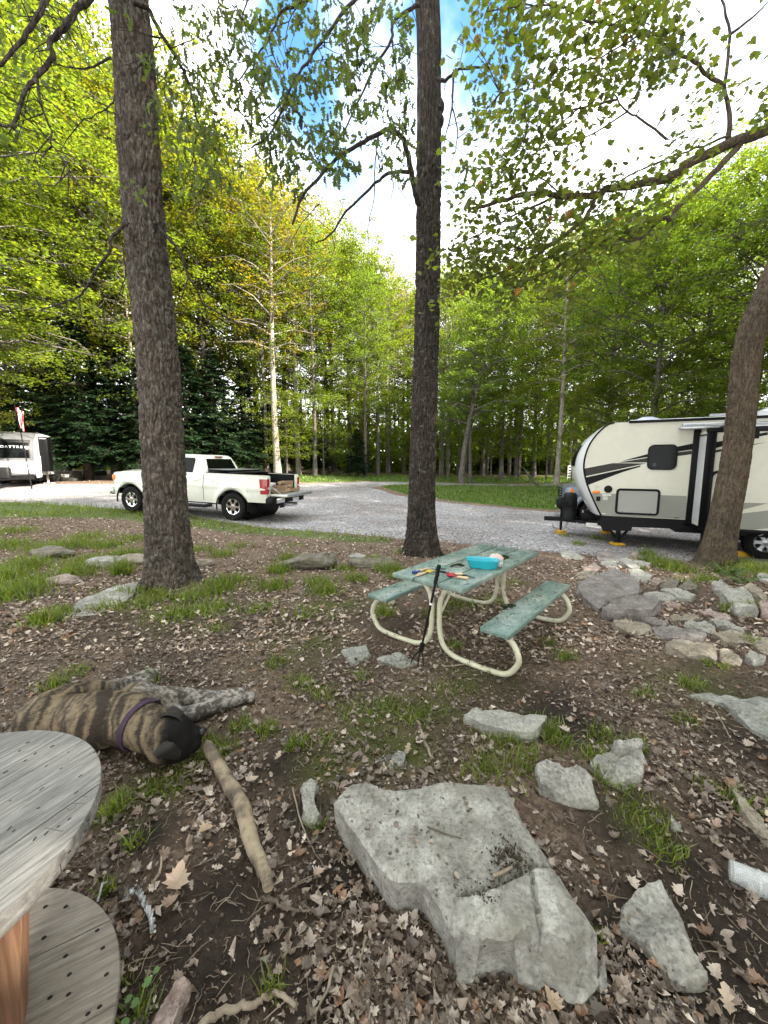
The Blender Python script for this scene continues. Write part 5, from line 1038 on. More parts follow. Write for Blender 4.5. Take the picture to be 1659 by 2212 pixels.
# roof fittings
s0, _ = sc(855, 175); mb = MB(); mb.loft([[(s0 + x, .9 + y, ZT + .05) for x, y in rrect(.56, .5, .05, 3)], [(s0 + x, .9 + y, ZT + .12) for x, y in rrect(.5, .44, .06, 3)], [(s0 + x, .9 + y, ZT + .19) for x, y in rrect(.22, .2, .06, 3)]]); mb.build('roof_vent', PM('smoky_lid', (.30, .33, .45), 4, .3), trailer)
mb = MB(); mb.box((3.6, .35, ZT + .12), (3.2, .05, .05), .01); mb.box((3.6, 1.3, ZT + .12), (3.2, .05, .05), .01); mb.build('roof_rack', STEEL, trailer)
sA, _ = sc(1662, 110); sA += .75; mb = MB(); mb.loft([[(sA + x, 1.2 + y, ZT + .04) for x, y in rrect(1.0, .75, .1, 4)], [(sA + x, 1.2 + y, ZT + .25) for x, y in rrect(.98, .73, .2, 4)], [(sA + x, 1.2 + y, ZT + .36) for x, y in rrect(.6, .45, .2, 4)]]); mb.build('air_conditioner', TCAP, trailer)
# tongue, jack, propane, battery
zt_ = P0[2] - .40 + .02
def nz_(u, v, t):                                   # point under a pixel, t metres behind the near wall
    r = ray(u, v); D = Vector(r); o_ = Vector((0, 0, CAM_H)); base = PO - SN * t; k = (base - o_).dot(SN) / D.dot(SN); p = o_ + D * k; return CTM.inverted() @ p
cpl = nz_(*cpx(95, 888), WT / 2); zt_ = cpl.z
print('coupler', cpl, 'ground there', tz(*(CTM @ Vector((cpl.x, cpl.y, 0)))[:2]))
mb = MB()
for y in (.45, WT - .45): mb.tube([(.6, y, zt_ + .02), (cpl.x + .25, WT / 2 + (y - WT / 2) * .06, zt_ + .02)], .055, 4)
mb.box((cpl.x + .14, WT / 2, zt_ + .03), (.42, .13, .12), .02); mb.box((cpl.x + 1.1, WT / 2, zt_ + .03), (.06, .9, .08)); mb.build('tongue', BLACKP, trailer, 30)
def gnd(s, y): p = CTM @ Vector((s, y, 0)); return tz(p.x, p.y) + .01
js = cpl.x + .38; gz0 = gnd(js, WT / 2)
mb = MB(); mb.tube([(js, WT / 2, gz0 + .08), (js, WT / 2, zt_ + .40)], .035, 10); mb.tube([(js, WT/2, gz0 + .06), (js, WT / 2, zt_)], .028, 10); jk = mb.build('jack_post', BLACKP, trailer)
hzp = nz_(*cpx(165, 772), WT / 2); mb = MB(); mb.loft([[(js + x, WT / 2 + y, hzp.z - .17) for x, y in rrect(.14, .16, .05, 4)], [(js + x - .02, WT / 2 + y, hzp.z - .08) for x, y in rrect(.26, .22, .08, 4)], [(js + x - .02, WT / 2 + y, hzp.z + .08) for x, y in rrect(.27, .23, .09, 4)], [(js + x, WT / 2 + y, hzp.z + .16) for x, y in rrect(.16, .14, .06, 4)]]); jh = mb.build('jack_head', BLACKP, trailer, 50)
mb = MB(); mb.lathe([(0, .02), (.02, .018), (.025, 0)], 10, Matrix.Translation((js - .155, WT / 2, hzp.z - .09)) @ Matrix.Rotation(rad(-90), 4, 'Y')); mb.build('jack_lamp', CLEARL, jh)
pp = nz_(*cpx(258, 800), WT / 2 - .1); ptop = nz_(*cpx(258, 704), WT / 2 - .1).z
mb = MB(); ring_ = lambda z, k: [(pp.x + x * k, WT / 2 + y * k, z) for x, y in rrect(.36, .70, .17, 6)]
mb.loft([ring_(zt_ + .06, 1.02), ring_(zt_ + .22, 1.03), ring_(zt_ + .23, 1.0), ring_((zt_ + ptop) / 2 + .08, .99), ring_((zt_ + ptop) / 2 + .09, 1.02), ring_(ptop - .12, .98), ring_(ptop - .04, .9), ring_(ptop, .72)]); mb.build('propane_cover', BLACKP, trailer, 50)
bp = nz_(*cpx(385, 880), WT / 2); mb = MB(); mb.box((bp.x, WT / 2, zt_ + .17), (.36, .42, .22), .02); mb.box((bp.x, WT / 2, zt_ + .29), (.38, .44, .03), .01); ba = mb.build('battery_box', BLACKP, trailer)
mb = MB(); mb.box((bp.x - .14, WT / 2 - .23, zt_ + .30), (.02, .02, .06)); lb = nz_(*cpx(412, 920), .42); mb.box((lb.x, .40, zt_ + .03), (.26, .006, .09)); mb.build('tongue_label', LABELW, trailer)
mb = MB()
for dy, dx in ((-.10, .06), (.10, .10)):
    mb.tube(smooth_path([(js - .22, WT / 2 + dy, zt_ - .02), (js - .20, WT / 2 + dy * 1.3, zt_ - .22), (js - .05 + dx, WT / 2 + dy * 1.4, zt_ - .30), (js + .1 + dx, WT / 2 + dy, zt_ - .02)], 6), .012, 6)
mb.tube(smooth_path([(pp.x - .1, WT / 2 - .25, zt_), (pp.x + .02, WT / 2 - .3, zt_ - .20), (pp.x + .25, WT / 2 - .3, zt_ - .22), (pp.x + .45, WT / 2 - .3, zt_ - .02)], 6), .010, 6); mb.box((pp.x + .22, WT/2 - .3, zt_ - .10), (.08, .06, .2)); mb.build('safety_chain', STEEL, trailer)
YEL = PM('yellow_plastic', [(.3, (.55, .30, .01)), (.7, (.68, .40, .02))], 10, .5, .3, 50, .004)
def pad(s, y, w, label, n=2):
    p = CTM @ Vector((s, y, 0)); z = tz(p.x, p.y); e = empty('levelling_block', (p.x, p.y, z), label=label, cat='levelling block', group='yellow levelling blocks under the cream trailer')
    for k in range(n):
        mb = MB(); mb.box((0, 0, .035 + .055 * k), (w, w, .05), .012)
        for i in (-1, 1):
            for j in (-1, 1): mb.lathe([(0, .016), (.03, .014), (.034, 0)], 8, Matrix.Translation((i * w * .25, j * w * .25, .06 + .055 * k)))
        mb.build('block', YEL, e)
    return z
pad(js, WT / 2, .24, 'yellow stacked blocks under the tongue jack of the cream trailer')
def stab(x, y, tdep, label):
    q = nz_(*cpx(x, y), tdep); g0 = gnd(q.x, tdep); mb = MB(); mb.tube([(q.x - .25, tdep, P[0][1] * 0 + zt_ + .08), (q.x, tdep, g0 + .10)], .03, 8); mb.tube([(q.x + .28, tdep, zt_ + .08), (q.x, tdep, g0 + .10)], .03, 8)
    mb.box((q.x, tdep, g0 + .09), (.18, .16, .03), .008); mb.tube([(q.x - .02, tdep, g0 + .1), (q.x + .02, tdep, zt_ + .05)], .05, 10); mb.build('stabiliser_jack', BLACKP, trailer); pad(q.x, tdep, .26, label, 1)
stab(592, 1065, .25, 'yellow pad under the near front stabiliser of the cream trailer'); stab(517, 985, WT - .35, 'yellow pad under the far front stabiliser of the cream trailer')
q = nz_(*cpx(1195, 1040), .1); mb = MB(); mb.box((q.x + .02, -.2, (gnd(q.x, 0) + ZB) / 2 - .02), (.22, .3, ZB - gnd(q.x, 0) - .1), .02); mb.build('entry_leg', BLACKP, trailer)
for sx in (3.1, 4.0):
    for yy, sg in ((.12, -1), (WT - .12, 1)): wheel(trailer, sx, yy, gnd(sx, yy) + .36, .36, .22, sg, STEEL)
mb = MB(); mb.box((3.55, WT / 2, gnd(3.5, 1) + .38), (1.4, WT - .5, .1)); mb.tube([(3.1, .2, gnd(3.1, .2) + .36), (3.1, WT - .2, gnd(3.1, WT) + .36)], .04, 8); mb.tube([(4.0, .2, gnd(4, .2) + .36), (4.0, WT - .2, gnd(4, WT) + .36)], .04, 8); mb.build('axle', BLACKP, trailer)
pw = gt(1600, 1202); e = empty('wheel_chock', (pw[0] + .05, pw[1] - .0, pw[2]), label='orange-yellow ramp block behind the leaning maple by the trailer wheel', cat='wheel chock')
mb = MB(); mb.prism([(-.32, 0), (.32, 0), (.28, .05), (-.18, .14), (-.32, .14)], -.11, .11, Matrix.Rotation(rad(90), 4, 'X')); mb.build('ramp', YEL, e)
# dark pickup mostly hidden behind the trailer nose, nose to the left
hd2 = rad(72); f2 = Vector((-math.sin(hd2), math.cos(hd2), 0)); l2 = Vector((-f2.y, f2.x, 0))
q = at(1283, 1085, 13.2); o2 = Vector((q[0], q[1], 0)) - f2 * 3.9 - l2 * .86; o2.z = tz(o2.x, o2.y) + .02
pickup('pickup_truck', frame_mat(o2, f2, l2), GREYP, 'grey-blue pickup peeping out behind the nose of the cream trailer', False)

# ------------------------------------------------------------------ silver trailer at the left edge
A2 = Vector((-.50, .866, 0)); N2 = Vector((.866, .50, 0))           # along towards its rear; out of its visible side
q = at(80, 1042, 21.5); g2 = tz(q[0], q[1])
C2 = Matrix(((N2.x, A2.x, 0, q[0]), (N2.y, A2.y, 0, q[1]), (0, 0, 1, g2), (0, 0, 0, 1)))   # local x = to its right side (0 = side wall), y = rearwards
t2 = empty('travel_trailer', mat=C2, label='silver and grey travel trailer cut by the left edge, dark front window', cat='travel trailer')
SILV = PM('silver_cap', [(.3, (.07, .072, .076)), (.7, (.11, .112, .118))], 2, .3, coat=.4, fine=(7, [(.3, (.8, .8, .8)), (.6, (1, 1, 1))])); WH2 = PM('cap_white', (.66, .69, .72), 3, .28, coat=.5)
W2 = 2.45; fp = [(0.42, .62), (.12, .80), (-.02, 1.25), (.02, 1.75), (.16, 2.25), (.42, 2.72), (.85, 2.98), (1.3, 3.02)]; fp = [tuple(p) for p in smooth_path(fp, 3)]
def bul(t): return -.38 * math.sin(math.pi * min(max(t, 0), 1)) ** .6 if 0 < t < 1 else 0
ring_loop = fp + [(7, 3.02), (7, .62)]
mb = MB(); mb.prism([(p[0], p[1]) for p in ring_loop], -W2, 0, Matrix(((0,0,1,0),(1,0,0,0),(0,1,0,0),(0,0,0,1)))); mb.build('body', WH2, t2, 0)
def capsheet(nm, mat, i0, i1, t0, t1, off, parent=None):
    V, F = [], []; J = 14; ids = range(i0, i1)
    for j in range(J + 1):
        t = t0 + (t1 - t0) * j / J
        for i in ids: y, z = fp[i]; V.append((-W2 * t, y + bul(t) - off, z))
    n = len(ids)
    for j in range(J):
        for i in range(n - 1): k = j * n + i; F.append((k, k + 1, k + n + 1, k + n))
    mb = MB(); mb.add(V, F); return mb.build(nm, mat, parent or t2, 60)
nf = len(fp); capsheet('lower_cap', WH2, 0, 8, 0, 1, .010); capsheet('upper_cap', SILV, 7, nf, 0, 1, .014)
win = capsheet('front_window', GLASS, 8, 14, .07, .93, .030); capsheet('window_trim', BLK, 8, 15, .05, .95, .022, win)
cu = bpy.data.curves.new('nt', 'FONT'); cu.body = 'SPORTTREK'; cu.size = .20; cu.extrude = .003; cu.space_character = 1.25; cu.align_x = 'RIGHT'
tmp = bpy.data.objects.new('nt', cu); COL.objects.link(tmp); bpy.context.view_layer.update(); me = bpy.data.meshes.new_from_object(tmp.evaluated_get(bpy.context.evaluated_depsgraph_get())); bpy.data.objects.remove(tmp)
for v in me.vertices:                                # bend the lettering round the window
    x, h = v.co.x, v.co.y; t = .10 - x / W2; z = 2.12 + h * .8; y = np.interp(z, [p[1] for p in fp], [p[0] for p in fp]); v.co = Vector((-W2 * t, y + bul(t) - .040 - v.co.z, z))
me.materials.clear(); link('lettering', me, PM('white_letters', (.75, .76, .78), 9, .5), win)
mb = MB(); mb.tube([(.006, y, z) for y, z in fp], .035, 6); mb.build('edge_trim', STEEL, t2)
mb = MB(); mb.box((.20, 1.6, 1.82), (.40, .9, 2.0), .02); sl2 = mb.build('slide_out', BLK, t2)
mb = MB(); mb.box((.20, 1.14, 2.72), (.28, .02, .035)); mb.build('slide_trim', LABELW, sl2)
mb = MB(); mb.loft([[(.02, -.02, 1.62), (.02, .02, 1.62), (.02, .1, .50), (.02, .0, .50)], [(.30, -.16, 1.70), (.30, -.12, 1.70), (.26, -.06, .55), (.26, -.10, .55)]]); mb.build('side_flap', WH2, t2)
mb = MB(); mb.box((-W2 / 2, 1.0, .52), (W2 - .2, 2.0, .22)); mb.tube([(-.4, .4, .45), (-W2 / 2 + .05, -1.3, .45)], .05, 4); mb.tube([(-W2 + .4, .4, .45), (-W2 / 2 - .05, -1.3, .45)], .05, 4); mb.box((-W2 / 2, -1.4, .46), (.14, .4, .12), .02); mb.tube([(-W2 / 2, -1.2, .02), (-W2 / 2, -1.2, .9)], .035, 8); mb.box((-W2/2, -1.2, .03), (.2, .2, .05)); mb.build('tongue', BLACKP, t2, 30)
mb = MB(); mb.loft([[(-W2 / 2 + x, -.62 + y, .52) for x, y in rrect(.72, .36, .15, 5)], [(-W2 / 2 + x, -.62 + y, 1.02) for x, y in rrect(.72, .36, .15, 5)], [(-W2 / 2 + x, -.62 + y, 1.10) for x, y in rrect(.6, .26, .12, 5)]]); mb.build('propane_cover', BLACKP, t2, 50)
for sx in (3.2, 4.1):
    for xx, sg in ((-.12, -1), (-W2 + .12, 1)):
        pass
mb = MB(); mb.box((-W2 / 2, 4.0, .38), (W2 - .3, 5.0, .2)); mb.build('chassis', BLACKP, t2)
for sx in (3.4, 4.3):
    for xx in (-.16, -W2 + .16):
        mb = MB(); mb.lathe([(.2, -.1), (.33, -.11), (.36, -.06), (.36, .06), (.33, .11), (.2, .1), (0, .06)], 24, Matrix.Translation((xx, sx, .36)) @ Matrix.Rotation(rad(90), 4, 'Y')); mb.build('wheel', RUBBER, t2)
# flag on its black pole
q = at(68, 1048, 20.0); q[2] = tz(q[0], q[1]); fl = empty('flag_pole', tuple(q), label='black flag pole with a small striped American flag by the silver trailer', cat='flag')
ftop = at(50, 877, 20.0)[2] - q[2]
mb = MB(); mb.tube([(0, 0, 0), (-.16, 0, ftop * .5), (-.40, 0, ftop + .05)], [.03, .025, .018], 8); mb.build('pole', BLACKP, fl)
RED, FW, NAVY = PM('flag_red', (.42, .02, .035), 20, .8), PM('flag_white', (.72, .72, .72), 20, .8), PM('flag_blue', (.02, .03, .14), 20, .8)
def flagpt(a, b):                                    # a along the fly (hangs down), b along the hoist
    x = -.38 + .42 * b - .12 * a + .05 * math.sin(b * 9); return (x + .25 * a * (1 - b) , .07 * math.sin(b * 11 + a * 2), ftop - .05 - .95 * a - .28 * b)
for k in range(13):
    V, F = [], []
    for i in range(13):
        for b in (k / 13, (k + .5) / 13, (k + 1) / 13): V.append(flagpt(i / 12, b))
    for i in range(12):
        for j in range(2): q_ = i * 3 + j; F.append((q_, q_ + 1, q_ + 4, q_ + 3))
    V2 = [(x, y + .006, z) for x, y, z in V]; n = len(V)
    mb = MB(); mb.add(V, F); mb.build('stripe', RED if k % 2 == 0 else FW, fl, 60)
V, F = [], []
for i in range(6):
    for j in range(6): p = flagpt(i / 5 * .40, j / 5 * .53); V.append((p[0], p[1] + .012, p[2]))
for i in range(5):
    for j in range(5): q_ = i * 6 + j; F.append((q_, q_ + 1, q_ + 7, q_ + 6))
mb = MB(); mb.add(V, F); mb.build('canton', NAVY, fl, 60)
# campsite hookup post, dark box, rubbish, far gate
q = at(104, 1036, 23.5); q[2] = tz(q[0], q[1]); e = empty('hookup_post', tuple(q), label='thin white hookup post with a pedestal box behind the silver trailer', cat='post')
mb = MB(); mb.tube([(0, 0, 0), (-.08, 0, 2.9)], [.06, .04], 8); mb.build('post', PM('weathered_white', [(.3, (.30, .29, .26)), (.7, (.52, .51, .47))], 12, .8), e); mb = MB(); mb.box((-.12, -.06, 1.2), (.24, .10, .34), .02); mb.box((-.2, 0, 1.75), (.5, .04, .04)); mb.box((.05, 0, .03), (.5, .3, .06)); mb.build('pedestal_box', PM('grey_box', (.3, .3, .3), 8, .6), e)
q = at(137, 1029, 25.5); q[2] = tz(q[0], q[1]); e = empty('storage_box', tuple(q), label='low dark box with a white notice at the foot of the hemlocks', cat='box')
mb = MB(); mb.box((0, 0, .30), (1.9, .8, .60), .03); mb.build('box_body', PM('dark_box', (.045, .045, .04), 6, .7), e); mb = MB(); mb.box((0, 0, .63), (2.0, .9, .06), .01); mb.build('box_lid', PM('dark_box_lid', (.06, .06, .055), 6, .7), e); mb = MB(); mb.box((.45, -.405, .36), (.50, .012, .20)); mb.build('notice', LABELW, e)
q = at(1247, 1030, 33.0); q[2] = tz(q[0], q[1]); e = empty('farm_gate', tuple(q), label='white tubular farm gate far behind the lawn, left of the trailer nose', cat='gate')
GW = PM('gate_white', (.62, .63, .63), 9, .5)
for k in range(5): mb = MB(); mb.tube([(-.85, 0, .25 + .24 * k), (1.4, .2, .25 + .24 * k)], .035, 8); mb.build('rail', GW, e)
for x in (-.85, 1.4): mb = MB(); mb.tube([(x, 0 if x < 0 else .2, .0), (x, 0 if x < 0 else .2, 1.25)], .045, 8); mb.build('upright', GW, e)
q = at(1163, 1042, 27.5); q[2] = tz(q[0], q[1]); e = tag(MB().tube([(q[0], q[1], q[2]), (q[0] - .5, q[1], q[2] + .55), (q[0] - 1.0, q[1] + .2, q[2] + 1.25)], [.11, .09, .05], 8).build('fallen_branch', BARK_FAR, None), 'broken trunk leaning on the lawn left of the tall bare-stemmed tree', 'branch')
# ================================================================== STONES
def rockmat(name, a, b, c, lich=None, sc=1.0, bs=.8):
    m, nt, p = newmat(name)
    col = ramp(nt, noise(nt, 7 * sc, 9, .68), [(.30, a), (.5, b), (.70, c)])
    col = mixc(nt, 1, col, ramp(nt, noise(nt, 60 * sc, 6, .75), [(.30, (.34, .33, .31)), (.47, (1, 1, 1)), (.70, (1.4, 1.4, 1.38))]), 'MULTIPLY')
    if lich:
        f = N(nt, 'ShaderNodeMapRange'); f.inputs['From Min'].default_value = .50; f.inputs['From Max'].default_value = .68; f.inputs['To Max'].default_value = .8; nt.links.new(noise(nt, 4.5 * sc, 8, .7), f.inputs[0]); col = mixc(nt, f.outputs[0], col, lich)
    nt.links.new(col, p.inputs['Base Color']); p.inputs['Roughness'].default_value = .86; p.inputs['Specular IOR Level'].default_value = .25
    n1 = bump(nt, noise(nt, 110 * sc, 8, .8), .55, .006); nt.links.new(bump(nt, noise(nt, 24 * sc, 8, .7), bs, .018, n1), p.inputs['Normal']); return m
R_GREY = rockmat('grey_sandstone', (.135, .128, .115), (.28, .268, .245), (.47, .455, .425), (.20, .19, .15))
R_PURP = rockmat('purple_slate', (.115, .100, .095), (.19, .168, .160), (.285, .26, .25))
R_TAN = rockmat('tan_sandstone', (.15, .125, .095), (.245, .21, .168), (.35, .31, .26))
R_PALE = rockmat('pale_stone', (.20, .19, .17), (.31, .30, .275), (.43, .42, .39), (.22, .225, .165))
R_PINK = rockmat('pinkish_sandstone', (.19, .14, .12), (.30, .235, .21), (.40, .33, .30))
R_MOSS = rockmat('mossy_ledge_rock', (.14, .14, .125), (.24, .24, .22), (.36, .36, .335), (.085, .095, .035))
R_DARK = rockmat('dark_brown_rock', (.085, .072, .058), (.155, .135, .11), (.24, .215, .185), (.11, .12, .06))
def resample(Q, sp):
    Q = np.array(Q, float); out = []
    for i in range(len(Q)):
        a, b = Q[i], Q[(i + 1) % len(Q)]; k = max(1, int(round(np.linalg.norm(b - a) / sp)))
        for j in range(k): out.append(a + (b - a) * j / k)
    return np.array(out)
def chaikin(Q, it=1, w=.2):
    Q = np.array(Q, float)
    for _ in range(it): R = np.roll(Q, -1, 0); Q = np.stack([Q * (1 - w) + R * w, Q * w + R * (1 - w)], 1).reshape(-1, 2)
    return Q
def slab(name, Q, h, mat, label, cat='stone', group=None, sp=None, rnd=.25, amp=.015, tilt=(0, 0), out=.15, seed=0, topfun=None, bury=.06, rough=1.0):
    """stone with a given outline (world x, y) and top height above the ground"""
    Q = chaikin(Q, 1, .07); Q = np.array(Q); c = Q.mean(0); size = np.ptp(Q, 0).max(); sp = sp or max(size / 22, .012)
    B = resample(Q, sp * .8); B = B + sp * .30 * np.stack([fbm(np.c_[B * 7, 0 * B[:, 0] + seed], 3, 1), fbm(np.c_[B * 7, 0 * B[:, 0] + seed], 3, 2)], 1)
    g = np.stack(np.meshgrid(np.arange(Q[:, 0].min(), Q[:, 0].max(), sp), np.arange(Q[:, 1].min(), Q[:, 1].max(), sp)), -1).reshape(-1, 2); g = g + sp * .28 * RNG.standard_normal(g.shape)
    g = g[pin(g, B)]; g = g[pdist(g, B) > sp * .55]; P = np.concatenate([B, g]); nb = len(B)
    r = delaunay_2d_cdt([Vector(p) for p in P], [], [list(range(nb))], 1, 1e-6); P = np.array([v[:] for v in r[0]]); F = [tuple(f) for f in r[2]]
    # outline order after the triangulation
    orig = {}
    for i, L in enumerate(r[3]):
        for q in L: orig[q] = i
    rim = [orig[i] for i in range(nb)]
    d = pdist(P, B); gz0 = tz(*c); rr = rnd * .55 * min(h, size * .4) + 1e-4
    P3 = np.c_[P, np.full(len(P), seed * 3.1)]
    z = gz0 + h + (P - c) @ np.array(tilt) + amp * rough * (1.5 * fbm(P3 * (1.6 / size), 3, seed) + 1.0 * fbm(P3 * (6 / size), 4, seed + 3) + .45 * np.abs(fbm(P3 * (14 / size), 3, seed + 6)))
    step = fbm(P3 * np.array([2.2, 3.2, 1]) * (1.2 / size), 3, seed + 12); z += amp * 1.5 * np.round(step * 3) / 3
    if topfun is not None: z = z + topfun(P)
    z -= rr * (1 - np.clip(d / (rr * 1.6), 0, 1)) ** 2
    V = [np.array([P[i, 0], P[i, 1], z[i]]) for i in range(len(P))]; base = len(V); rings = []
    nrm = []; m = len(rim)
    for i in range(m):
        t = P[rim[(i + 1) % m]] - P[rim[i - 1]]; n_ = np.array([t[1], -t[0]]); nrm.append(n_ / (np.linalg.norm(n_) + 1e-9))
    if ((P[rim] - c) * np.array(nrm)).sum() < 0: nrm = [-a for a in nrm]
    prev = rim
    hh = max(h, .03)
    for k, (f, o_) in enumerate([(.30, .5), (.62, .9), (1.0, 1.0)]):
        ring = []
        for i in range(m):
            p = V[rim[i]]; w = out * hh * o_ + amp * .9 * vn(np.array([[p[0] * 13, p[1] * 13, k * 3.7 + seed]]), 4)[0]
            zz = p[2] * (1 - f) + (tz(p[0], p[1]) - bury) * f; V.append(np.array([p[0] + nrm[i][0] * w, p[1] + nrm[i][1] * w, zz])); ring.append(len(V) - 1)
        for i in range(m): F.append((prev[i], prev[(i + 1) % m], ring[(i + 1) % m], ring[i]))
        prev = ring
    o3 = np.array([c[0], c[1], gz0]); me = bpy.data.meshes.new(name); me.from_pydata([tuple(v - o3) for v in V], [], F); me.validate()
    bm = bmesh.new(); bm.from_mesh(me); bmesh.ops.recalc_face_normals(bm, faces=bm.faces[:]); bm.to_mesh(me); bm.free()
    me.polygons.foreach_set('use_smooth', np.full(len(me.polygons), True)); me.set_sharp_from_angle(angle=rad(27))
    o = link(name, me, mat); o.location = o3; return tag(o, label, cat, group)
def boulder(name, u0, u1, vb, vt, mat, label, depth=.7, seed=0, squash=1.0, group=None, yaw=0.0, dv=0):
    """standing rock: foot at vb between u0 and u1, crown at vt"""
    a, b = gt(u0, vb), gt(u1, vb); w = np.linalg.norm(b - a); c = (a + b) / 2; top = at((u0 + u1) / 2, vt, c[1] + w * depth * .3)[2]; h = max(top - tz(c[0], c[1]), .05); rng = np.random.default_rng(seed)
    bm = bmesh.new(); d_ = w * depth
    for _ in range(26):
        x, y, z = rng.random(3) * 2 - 1; s = max(abs(x), abs(y), abs(z)) ** .35; q = Vector((x, y, z)) / max(abs(x) ** 3 + abs(y) ** 3 + abs(z) ** 3, 1e-3) ** (1 / 3)
        bm.verts.new((q.x * w * .52, q.y * d_ * .52, q.z * h * .62 * (1 if z > 0 else .6) + h * .38))
    r = bmesh.ops.convex_hull(bm, input=bm.verts[:]); bmesh.ops.delete(bm, geom=[v for v in bm.verts if not v.link_faces], context='VERTS')
    bmesh.ops.bevel(bm, geom=bm.edges[:], offset=w * .025, segments=1, affect='EDGES'); bmesh.ops.triangulate(bm, faces=bm.faces[:])
    for _ in range(5):
        es = [e for e in bm.edges if e.calc_length() > w * .07]
        if not es: break
        bmesh.ops.subdivide_edges(bm, edges=es, cuts=1, use_grid_fill=False); bmesh.ops.triangulate(bm, faces=[f for f in bm.faces if len(f.verts) > 3])
    bm.normal_update(); P = np.array([v.co[:] for v in bm.verts]); nn = np.array([v.normal[:] for v in bm.verts]); k = 2.2 / w
    D = w * .055 * fbm(P * k * np.array([1, 1, 2.2]) + seed, 4, seed) + w * .022 * np.round(3 * fbm(P * k * np.array([.7, .7, 3]), 3, seed + 5)) / 1.5
    for v, q, n_, dd in zip(bm.verts, P, nn, D): v.co = Vector(q + n_ * dd)
    me = bpy.data.meshes.new(name); bm.to_mesh(me); bm.free(); me.polygons.foreach_set('use_smooth', np.full(len(me.polygons), True)); me.set_sharp_from_angle(angle=rad(26))
    o = link(name, me, mat); o.location = (c[0], c[1] + d_ * .42, tz(c[0], c[1]) - .03); o.rotation_euler.z = rad(yaw); return tag(o, label, 'stone', group)
def ppoly(pts, h): return [tuple(gt(u, v, h)[:2]) for u, v in pts]
c7 = lambda x, y: (1206.8 + .27246 * x, 1124.5 + .27246 * y)
c6 = lambda x, y: (658.3 + .4133 * x, 1618.2 + .4133 * y)
# the great rock in the foreground
BIG = [(150, 285), (190, 240), (240, 198), (330, 190), (400, 205), (470, 225), (560, 217), (640, 205), (705, 178), (770, 178), (850, 187), (950, 190), (1050, 197), (1085, 270), (1130, 370), (1200, 490), (1290, 600), (1370, 740), (1440, 840), (1500, 950), (1540, 1070), (1555, 1170), (1520, 1270), (1450, 1350), (1370, 1330), (1300, 1260), (1180, 1240), (1060, 1200), (940, 1140), (880, 1060), (800, 1040), (760, 960), (715, 840), (650, 740), (600, 680), (480, 690), (410, 630), (350, 550), (255, 425), (185, 325)]
HB = .19
bigh = lambda cy: HB - .015 - .145 * float(sst(980, 1240, cy))
BQ = [tuple(gr(*c6(*p), bigh(p[1]))[:2]) for p in BIG]; yA, yB = gr(*c6(1250, 985), HB)[1], gr(*c6(1250, 1235), .03)[1]
fc = [np.array(gr(*c6(*p), .12)[:2]) for p in [(1180, 760), (1200, 900), (1230, 1100), (1235, 1260)]]; fd = [np.array(gr(*c6(*p), .12)[:2]) for p in [(820, 860), (960, 830), (1100, 770), (1200, 715), (1310, 712)]]; fe = [np.array(gr(*c6(*p), .12)[:2]) for p in [(400, 290), (470, 265), (560, 262), (700, 240), (830, 222), (950, 232)]]
def bigtop(P):
    z = np.zeros(len(P)); yy = P[:, 1]
    z -= .15 * np.clip((yA + .012 * np.sin(P[:, 0] * 31) - yy) / (yA - yB), 0, 1) ** 1.1          # the near end rolls over
    z -= .030 * np.exp(-(pdist(P, fc, False) / .006) ** 2); z -= .030 * np.exp(-(pdist(P, fd, False) / .009) ** 2); z -= .024 * np.exp(-(pdist(P, fe, False) / .008) ** 2)
    below = pin(P, [tuple(q) for q in fd] + [(1.2, .5), (-.3, .5)]); z += .018 * below; far = pin(P, [tuple(q) for q in fe] + [(1.2, 2.2), (-.6, 2.2)]); z -= .022 * far
    return z + .010 * fbm(np.c_[P * 9, 0 * yy], 4, 90) + .006 * np.abs(fbm(np.c_[P * 26, 0 * yy], 3, 95))
slab('boulder', BQ, HB, R_GREY, 'great flat grey rock in the foreground, cracked across its near end', 'rock', None, .0095, .22, .013, (0.00, 0.03), -.14, 2, bigtop, .08, .8)
PC = lambda P: [c7(*p) for p in P]
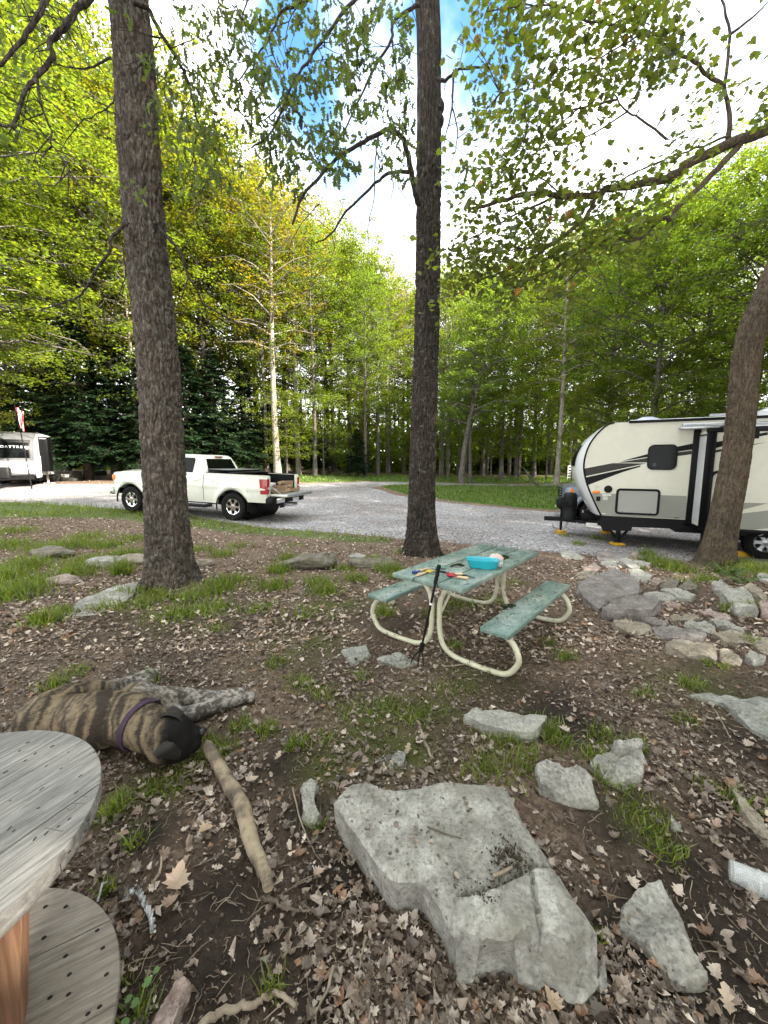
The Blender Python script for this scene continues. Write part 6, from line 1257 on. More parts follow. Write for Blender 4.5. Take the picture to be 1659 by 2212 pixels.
ST = [(PC([(0, 255), (90, 248), (200, 290), (170, 312), (40, 290)]), .06, R_PALE, 'pale flat stone nearest the gravel, just right of the table top corner'),
 (PC([(300, 262), (400, 262), (560, 310), (470, 328), (340, 318), (300, 290)]), .08, R_PURP, 'long dusky slab at the top of the stone path by the gravel'),
 (PC([(560, 290), (585, 262), (628, 262), (630, 295)]), .10, R_TAN, 'small upright tan stone behind the dusky top slab'),
 (PC([(470, 330), (540, 312), (650, 362), (600, 368), (540, 350)]), .12, R_PALE, 'tilted pale stone with a dark hollow under its lip'),
 (PC([(590, 325), (680, 330), (735, 345), (700, 358), (640, 353)]), .06, R_PALE, 'thin pale stone beside the tilted lip stone'),
 (PC([(330, 335), (420, 325), (470, 345), (460, 368), (380, 360)]), .06, R_PALE, 'small pale stepping stone left of the tilted lip stone'),
 (PC([(190, 370), (280, 350), (340, 372), (300, 400), (210, 395)]), .08, R_PINK, 'pinkish step stone level with the table bench end'),
 (PC([(130, 420), (220, 402), (300, 418), (270, 440), (150, 450)]), .07, R_TAN, 'low mossy tan stone just above the big purple slab'),
 (PC([(290, 425), (440, 392), (560, 430), (655, 482), (560, 468), (400, 458), (180, 470)]), .10, R_PURP, 'wide bluish slab wedged behind the big purple slab'),
 (PC([(150, 488), (330, 478), (500, 482), (640, 497), (638, 545), (480, 575), (330, 640), (210, 585), (155, 525)]), .20, R_PURP, 'biggest purple slab of the stone path with a sharp broken edge'),
 (PC([(550, 405), (650, 405), (745, 440), (700, 468), (600, 458)]), .08, R_PALE, 'pale grey slab right of the bluish slab'),
 (PC([(800, 505), (870, 472), (960, 482), (920, 530), (820, 528)]), .10, R_DARK, 'brown knobbly stone in the middle of the leaf litter'),
 (PC([(940, 520), (1030, 470), (1110, 520), (1040, 545)]), .12, R_DARK, 'brown peaked stone below the leaning maple'),
 (PC([(1210, 495), (1290, 482), (1350, 520), (1310, 550), (1230, 540)]), .10, R_GREY, 'low grey stone at the foot of the leaning maple'),
 (PC([(660, 582), (790, 572), (940, 602), (870, 625), (790, 612)]), .09, R_GREY, 'long grey stone right of the big purple slab'),
 (PC([(800, 550), (930, 540), (1090, 580), (1060, 600), (950, 596)]), .10, R_PALE, 'pale layered stone behind the long grey stone'),
 (PC([(340, 680), (440, 620), (600, 608), (760, 608), (812, 645), (740, 690), (560, 690), (390, 700)]), .20, R_PURP, 'thick purple-grey stone with a chipped front face'),
 (PC([(1285, 572), (1330, 548), (1480, 547), (1560, 612), (1580, 660), (1500, 668), (1400, 662), (1360, 610)]), .22, R_PALE, 'white rounded boulder on the right with grass at its foot'),
 (PC([(1450, 525), (1540, 520), (1659, 592), (1640, 612), (1520, 558)]), .12, R_TAN, 'brown ledge stone behind the white boulder'),
 (PC([(1575, 645), (1700, 655), (1720, 720), (1610, 705)]), .14, R_PINK, 'rusty stone cut by the edge beside the white boulder'),
 (PC([(820, 655), (900, 645), (970, 678), (880, 686)]), .04, R_PINK, 'little pink flat stone right of the chipped thick stone'),
 (PC([(1100, 715), (1200, 710), (1370, 765), (1355, 780), (1260, 768)]), .06, R_PINK, 'narrow pinkish slab below the white boulder'),
 (PC([(890, 748), (1100, 738), (1125, 760), (1050, 790), (900, 785)]), .08, R_TAN, 'tan stone with a rounded end, mid stone path'),
 (PC([(650, 782), (760, 768), (880, 800), (850, 822), (720, 812)]), .08, R_PURP, 'dark purple stone in the gap under the chipped thick stone'),
 (PC([(400, 725), (480, 730), (560, 752), (520, 768), (430, 756)]), .04, R_GREY, 'thin grey stone peeping from under the chipped thick stone'),
 (PC([(430, 795), (560, 778), (720, 830), (738, 862), (640, 890), (520, 868), (440, 840)]), .08, R_TAN, 'buff stone at the left end of the middle row'),
 (PC([(990, 822), (1130, 802), (1240, 840), (1250, 885), (1180, 875)]), .07, R_PALE, 'pale grey stone in the middle row'),
 (PC([(1190, 782), (1330, 797), (1500, 868), (1440, 860), (1250, 818)]), .07, R_GREY, 'greenish slab to the right of the middle row'),
 (PC([(750, 842), (900, 842), (1100, 872), (1180, 908), (1150, 932), (1000, 918), (880, 912), (765, 875)]), .09, R_PURP, 'long brown-purple slab of the lower row'),
 (PC([(1230, 900), (1350, 862), (1500, 892), (1690, 920), (1690, 960), (1500, 955), (1320, 955), (1240, 925)]), .08, R_TAN, 'long cream slab at the right of the lower row'),
 (PC([(842, 985), (910, 932), (1050, 942), (1250, 992), (1262, 1085), (1150, 1055), (1000, 1030)]), .12, R_TAN, 'large brown slab lowest in the stone path, thick near edge'),
 (PC([(1275, 1032), (1370, 1032), (1460, 1110), (1440, 1145), (1290, 1112)]), .06, R_TAN, 'buff stone next to the lowest brown slab'),
 (PC([(1475, 1070), (1540, 1035), (1645, 1080), (1635, 1105), (1540, 1112)]), .09, R_PALE, 'grey knob of stone near the right edge, lowest in the path'),
 (PC([(1540, 972), (1690, 990), (1690, 1060), (1570, 1010)]), .08, R_TAN, 'tan stone cut by the right edge under the cream slab'),
 (PC([(1570, 432), (1700, 430), (1700, 465), (1590, 460)]), .10, R_GREY, 'grey stone in grass at the right edge'),
 (PC([(700, 470), (790, 460), (860, 480), (780, 495)]), .05, R_PINK, 'small flat rosy stone between the pale slab and the brown knob'),
 (PC([(1030, 1370), (1200, 1372), (1330, 1395), (1460, 1430), (1600, 1405), (1900, 1380), (1900, 1800), (1659, 1700), (1520, 1630), (1420, 1545), (1300, 1440)]), .07, R_MOSS, 'wide grey mossy ledge sinking into the soil at the right edge')]
for i, (P, h, m_, lab) in enumerate(ST): slab('stone', ppoly(P, h * .7), h * .7, m_, lab, 'stone', 'stones laid along the right side', None, .22, .022 if h < .15 else .034, (.02 * math.sin(i * 2.1), .05), .04, 20 + i)
c3 = lambda x, y: ((1700 + x * 800 / 952) / 1.8227, (2650 + y * 800 / 952) / 1.8227)
c8 = lambda x, y: (.23146 * x, 850.2 + .23146 * y)
NS = [([c3(*p) for p in [(150, 185), (215, 155), (330, 150), (450, 175), (540, 182), (520, 225), (470, 262), (380, 245), (250, 230)]], .07, R_PALE, 'flat pale stone in the mud between the table and the great rock', .10),
 ([c3(*p) for p in [(492, 405), (540, 388), (620, 430), (720, 425), (750, 470), (768, 560), (700, 560), (600, 540), (520, 500)]], .075, R_GREY, 'squarish grey rock with a notched top, right of the great rock', .15),
 ([(1282, 1625), (1320, 1605), (1380, 1600), (1392, 1625), (1390, 1660), (1345, 1675), (1310, 1660)], .085, R_GREY, 'jagged grey rock with grass behind the squarish rock', .25),
 ([(1325, 1600), (1385, 1595), (1390, 1606), (1340, 1612)], .17, R_GREY, 'flat chip of rock lying on top of the jagged grey rock', .10),
 ([(1380, 1905), (1425, 1895), (1460, 1955), (1500, 2040), (1530, 2095), (1460, 2105), (1400, 2040), (1340, 1990), (1352, 1930)], .06, R_GREY, 'sunken wedge of layered rock at the lower right', .25),
 ([(655, 1690), (672, 1675), (684, 1690), (678, 1720), (690, 1760), (678, 1785), (662, 1765), (652, 1725)], .04, R_PALE, 'slim pale grey stone standing left of the great rock', .2),
 ([(325, 2215), (350, 2150), (395, 2110), (405, 2125), (385, 2190), (355, 2240)], .02, R_PINK, 'flat reddish stone sunk in the soil at the bottom left', .2),
 ([(810, 1640), (860, 1618), (878, 1630), (870, 1650), (830, 1655)], .035, R_MOSS, 'little half-buried grey stone above the great rock', .2),
 ([(735, 1400), (790, 1390), (800, 1410), (760, 1428)], .05, R_MOSS, 'dull green-grey stone in the leaves left of the table leg', .2),
 ([(810, 1422), (860, 1410), (905, 1425), (870, 1440)], .03, R_MOSS, 'flat dark stone under the leaves by the garden fork tines', .2),
 ([(1450, 1760), (1500, 1800), (1495, 1815), (1448, 1785)], .03, R_PALE, 'small pale sliver of stone among grass on the right slope', .2),
 ([(1580, 1700), (1640, 1755), (1670, 1800), (1665, 1815), (1600, 1745)], .04, R_TAN, 'long buff stone half sunk near the right edge', .2),
 ([c8(*p) for p in [(640, 2030), (700, 1950), (800, 1885), (1100, 1795), (1290, 1785), (1250, 1860), (1100, 1950), (900, 2025), (760, 2060)]], .06, R_GREY, 'long light grey slab in the leaves left of the left oak', .12)]
for i, (P, h, m_, lab, o_) in enumerate(NS): slab('stone', ppoly(P, h) if i != 3 else ppoly(P, .10), h * .65, m_, lab, 'stone', None, None, .25, .020, (.03 * math.sin(i), .03), o_, 60 + i)
for a in [(50, 136, 1206, 1180, R_DARK, 'flat-topped brown stone in the grass at the far left', .9, 3), (84, 148, 1265, 1240, R_PINK, 'pink rounded stone in the grass below the far left stone', .8, 5), (175, 248, 1228, 1200, R_GREY, 'grey leaning stone left of the left oak, next to a tan one', .7, 9), (225, 322, 1222, 1196, R_TAN, 'tan stone touching the left side of the left oak', .6, 12),
          (585, 722, 1230, 1192, R_DARK, 'large brown boulder midway between the two oaks', .6, 15), (750, 855, 1228, 1203, R_DARK, 'dark flat boulder close to the left of the middle oak', .7, 18), (415, 458, 1224, 1204, R_TAN, 'small tan stone right beside the left oak foot', .8, 21), (750, 790, 1205, 1196, R_GREY, 'thin grey stone behind the dark flat boulder', .8, 24)]:
    boulder('stone', a[0], a[1], a[2], a[3], a[4], a[5], a[6], a[7], group='stones in the grass between the oaks')

# ================================================================== BRANCHES AND BITS ON THE GROUND
LOGM = PM('peeled_log', [(.32, (.05, .038, .028)), (.45, (.13, .10, .072)), (.54, (.27, .215, .145)), (.72, (.37, .31, .22))], 6, .75, .45, 45, .006, stretch=(1, 1, 1), fine=(26, [(.30, (.45, .42, .40)), (.45, (1, 1, 1))]))
LP = [(446, 1606, .055), (470, 1650, .06), (500, 1700, .06), (524, 1745, .06), (538, 1800, .058), (556, 1850, .055), (575, 1892, .05), (580, 1918, .04)]
pts = [gr(u, v, h) for u, v, h in LP]; Q = smooth_path(pts, 6); o3 = np.array([pts[3][0], pts[3][1], 0]); e_ = []
mb = MB(); m_ = len(Q); mb.tube([tuple(np.array(q) - o3 + .0015 * RNG.standard_normal(3)) for q in Q], [(.021 + .014 * math.sin(math.pi * min(1, (i / (m_ - 1)) * 1.0 + .12)) ) * (1 + .03 * math.sin(i * 1.1)) * (.75 if i == 0 else .86 if i == m_ - 1 else 1) for i in range(m_)], 16)
lg = mb.build('log', LOGM, None, 50); lg.location = o3; tag(lg, 'curved pale peeled log lying with one end at the dog nose', 'log')
STK = PM('stick_bark', [(.3, (.13, .10, .075)), (.6, (.27, .22, .165)), (.8, (.36, .31, .25))], 14, .8, .4, 60, .003)
STK2 = PM('dark_stick', [(.3, (.05, .038, .028)), (.7, (.13, .10, .075))], 14, .85, .4, 60, .003)
for P, r, mt, lab in [([(902, 1560), (912, 1585), (925, 1615), (932, 1640)], .011, STK, 'straight barked stick pointing down between the table and the great rock'), ([(895, 1552), (915, 1558), (935, 1580), (955, 1610), (975, 1622)], .005, STK2, 'thin bowed twig beside the straight barked stick'), ([(692, 1592), (720, 1598), (762, 1605)], .008, STK2, 'dark twig lying level in the moss left of centre'),
   ([(430, 2222), (470, 2190), (515, 2176), (545, 2172), (575, 2150), (605, 2146), (640, 2172)], .012, STK, 'crooked root-like stick at the bottom edge'), ([(566, 1938), (590, 1945), (612, 1960), (650, 1966)], .009, STK2, 'short forked stick at the foot of the peeled log'), ([(650, 1950), (700, 1990), (740, 2035)], .004, STK2, 'long thin dark twig below the forked stick'), ([(632, 1700), (645, 1760), (660, 1800), (680, 1840)], .004, STK, 'wiry twig left of the slim pale stone'),
   ([(720, 2090), (705, 2140), (680, 2190)], .006, STK, 'pale stick near the bottom centre'), ([(790, 2020), (780, 2070), (770, 2140)], .004, STK, 'slender stick in the leaf heap by the great rock'), ([(1190, 1640), (1182, 1662), (1170, 1690)], .006, STK, 'little broken stick left of the squarish rock'), ([(1515, 1500), (1530, 1520), (1545, 1535)], .010, STK, 'short bleached stick on the mossy ledge'), ([(1545, 1535), (1560, 1560), (1575, 1590)], .005, STK, 'thin twig hanging off the mossy ledge'), ([(1440, 1720), (1452, 1700), (1456, 1690)], .006, STK2, 'tiny curved twig on the mud of the right slope'),
   ([(1840, 2100)] and [(1020, 1960), (1045, 1948), (1065, 1938)], .0, None, ''), ([(960, 1440), (1000, 1436), (1050, 1428), (1060, 1424)], .006, STK, 'twisted twig on the moss below the table'), ([(330, 1905), (345, 1880), (352, 1830)], .006, STK, 'upright splinter of wood right of the lower spool disc'), ([(870, 1775), (930, 1790), (985, 1808)], .0, None, '')]:
    if mt is None: continue
    w_ = [gr(u, v, .016) for u, v in P]; o3 = np.array([w_[0][0], w_[0][1], 0]); Q = smooth_path(w_, 5); mb = MB(); k = len(Q); mb.tube([tuple(np.array(q) - o3 + r * .25 * RNG.standard_normal(3)) for q in Q], [r * (1 - .45 * i / k) for i in range(k)], 7); o = mb.build('stick', mt, None, 60); o.location = o3; tag(o, lab, 'stick')
mb = MB(); w_ = [gr(*c6(*p), HB + .018) for p in [(985, 660), (1030, 645), (1082, 618)]]; mb.tube([tuple(np.array(q) - w_[0]) for q in w_], [.006, .007, .005], 7); o = mb.build('stick', STK, None, 60); o.location = w_[0]; tag(o, 'short yellowish stick on the dirt patch of the great rock', 'stick')
mb = MB(); w_ = [gr(*c6(*p), HB + .012) for p in [(640, 405), (700, 430), (760, 450), (820, 468)]]; mb.tube([tuple(np.array(q) - w_[0]) for q in w_], [.003, .003, .003, .002], 6); o = mb.build('stick', STK2, None, 60); o.location = w_[0]; tag(o, 'hair-thin dark twig across the top of the great rock', 'stick')
# dirt and scraps caught on the great rock
n = 560; cc = np.array([gr(*c6(1075, 590), HB)[:2], gr(*c6(960, 790), HB)[:2], gr(*c6(1000, 740), HB)[:2]]); ww = RNG.choice(3, n, p=[.7, .15, .15]); P = cc[ww] + RNG.standard_normal((n, 2)) * np.array([[.034, .034], [.03, .012], [.05, .02]])[ww]
V, F, C = scatter(chips, np.c_[P, HB + .012 + .006 * RNG.random(n)], rotm(RNG.random(n) * 6.3, RNG.standard_normal(n), RNG.standard_normal(n)), .0025 + .005 * RNG.random(n), np.array([.050, .037, .027]) * (1 + .5 * RNG.standard_normal((n, 1))))
tag(link('soil_crumbs', tri_mesh('soil_crumbs', V, F, np.clip(C, .005, 1)), bpy.data.materials['crumb']), kind='stuff', label='dark dirt patch on the great rock')
n = 150; u_ = RNG.random(n); P = []
while len(P) < n:
    q = np.array([BQ[0][0] + 1.2 * RNG.random(), .95 + .8 * RNG.random()])
    if pin(q[None], BQ)[0]: P.append(q)
P = np.array(P); V, F, C = scatter(leafT, np.c_[P, np.full(n, HB + .012) - .06 * sst(1.24, .98, P[:, 1])], rotm(RNG.random(n) * 6.3, .2 * RNG.standard_normal(n), .2 * RNG.standard_normal(n)), .008 + .022 * RNG.random(n) ** 2, litter_col(n) * .7)
tag(link('leaf_litter', tri_mesh('leaf_litter', V, F, C), drym), kind='stuff', label='leaf scraps on the great rock')
# single large dry leaves one can point at
for (u, v, s, yaw, t, c, lab) in [(385, 1900, .155, 100, MAPLE, (.46, .35, .26), 'large pale maple leaf on dark soil left of the peeled log'), (370, 1955, .085, 40, MAPLE, (.30, .20, .14), 'smaller reddish dry leaf below the large pale maple leaf'), (545, 1690, .10, 20, MAPLE, (.46, .37, .29), 'pale dry leaf right of the upper part of the peeled log'), (600, 1640, .11, 80, OAK, (.44, .35, .27), 'upright oak leaf right of the dog nose'), (1215, 1700 - 120, .11, 160, MAPLE, (.46, .39, .32), 'pale curled leaf behind the squarish rock'), (1545, 1790, .13, 30, OAK, (.33, .22, .17), 'reddish oak leaf on the right slope'), (880, 1625, .12, 70, OAK, (.36, .28, .21), 'star-shaped dry leaf above the great rock'), (1190, 2165, .09, 120, MAPLE, (.45, .33, .23), 'buff leaf standing against the near end of the great rock'), (690, 1890, .07, 10, MAPLE, (.42, .32, .24), 'holed leaf between the peeled log and the great rock'), (510, 1860, .06, 200, MAPLE, (.40, .31, .23), 'crumpled leaf left of the lower end of the peeled log'), (1570, 2170, .12, 60, OAK, (.44, .34, .26), 'pale oak leaf near the bottom right corner'), (440, 1800, .10, 250, MAPLE, (.42, .31, .21), 'tattered yellowish leaf beside the moss left of the peeled log')]:
    p = gr(u, v, .02); Vt, Ft = leaf_template(BIGLEAF if t is MAPLE else t, .7, .45); s *= .62; c = tuple(k_ * .85 for k_ in c); me = tri_mesh('dry_leaf', Vt * s - np.array([s * .5, 0, 0]), np.array(Ft), np.tile(np.array(c), (len(Vt), 1))); o = link('dry_leaf', me, drym); o.location = p + np.array([0, 0, .012]); o.rotation_euler = (.2 * math.sin(u), .15 * math.cos(v), rad(yaw)); tag(o, lab, 'leaf')
# frayed rope end, clover sprig, plastic cup
ROPE = PM('frayed_rope', [(.35, (.02, .02, .02)), (.5, (.30, .30, .30)), (.65, (.52, .52, .52))], 60, .9, .5, 120, .003)
w_ = [gr(u, v, .02) for u, v in [(270, 1940), (285, 1925), (300, 1925), (310, 1945), (325, 1975), (332, 2010)]]; e = empty('rope', w_[0] - np.array([0, 0, .02]), label='frayed grey rope scrap by the lower spool disc', cat='rope'); Q = np.array(smooth_path(w_, 6))
for k in range(3):
    ph = k * 2.1; mb = MB(); mb.tube([tuple(q + .006 * np.array([math.cos(i * .9 + ph), math.sin(i * .9 + ph), math.sin(i * .9 + ph)]) - w_[0] + np.array([0, 0, .02])) for i, q in enumerate(Q)], .0045, 5); mb.build('strand', ROPE, e)
mb = MB(); q0 = gr(232, 1905, .02) - w_[0] + np.array([0, 0, .02]); mb.tube([tuple(q0), tuple(q0 + np.array([.005, -.03, .03])), tuple(q0 + np.array([.012, -.07, .0]))], .004, 5); mb.build('strand', ROPE, e)
p = gr(292, 2190, 0); e = empty('clover', p, label='small green clover-like sprig at the bottom left corner', cat='plant')
for i, (dx, dy, h, s) in enumerate([(0, 0, .04, .012), (.012, .04, .05, .014), (-.008, -.04, .03, .015), (.02, .075, .04, .010), (-.03, .015, .03, .010)]):
    mb = MB(); mb.tube([(0, 0, 0), (dx, dy, h)], .0015, 4); mb.build('stem', STEM, e)
    Vt = [(s * r_ * math.cos(a), s * r_ * math.sin(a), .1 * s * r_) for a in np.linspace(0, 2 * math.pi, 14, endpoint=False) for r_ in [abs(math.cos(a * .5)) ** .5 * .9 + .25]]; mb = MB(); mb.add([(dx + x, dy + y, h + z) for x, y, z in [(0, 0, 0)] + Vt], [(0, j + 1, (j + 1) % 14 + 1) for j in range(14)]); mb.build('leaf', PM('clover_green', [(.3, (.05, .11, .025)), (.7, (.08, .15, .04))], 40, .5), e)
PLA = PM('clear_plastic', (.92, .94, .94), 4, .14, trans=.78, spec=.6); PLA.node_tree.nodes['Principled BSDF'].inputs['IOR'].default_value = 1.22
a, b = gr(1575, 1878, .045), gr(1690, 1930, .05); ax = Vector(b - a); L = ax.length; M = frame_mat(a, Vector((0, 0, 1)).cross(ax), Vector((0, 0, 1)), ax); e = empty('plastic_cup', mat=M, label='clear plastic tumbler lying on the mud at the right edge', cat='cup')
mb = MB(); mb.lathe([(0, .002), (.034, 0), (.037, .01), (.046, L), (.049, L), (.049, L + .004), (.044, L + .002), (.035, .013), (0, .012)], 40); mb.build('cup_wall', PLA, e, 50); mb = MB(); mb.lathe([(.0425, L * .55), (.0445, L * .55 + .004), (.0432, L * .55 + .008)], 40); mb.build('ridge', PLA, e, 50)

# ================================================================== WOODEN CABLE SPOOL TABLE
def woodmat(name, a, b, c, ang, sc=1.0):
    m, nt, p = newmat(name); t = N(nt, 'ShaderNodeTexCoord'); mpp = N(nt, 'ShaderNodeMapping'); mp0 = N(nt, 'ShaderNodeMapping'); mp0.inputs['Rotation'].default_value = (0, 0, ang); nt.links.new(t.outputs['Object'], mp0.inputs[0]); mpp.inputs['Scale'].default_value = (2.2, 30, 8); nt.links.new(mp0.outputs[0], mpp.inputs[0])
    n1 = N(nt, 'ShaderNodeTexNoise'); n1.inputs['Scale'].default_value = 3.0 * sc; n1.inputs['Detail'].default_value = 9; n1.inputs['Roughness'].default_value = .7; n1.inputs['Distortion'].default_value = .4; nt.links.new(mpp.outputs[0], n1.inputs['Vector'])
    col = ramp(nt, n1.outputs['Fac'], [(.28, a), (.5, b), (.70, c)]); col = mixc(nt, 1, col, ramp(nt, noise(nt, 3.2, 6, .65), [(.3, (.78, .77, .76)), (.6, (1.08, 1.08, 1.08))]), 'MULTIPLY')
    col = mixc(nt, 1, col, ramp(nt, noise(nt, 26, 4, .6), [(.22, (.35, .32, .30)), (.32, (1, 1, 1))]), 'MULTIPLY'); nt.links.new(col, p.inputs['Base Color']); p.inputs['Roughness'].default_value = .82; p.inputs['Specular IOR Level'].default_value = .25
    nt.links.new(bump(nt, n1.outputs['Fac'], .5, .006), p.inputs['Normal']); return m
ANG_T, ANG_B = rad(66), rad(30)
W_TOP = woodmat('weathered_grey_wood', (.080, .076, .071), (.195, .188, .179), (.33, .322, .31), -ANG_T); W_BOT = woodmat('weathered_brown_wood', (.13, .108, .088), (.245, .212, .18), (.345, .31, .275), -ANG_B); W_DRUM = PM('red_drum_wood', [(.3, (.12, .06, .035)), (.5, (.25, .13, .075)), (.72, (.36, .21, .13))], 4, .75, .4, 20, .005, stretch=(9, 9, .7))
ZT_, ZB_ = .665, .075; CT, CB = np.array([-1.295, .853]), np.array([-1.262, .742]); RT, RB = .472, .516
spool = empty('cable_spool', (CB[0], CB[1], 0), label='weathered wooden cable spool used as a table at the lower left', cat='cable spool')
def disc(nm, c, R, z, th, ang, seams, mat, seed):
    ca, sa = math.cos(ang), math.sin(ang); seams = [-R] + seams + [R]; rng = np.random.default_rng(seed)
    for i in range(len(seams) - 1):
        a, b = seams[i] + .0012, seams[i + 1] - .0012; pts = []
        k = 34; x0 = [math.sqrt(max(R * R - y * y, 0)) for y in np.linspace(a, b, k)]; yy = np.linspace(a, b, k); out = [(x, y) for x, y in zip(x0, yy)] + [(-x, y) for x, y in zip(x0[::-1], yy[::-1])]
        pr_ = []
        for x, y in out:
            if not pr_ or math.hypot(x - pr_[-1][0], y - pr_[-1][1]) > 1e-3: pr_.append((x, y))
        if math.hypot(pr_[0][0] - pr_[-1][0], pr_[0][1] - pr_[-1][1]) < 1e-3: pr_.pop()
        dz = .0015 * rng.standard_normal(); W = [(c[0] + x * ca - y * sa, c[1] + x * sa + y * ca) for x, y in pr_]; m0 = np.mean(W, 0)
        rg = lambda f, zz: [(m0[0] + (x - m0[0]) * f, m0[1] + (y - m0[1]) * f, zz) for x, y in W]
        mb = MB(); mb.loft([rg(.994, z - th), rg(1, z - th + .004), rg(1, z - .005 + dz), rg(.994, z + dz)]); mb.build(nm, mat, spool, 40, world=True)
disc('top_plank', CT, RT, ZT_, .026, ANG_T, [-.22, .03, .285][:0] + [-.285, -.03, .22], W_TOP, 1); disc('lower_layer', CT, RT * .995, ZT_ - .0275, .026, ANG_T + rad(90), [-.2, 0, .2], W_TOP, 2)
disc('base_plank', CB, RB, ZB_, .026, ANG_B, [-.30, -.06, .20], W_BOT, 3); disc('base_lower_layer', CB, RB * .99, ZB_ - .0275, .03, ANG_B + rad(90), [-.2, 0, .2], W_BOT, 4)
RD = float(np.linalg.norm(gr(45, 2110, ZB_)[:2] - CB)) if True else .3
print('drum radius', RD); RD = min(max(RD, .18), .36)
ax0, ax1 = np.array([CB[0], CB[1], ZB_]), np.array([CT[0], CT[1], ZT_ - .05])
for k in range(16):
    a0, a1 = 2 * math.pi * k / 16 + .012, 2 * math.pi * (k + 1) / 16 - .012; V = []
    for c_ in (ax0, ax1):
        for a, r in ((a0, RD), (a1, RD), (a1, RD - .02), (a0, RD - .02)): V.append((c_[0] + r * math.cos(a), c_[1] + r * math.sin(a), c_[2]))
    mb = MB(); mb.add(V, [(0,1,2,3), (4,7,6,5), (0,4,5,1), (1,5,6,2), (2,6,7,3), (3,7,4,0)]); mb.build('drum_stave', W_DRUM, spool, 0, world=True)
NAIL = PM('rusty_nail_hole', (.012, .010, .009), 10, .8); mb = MB()
for (u, v) in [(113, 1612), (60, 1604), (42, 1622), (76, 1628), (55, 1643), (100, 1655), (132, 1660), (148, 1625), (205, 1625), (174, 1676), (90, 1704), (83, 1746), (150, 1769), (126, 1785), (190, 1772), (100, 1800), (22, 1730), (30, 1795), (185, 1795), (150, 1840), (75, 1812), (165, 1712), (20, 1790), (12, 1668)]:
    p = gr(u, v, ZT_ + .001); a = ANG_T + .3 * RNG.standard_normal(); mb.box(tuple(p), (.006 + .007 * RNG.random(), .003, .003), .001, Matrix.Rotation(a, 4, 'Z'))
tag(mb.build('nail_hole', NAIL, spool, 0, world=True), kind='stuff'); mb = MB()
for (u, v) in [(98, 1958), (142, 1958), (55, 2022), (95, 2025), (210, 2010), (222, 2048), (230, 2105), (150, 2105), (148, 2148), (215, 2175), (125, 2222), (142, 2065), (108, 2155), (190, 2190)]:
    p = gr(u, v, ZB_ + .001); mb.lathe([(0, .002), (.005, .002), (.006, -.002)], 9, Matrix.Translation(Vector(p)) @ Matrix.Rotation(ANG_B, 4, 'Z') @ Matrix.Diagonal((1.25, .8, 1, 1)))
tag(mb.build('nail_hole', NAIL, spool, 0, world=True), kind='stuff')
# letters somebody scratched into the top, read off the photograph as strokes
c9 = lambda x, y: ((100 + x * 300 / 952) / 1.8227, (2950 + y * 300 / 952) / 1.8227)
SCR = [[(180, 755), (305, 745), (295, 800), (160, 825)], [(305, 690), (400, 698)], [(430, 490), (380, 500), (375, 540), (490, 548)], [(370, 600), (495, 590)], [(360, 620), (350, 665), (460, 680)], [(445, 408), (505, 408)], [(575, 678), (690, 680), (740, 680)], [(630, 690), (620, 740), (560, 765), (515, 740)], [(600, 640), (620, 590), (690, 590), (780, 595)], [(670, 412), (780, 408), (765, 450), (710, 460)], [(715, 248), (800, 230)], [(720, 275), (740, 325), (800, 310), (810, 270)], [(800, 305), (900, 275)], [(655, 180), (665, 130), (720, 120)], [(245, 985), (330, 1000), (450, 1025), (480, 1020)], [(280, 640), (330, 650)], [(790, 420), (920, 395)], [(660, 555), (735, 580)]]
mb = MB()
for S in SCR:
    Q = [gr(*c9(*p), ZT_ + .0002) for p in S]; mb.tube([tuple(q) for q in Q], .0013, 4)
mb.build('scratched_lettering', PM('scratch', (.10, .095, .09), 20, .9), spool, 0, world=True)

# ================================================================== PICNIC TABLE
TZ, SZ = .70, .415
nl, nr, fr, fl_ = [gr(*q, TZ) for q in [(850, 1238), (1000, 1270), (1174, 1194), (1027, 1172)]]
ax = Vector(((fl_ - nl) + (fr - nr)) / 2); ax.z = 0; Lt = 1.68; ax.normalize(); bx2 = Vector((ax.y, -ax.x, 0)); Cn = Vector((nl + nr + fr + fl_) / 4); Cn.z = 0
PTM = Matrix(((bx2.x, ax.x, 0, Cn.x), (bx2.y, ax.y, 0, Cn.y), (0, 0, 1, 0), (0, 0, 0, 1)))         # local x = across (right), y = along (away)
pt = empty('picnic_table', mat=PTM, label='weathered green plank picnic table with cream tube legs', cat='picnic table')
inv = PTM.inverted()
print('table', [tuple(round(k, 2) for k in (inv @ Vector(q))) for q in (nl, nr, fr, fl_)])
bq = [inv @ Vector(gr(*q, SZ)) for q in [(1021, 1345), (1085, 1367), (1232, 1265), (1175, 1251)]]; print('bench', [tuple(round(k, 2) for k in q) for q in bq]); lq = [inv @ Vector(gr(*q, SZ)) for q in [(797, 1288), (846, 1293)]]; print('left bench', [tuple(round(k, 2) for k in q) for q in lq])
m, nt, p = newmat('weathered_green_plank')
c = ramp(nt, noise(nt, 5, 8, .66, (1.6, .6, 1)), [(.30, (.075, .125, .105)), (.47, (.135, .20, .175)), (.58, (.21, .255, .225)), (.72, (.31, .30, .25))]); c = mixc(nt, 1, c, ramp(nt, noise(nt, 45, 7, .7, (1, .4, 1)), [(.3, (.66, .66, .64)), (.55, (1.1, 1.1, 1.1))]), 'MULTIPLY'); nt.links.new(c, p.inputs['Base Color'])
mr = N(nt, 'ShaderNodeMapRange'); mr.inputs['From Min'].default_value = .4; mr.inputs['From Max'].default_value = .65; mr.inputs['To Min'].default_value = .28; mr.inputs['To Max'].default_value = .75; nt.links.new(noise(nt, 4, 5, .6), mr.inputs[0]); nt.links.new(mr.outputs[0], p.inputs['Roughness']); nt.links.new(bump(nt, noise(nt, 50, 6, .7, (1, .25, 1)), .3, .004), p.inputs['Normal']); PLANK = m
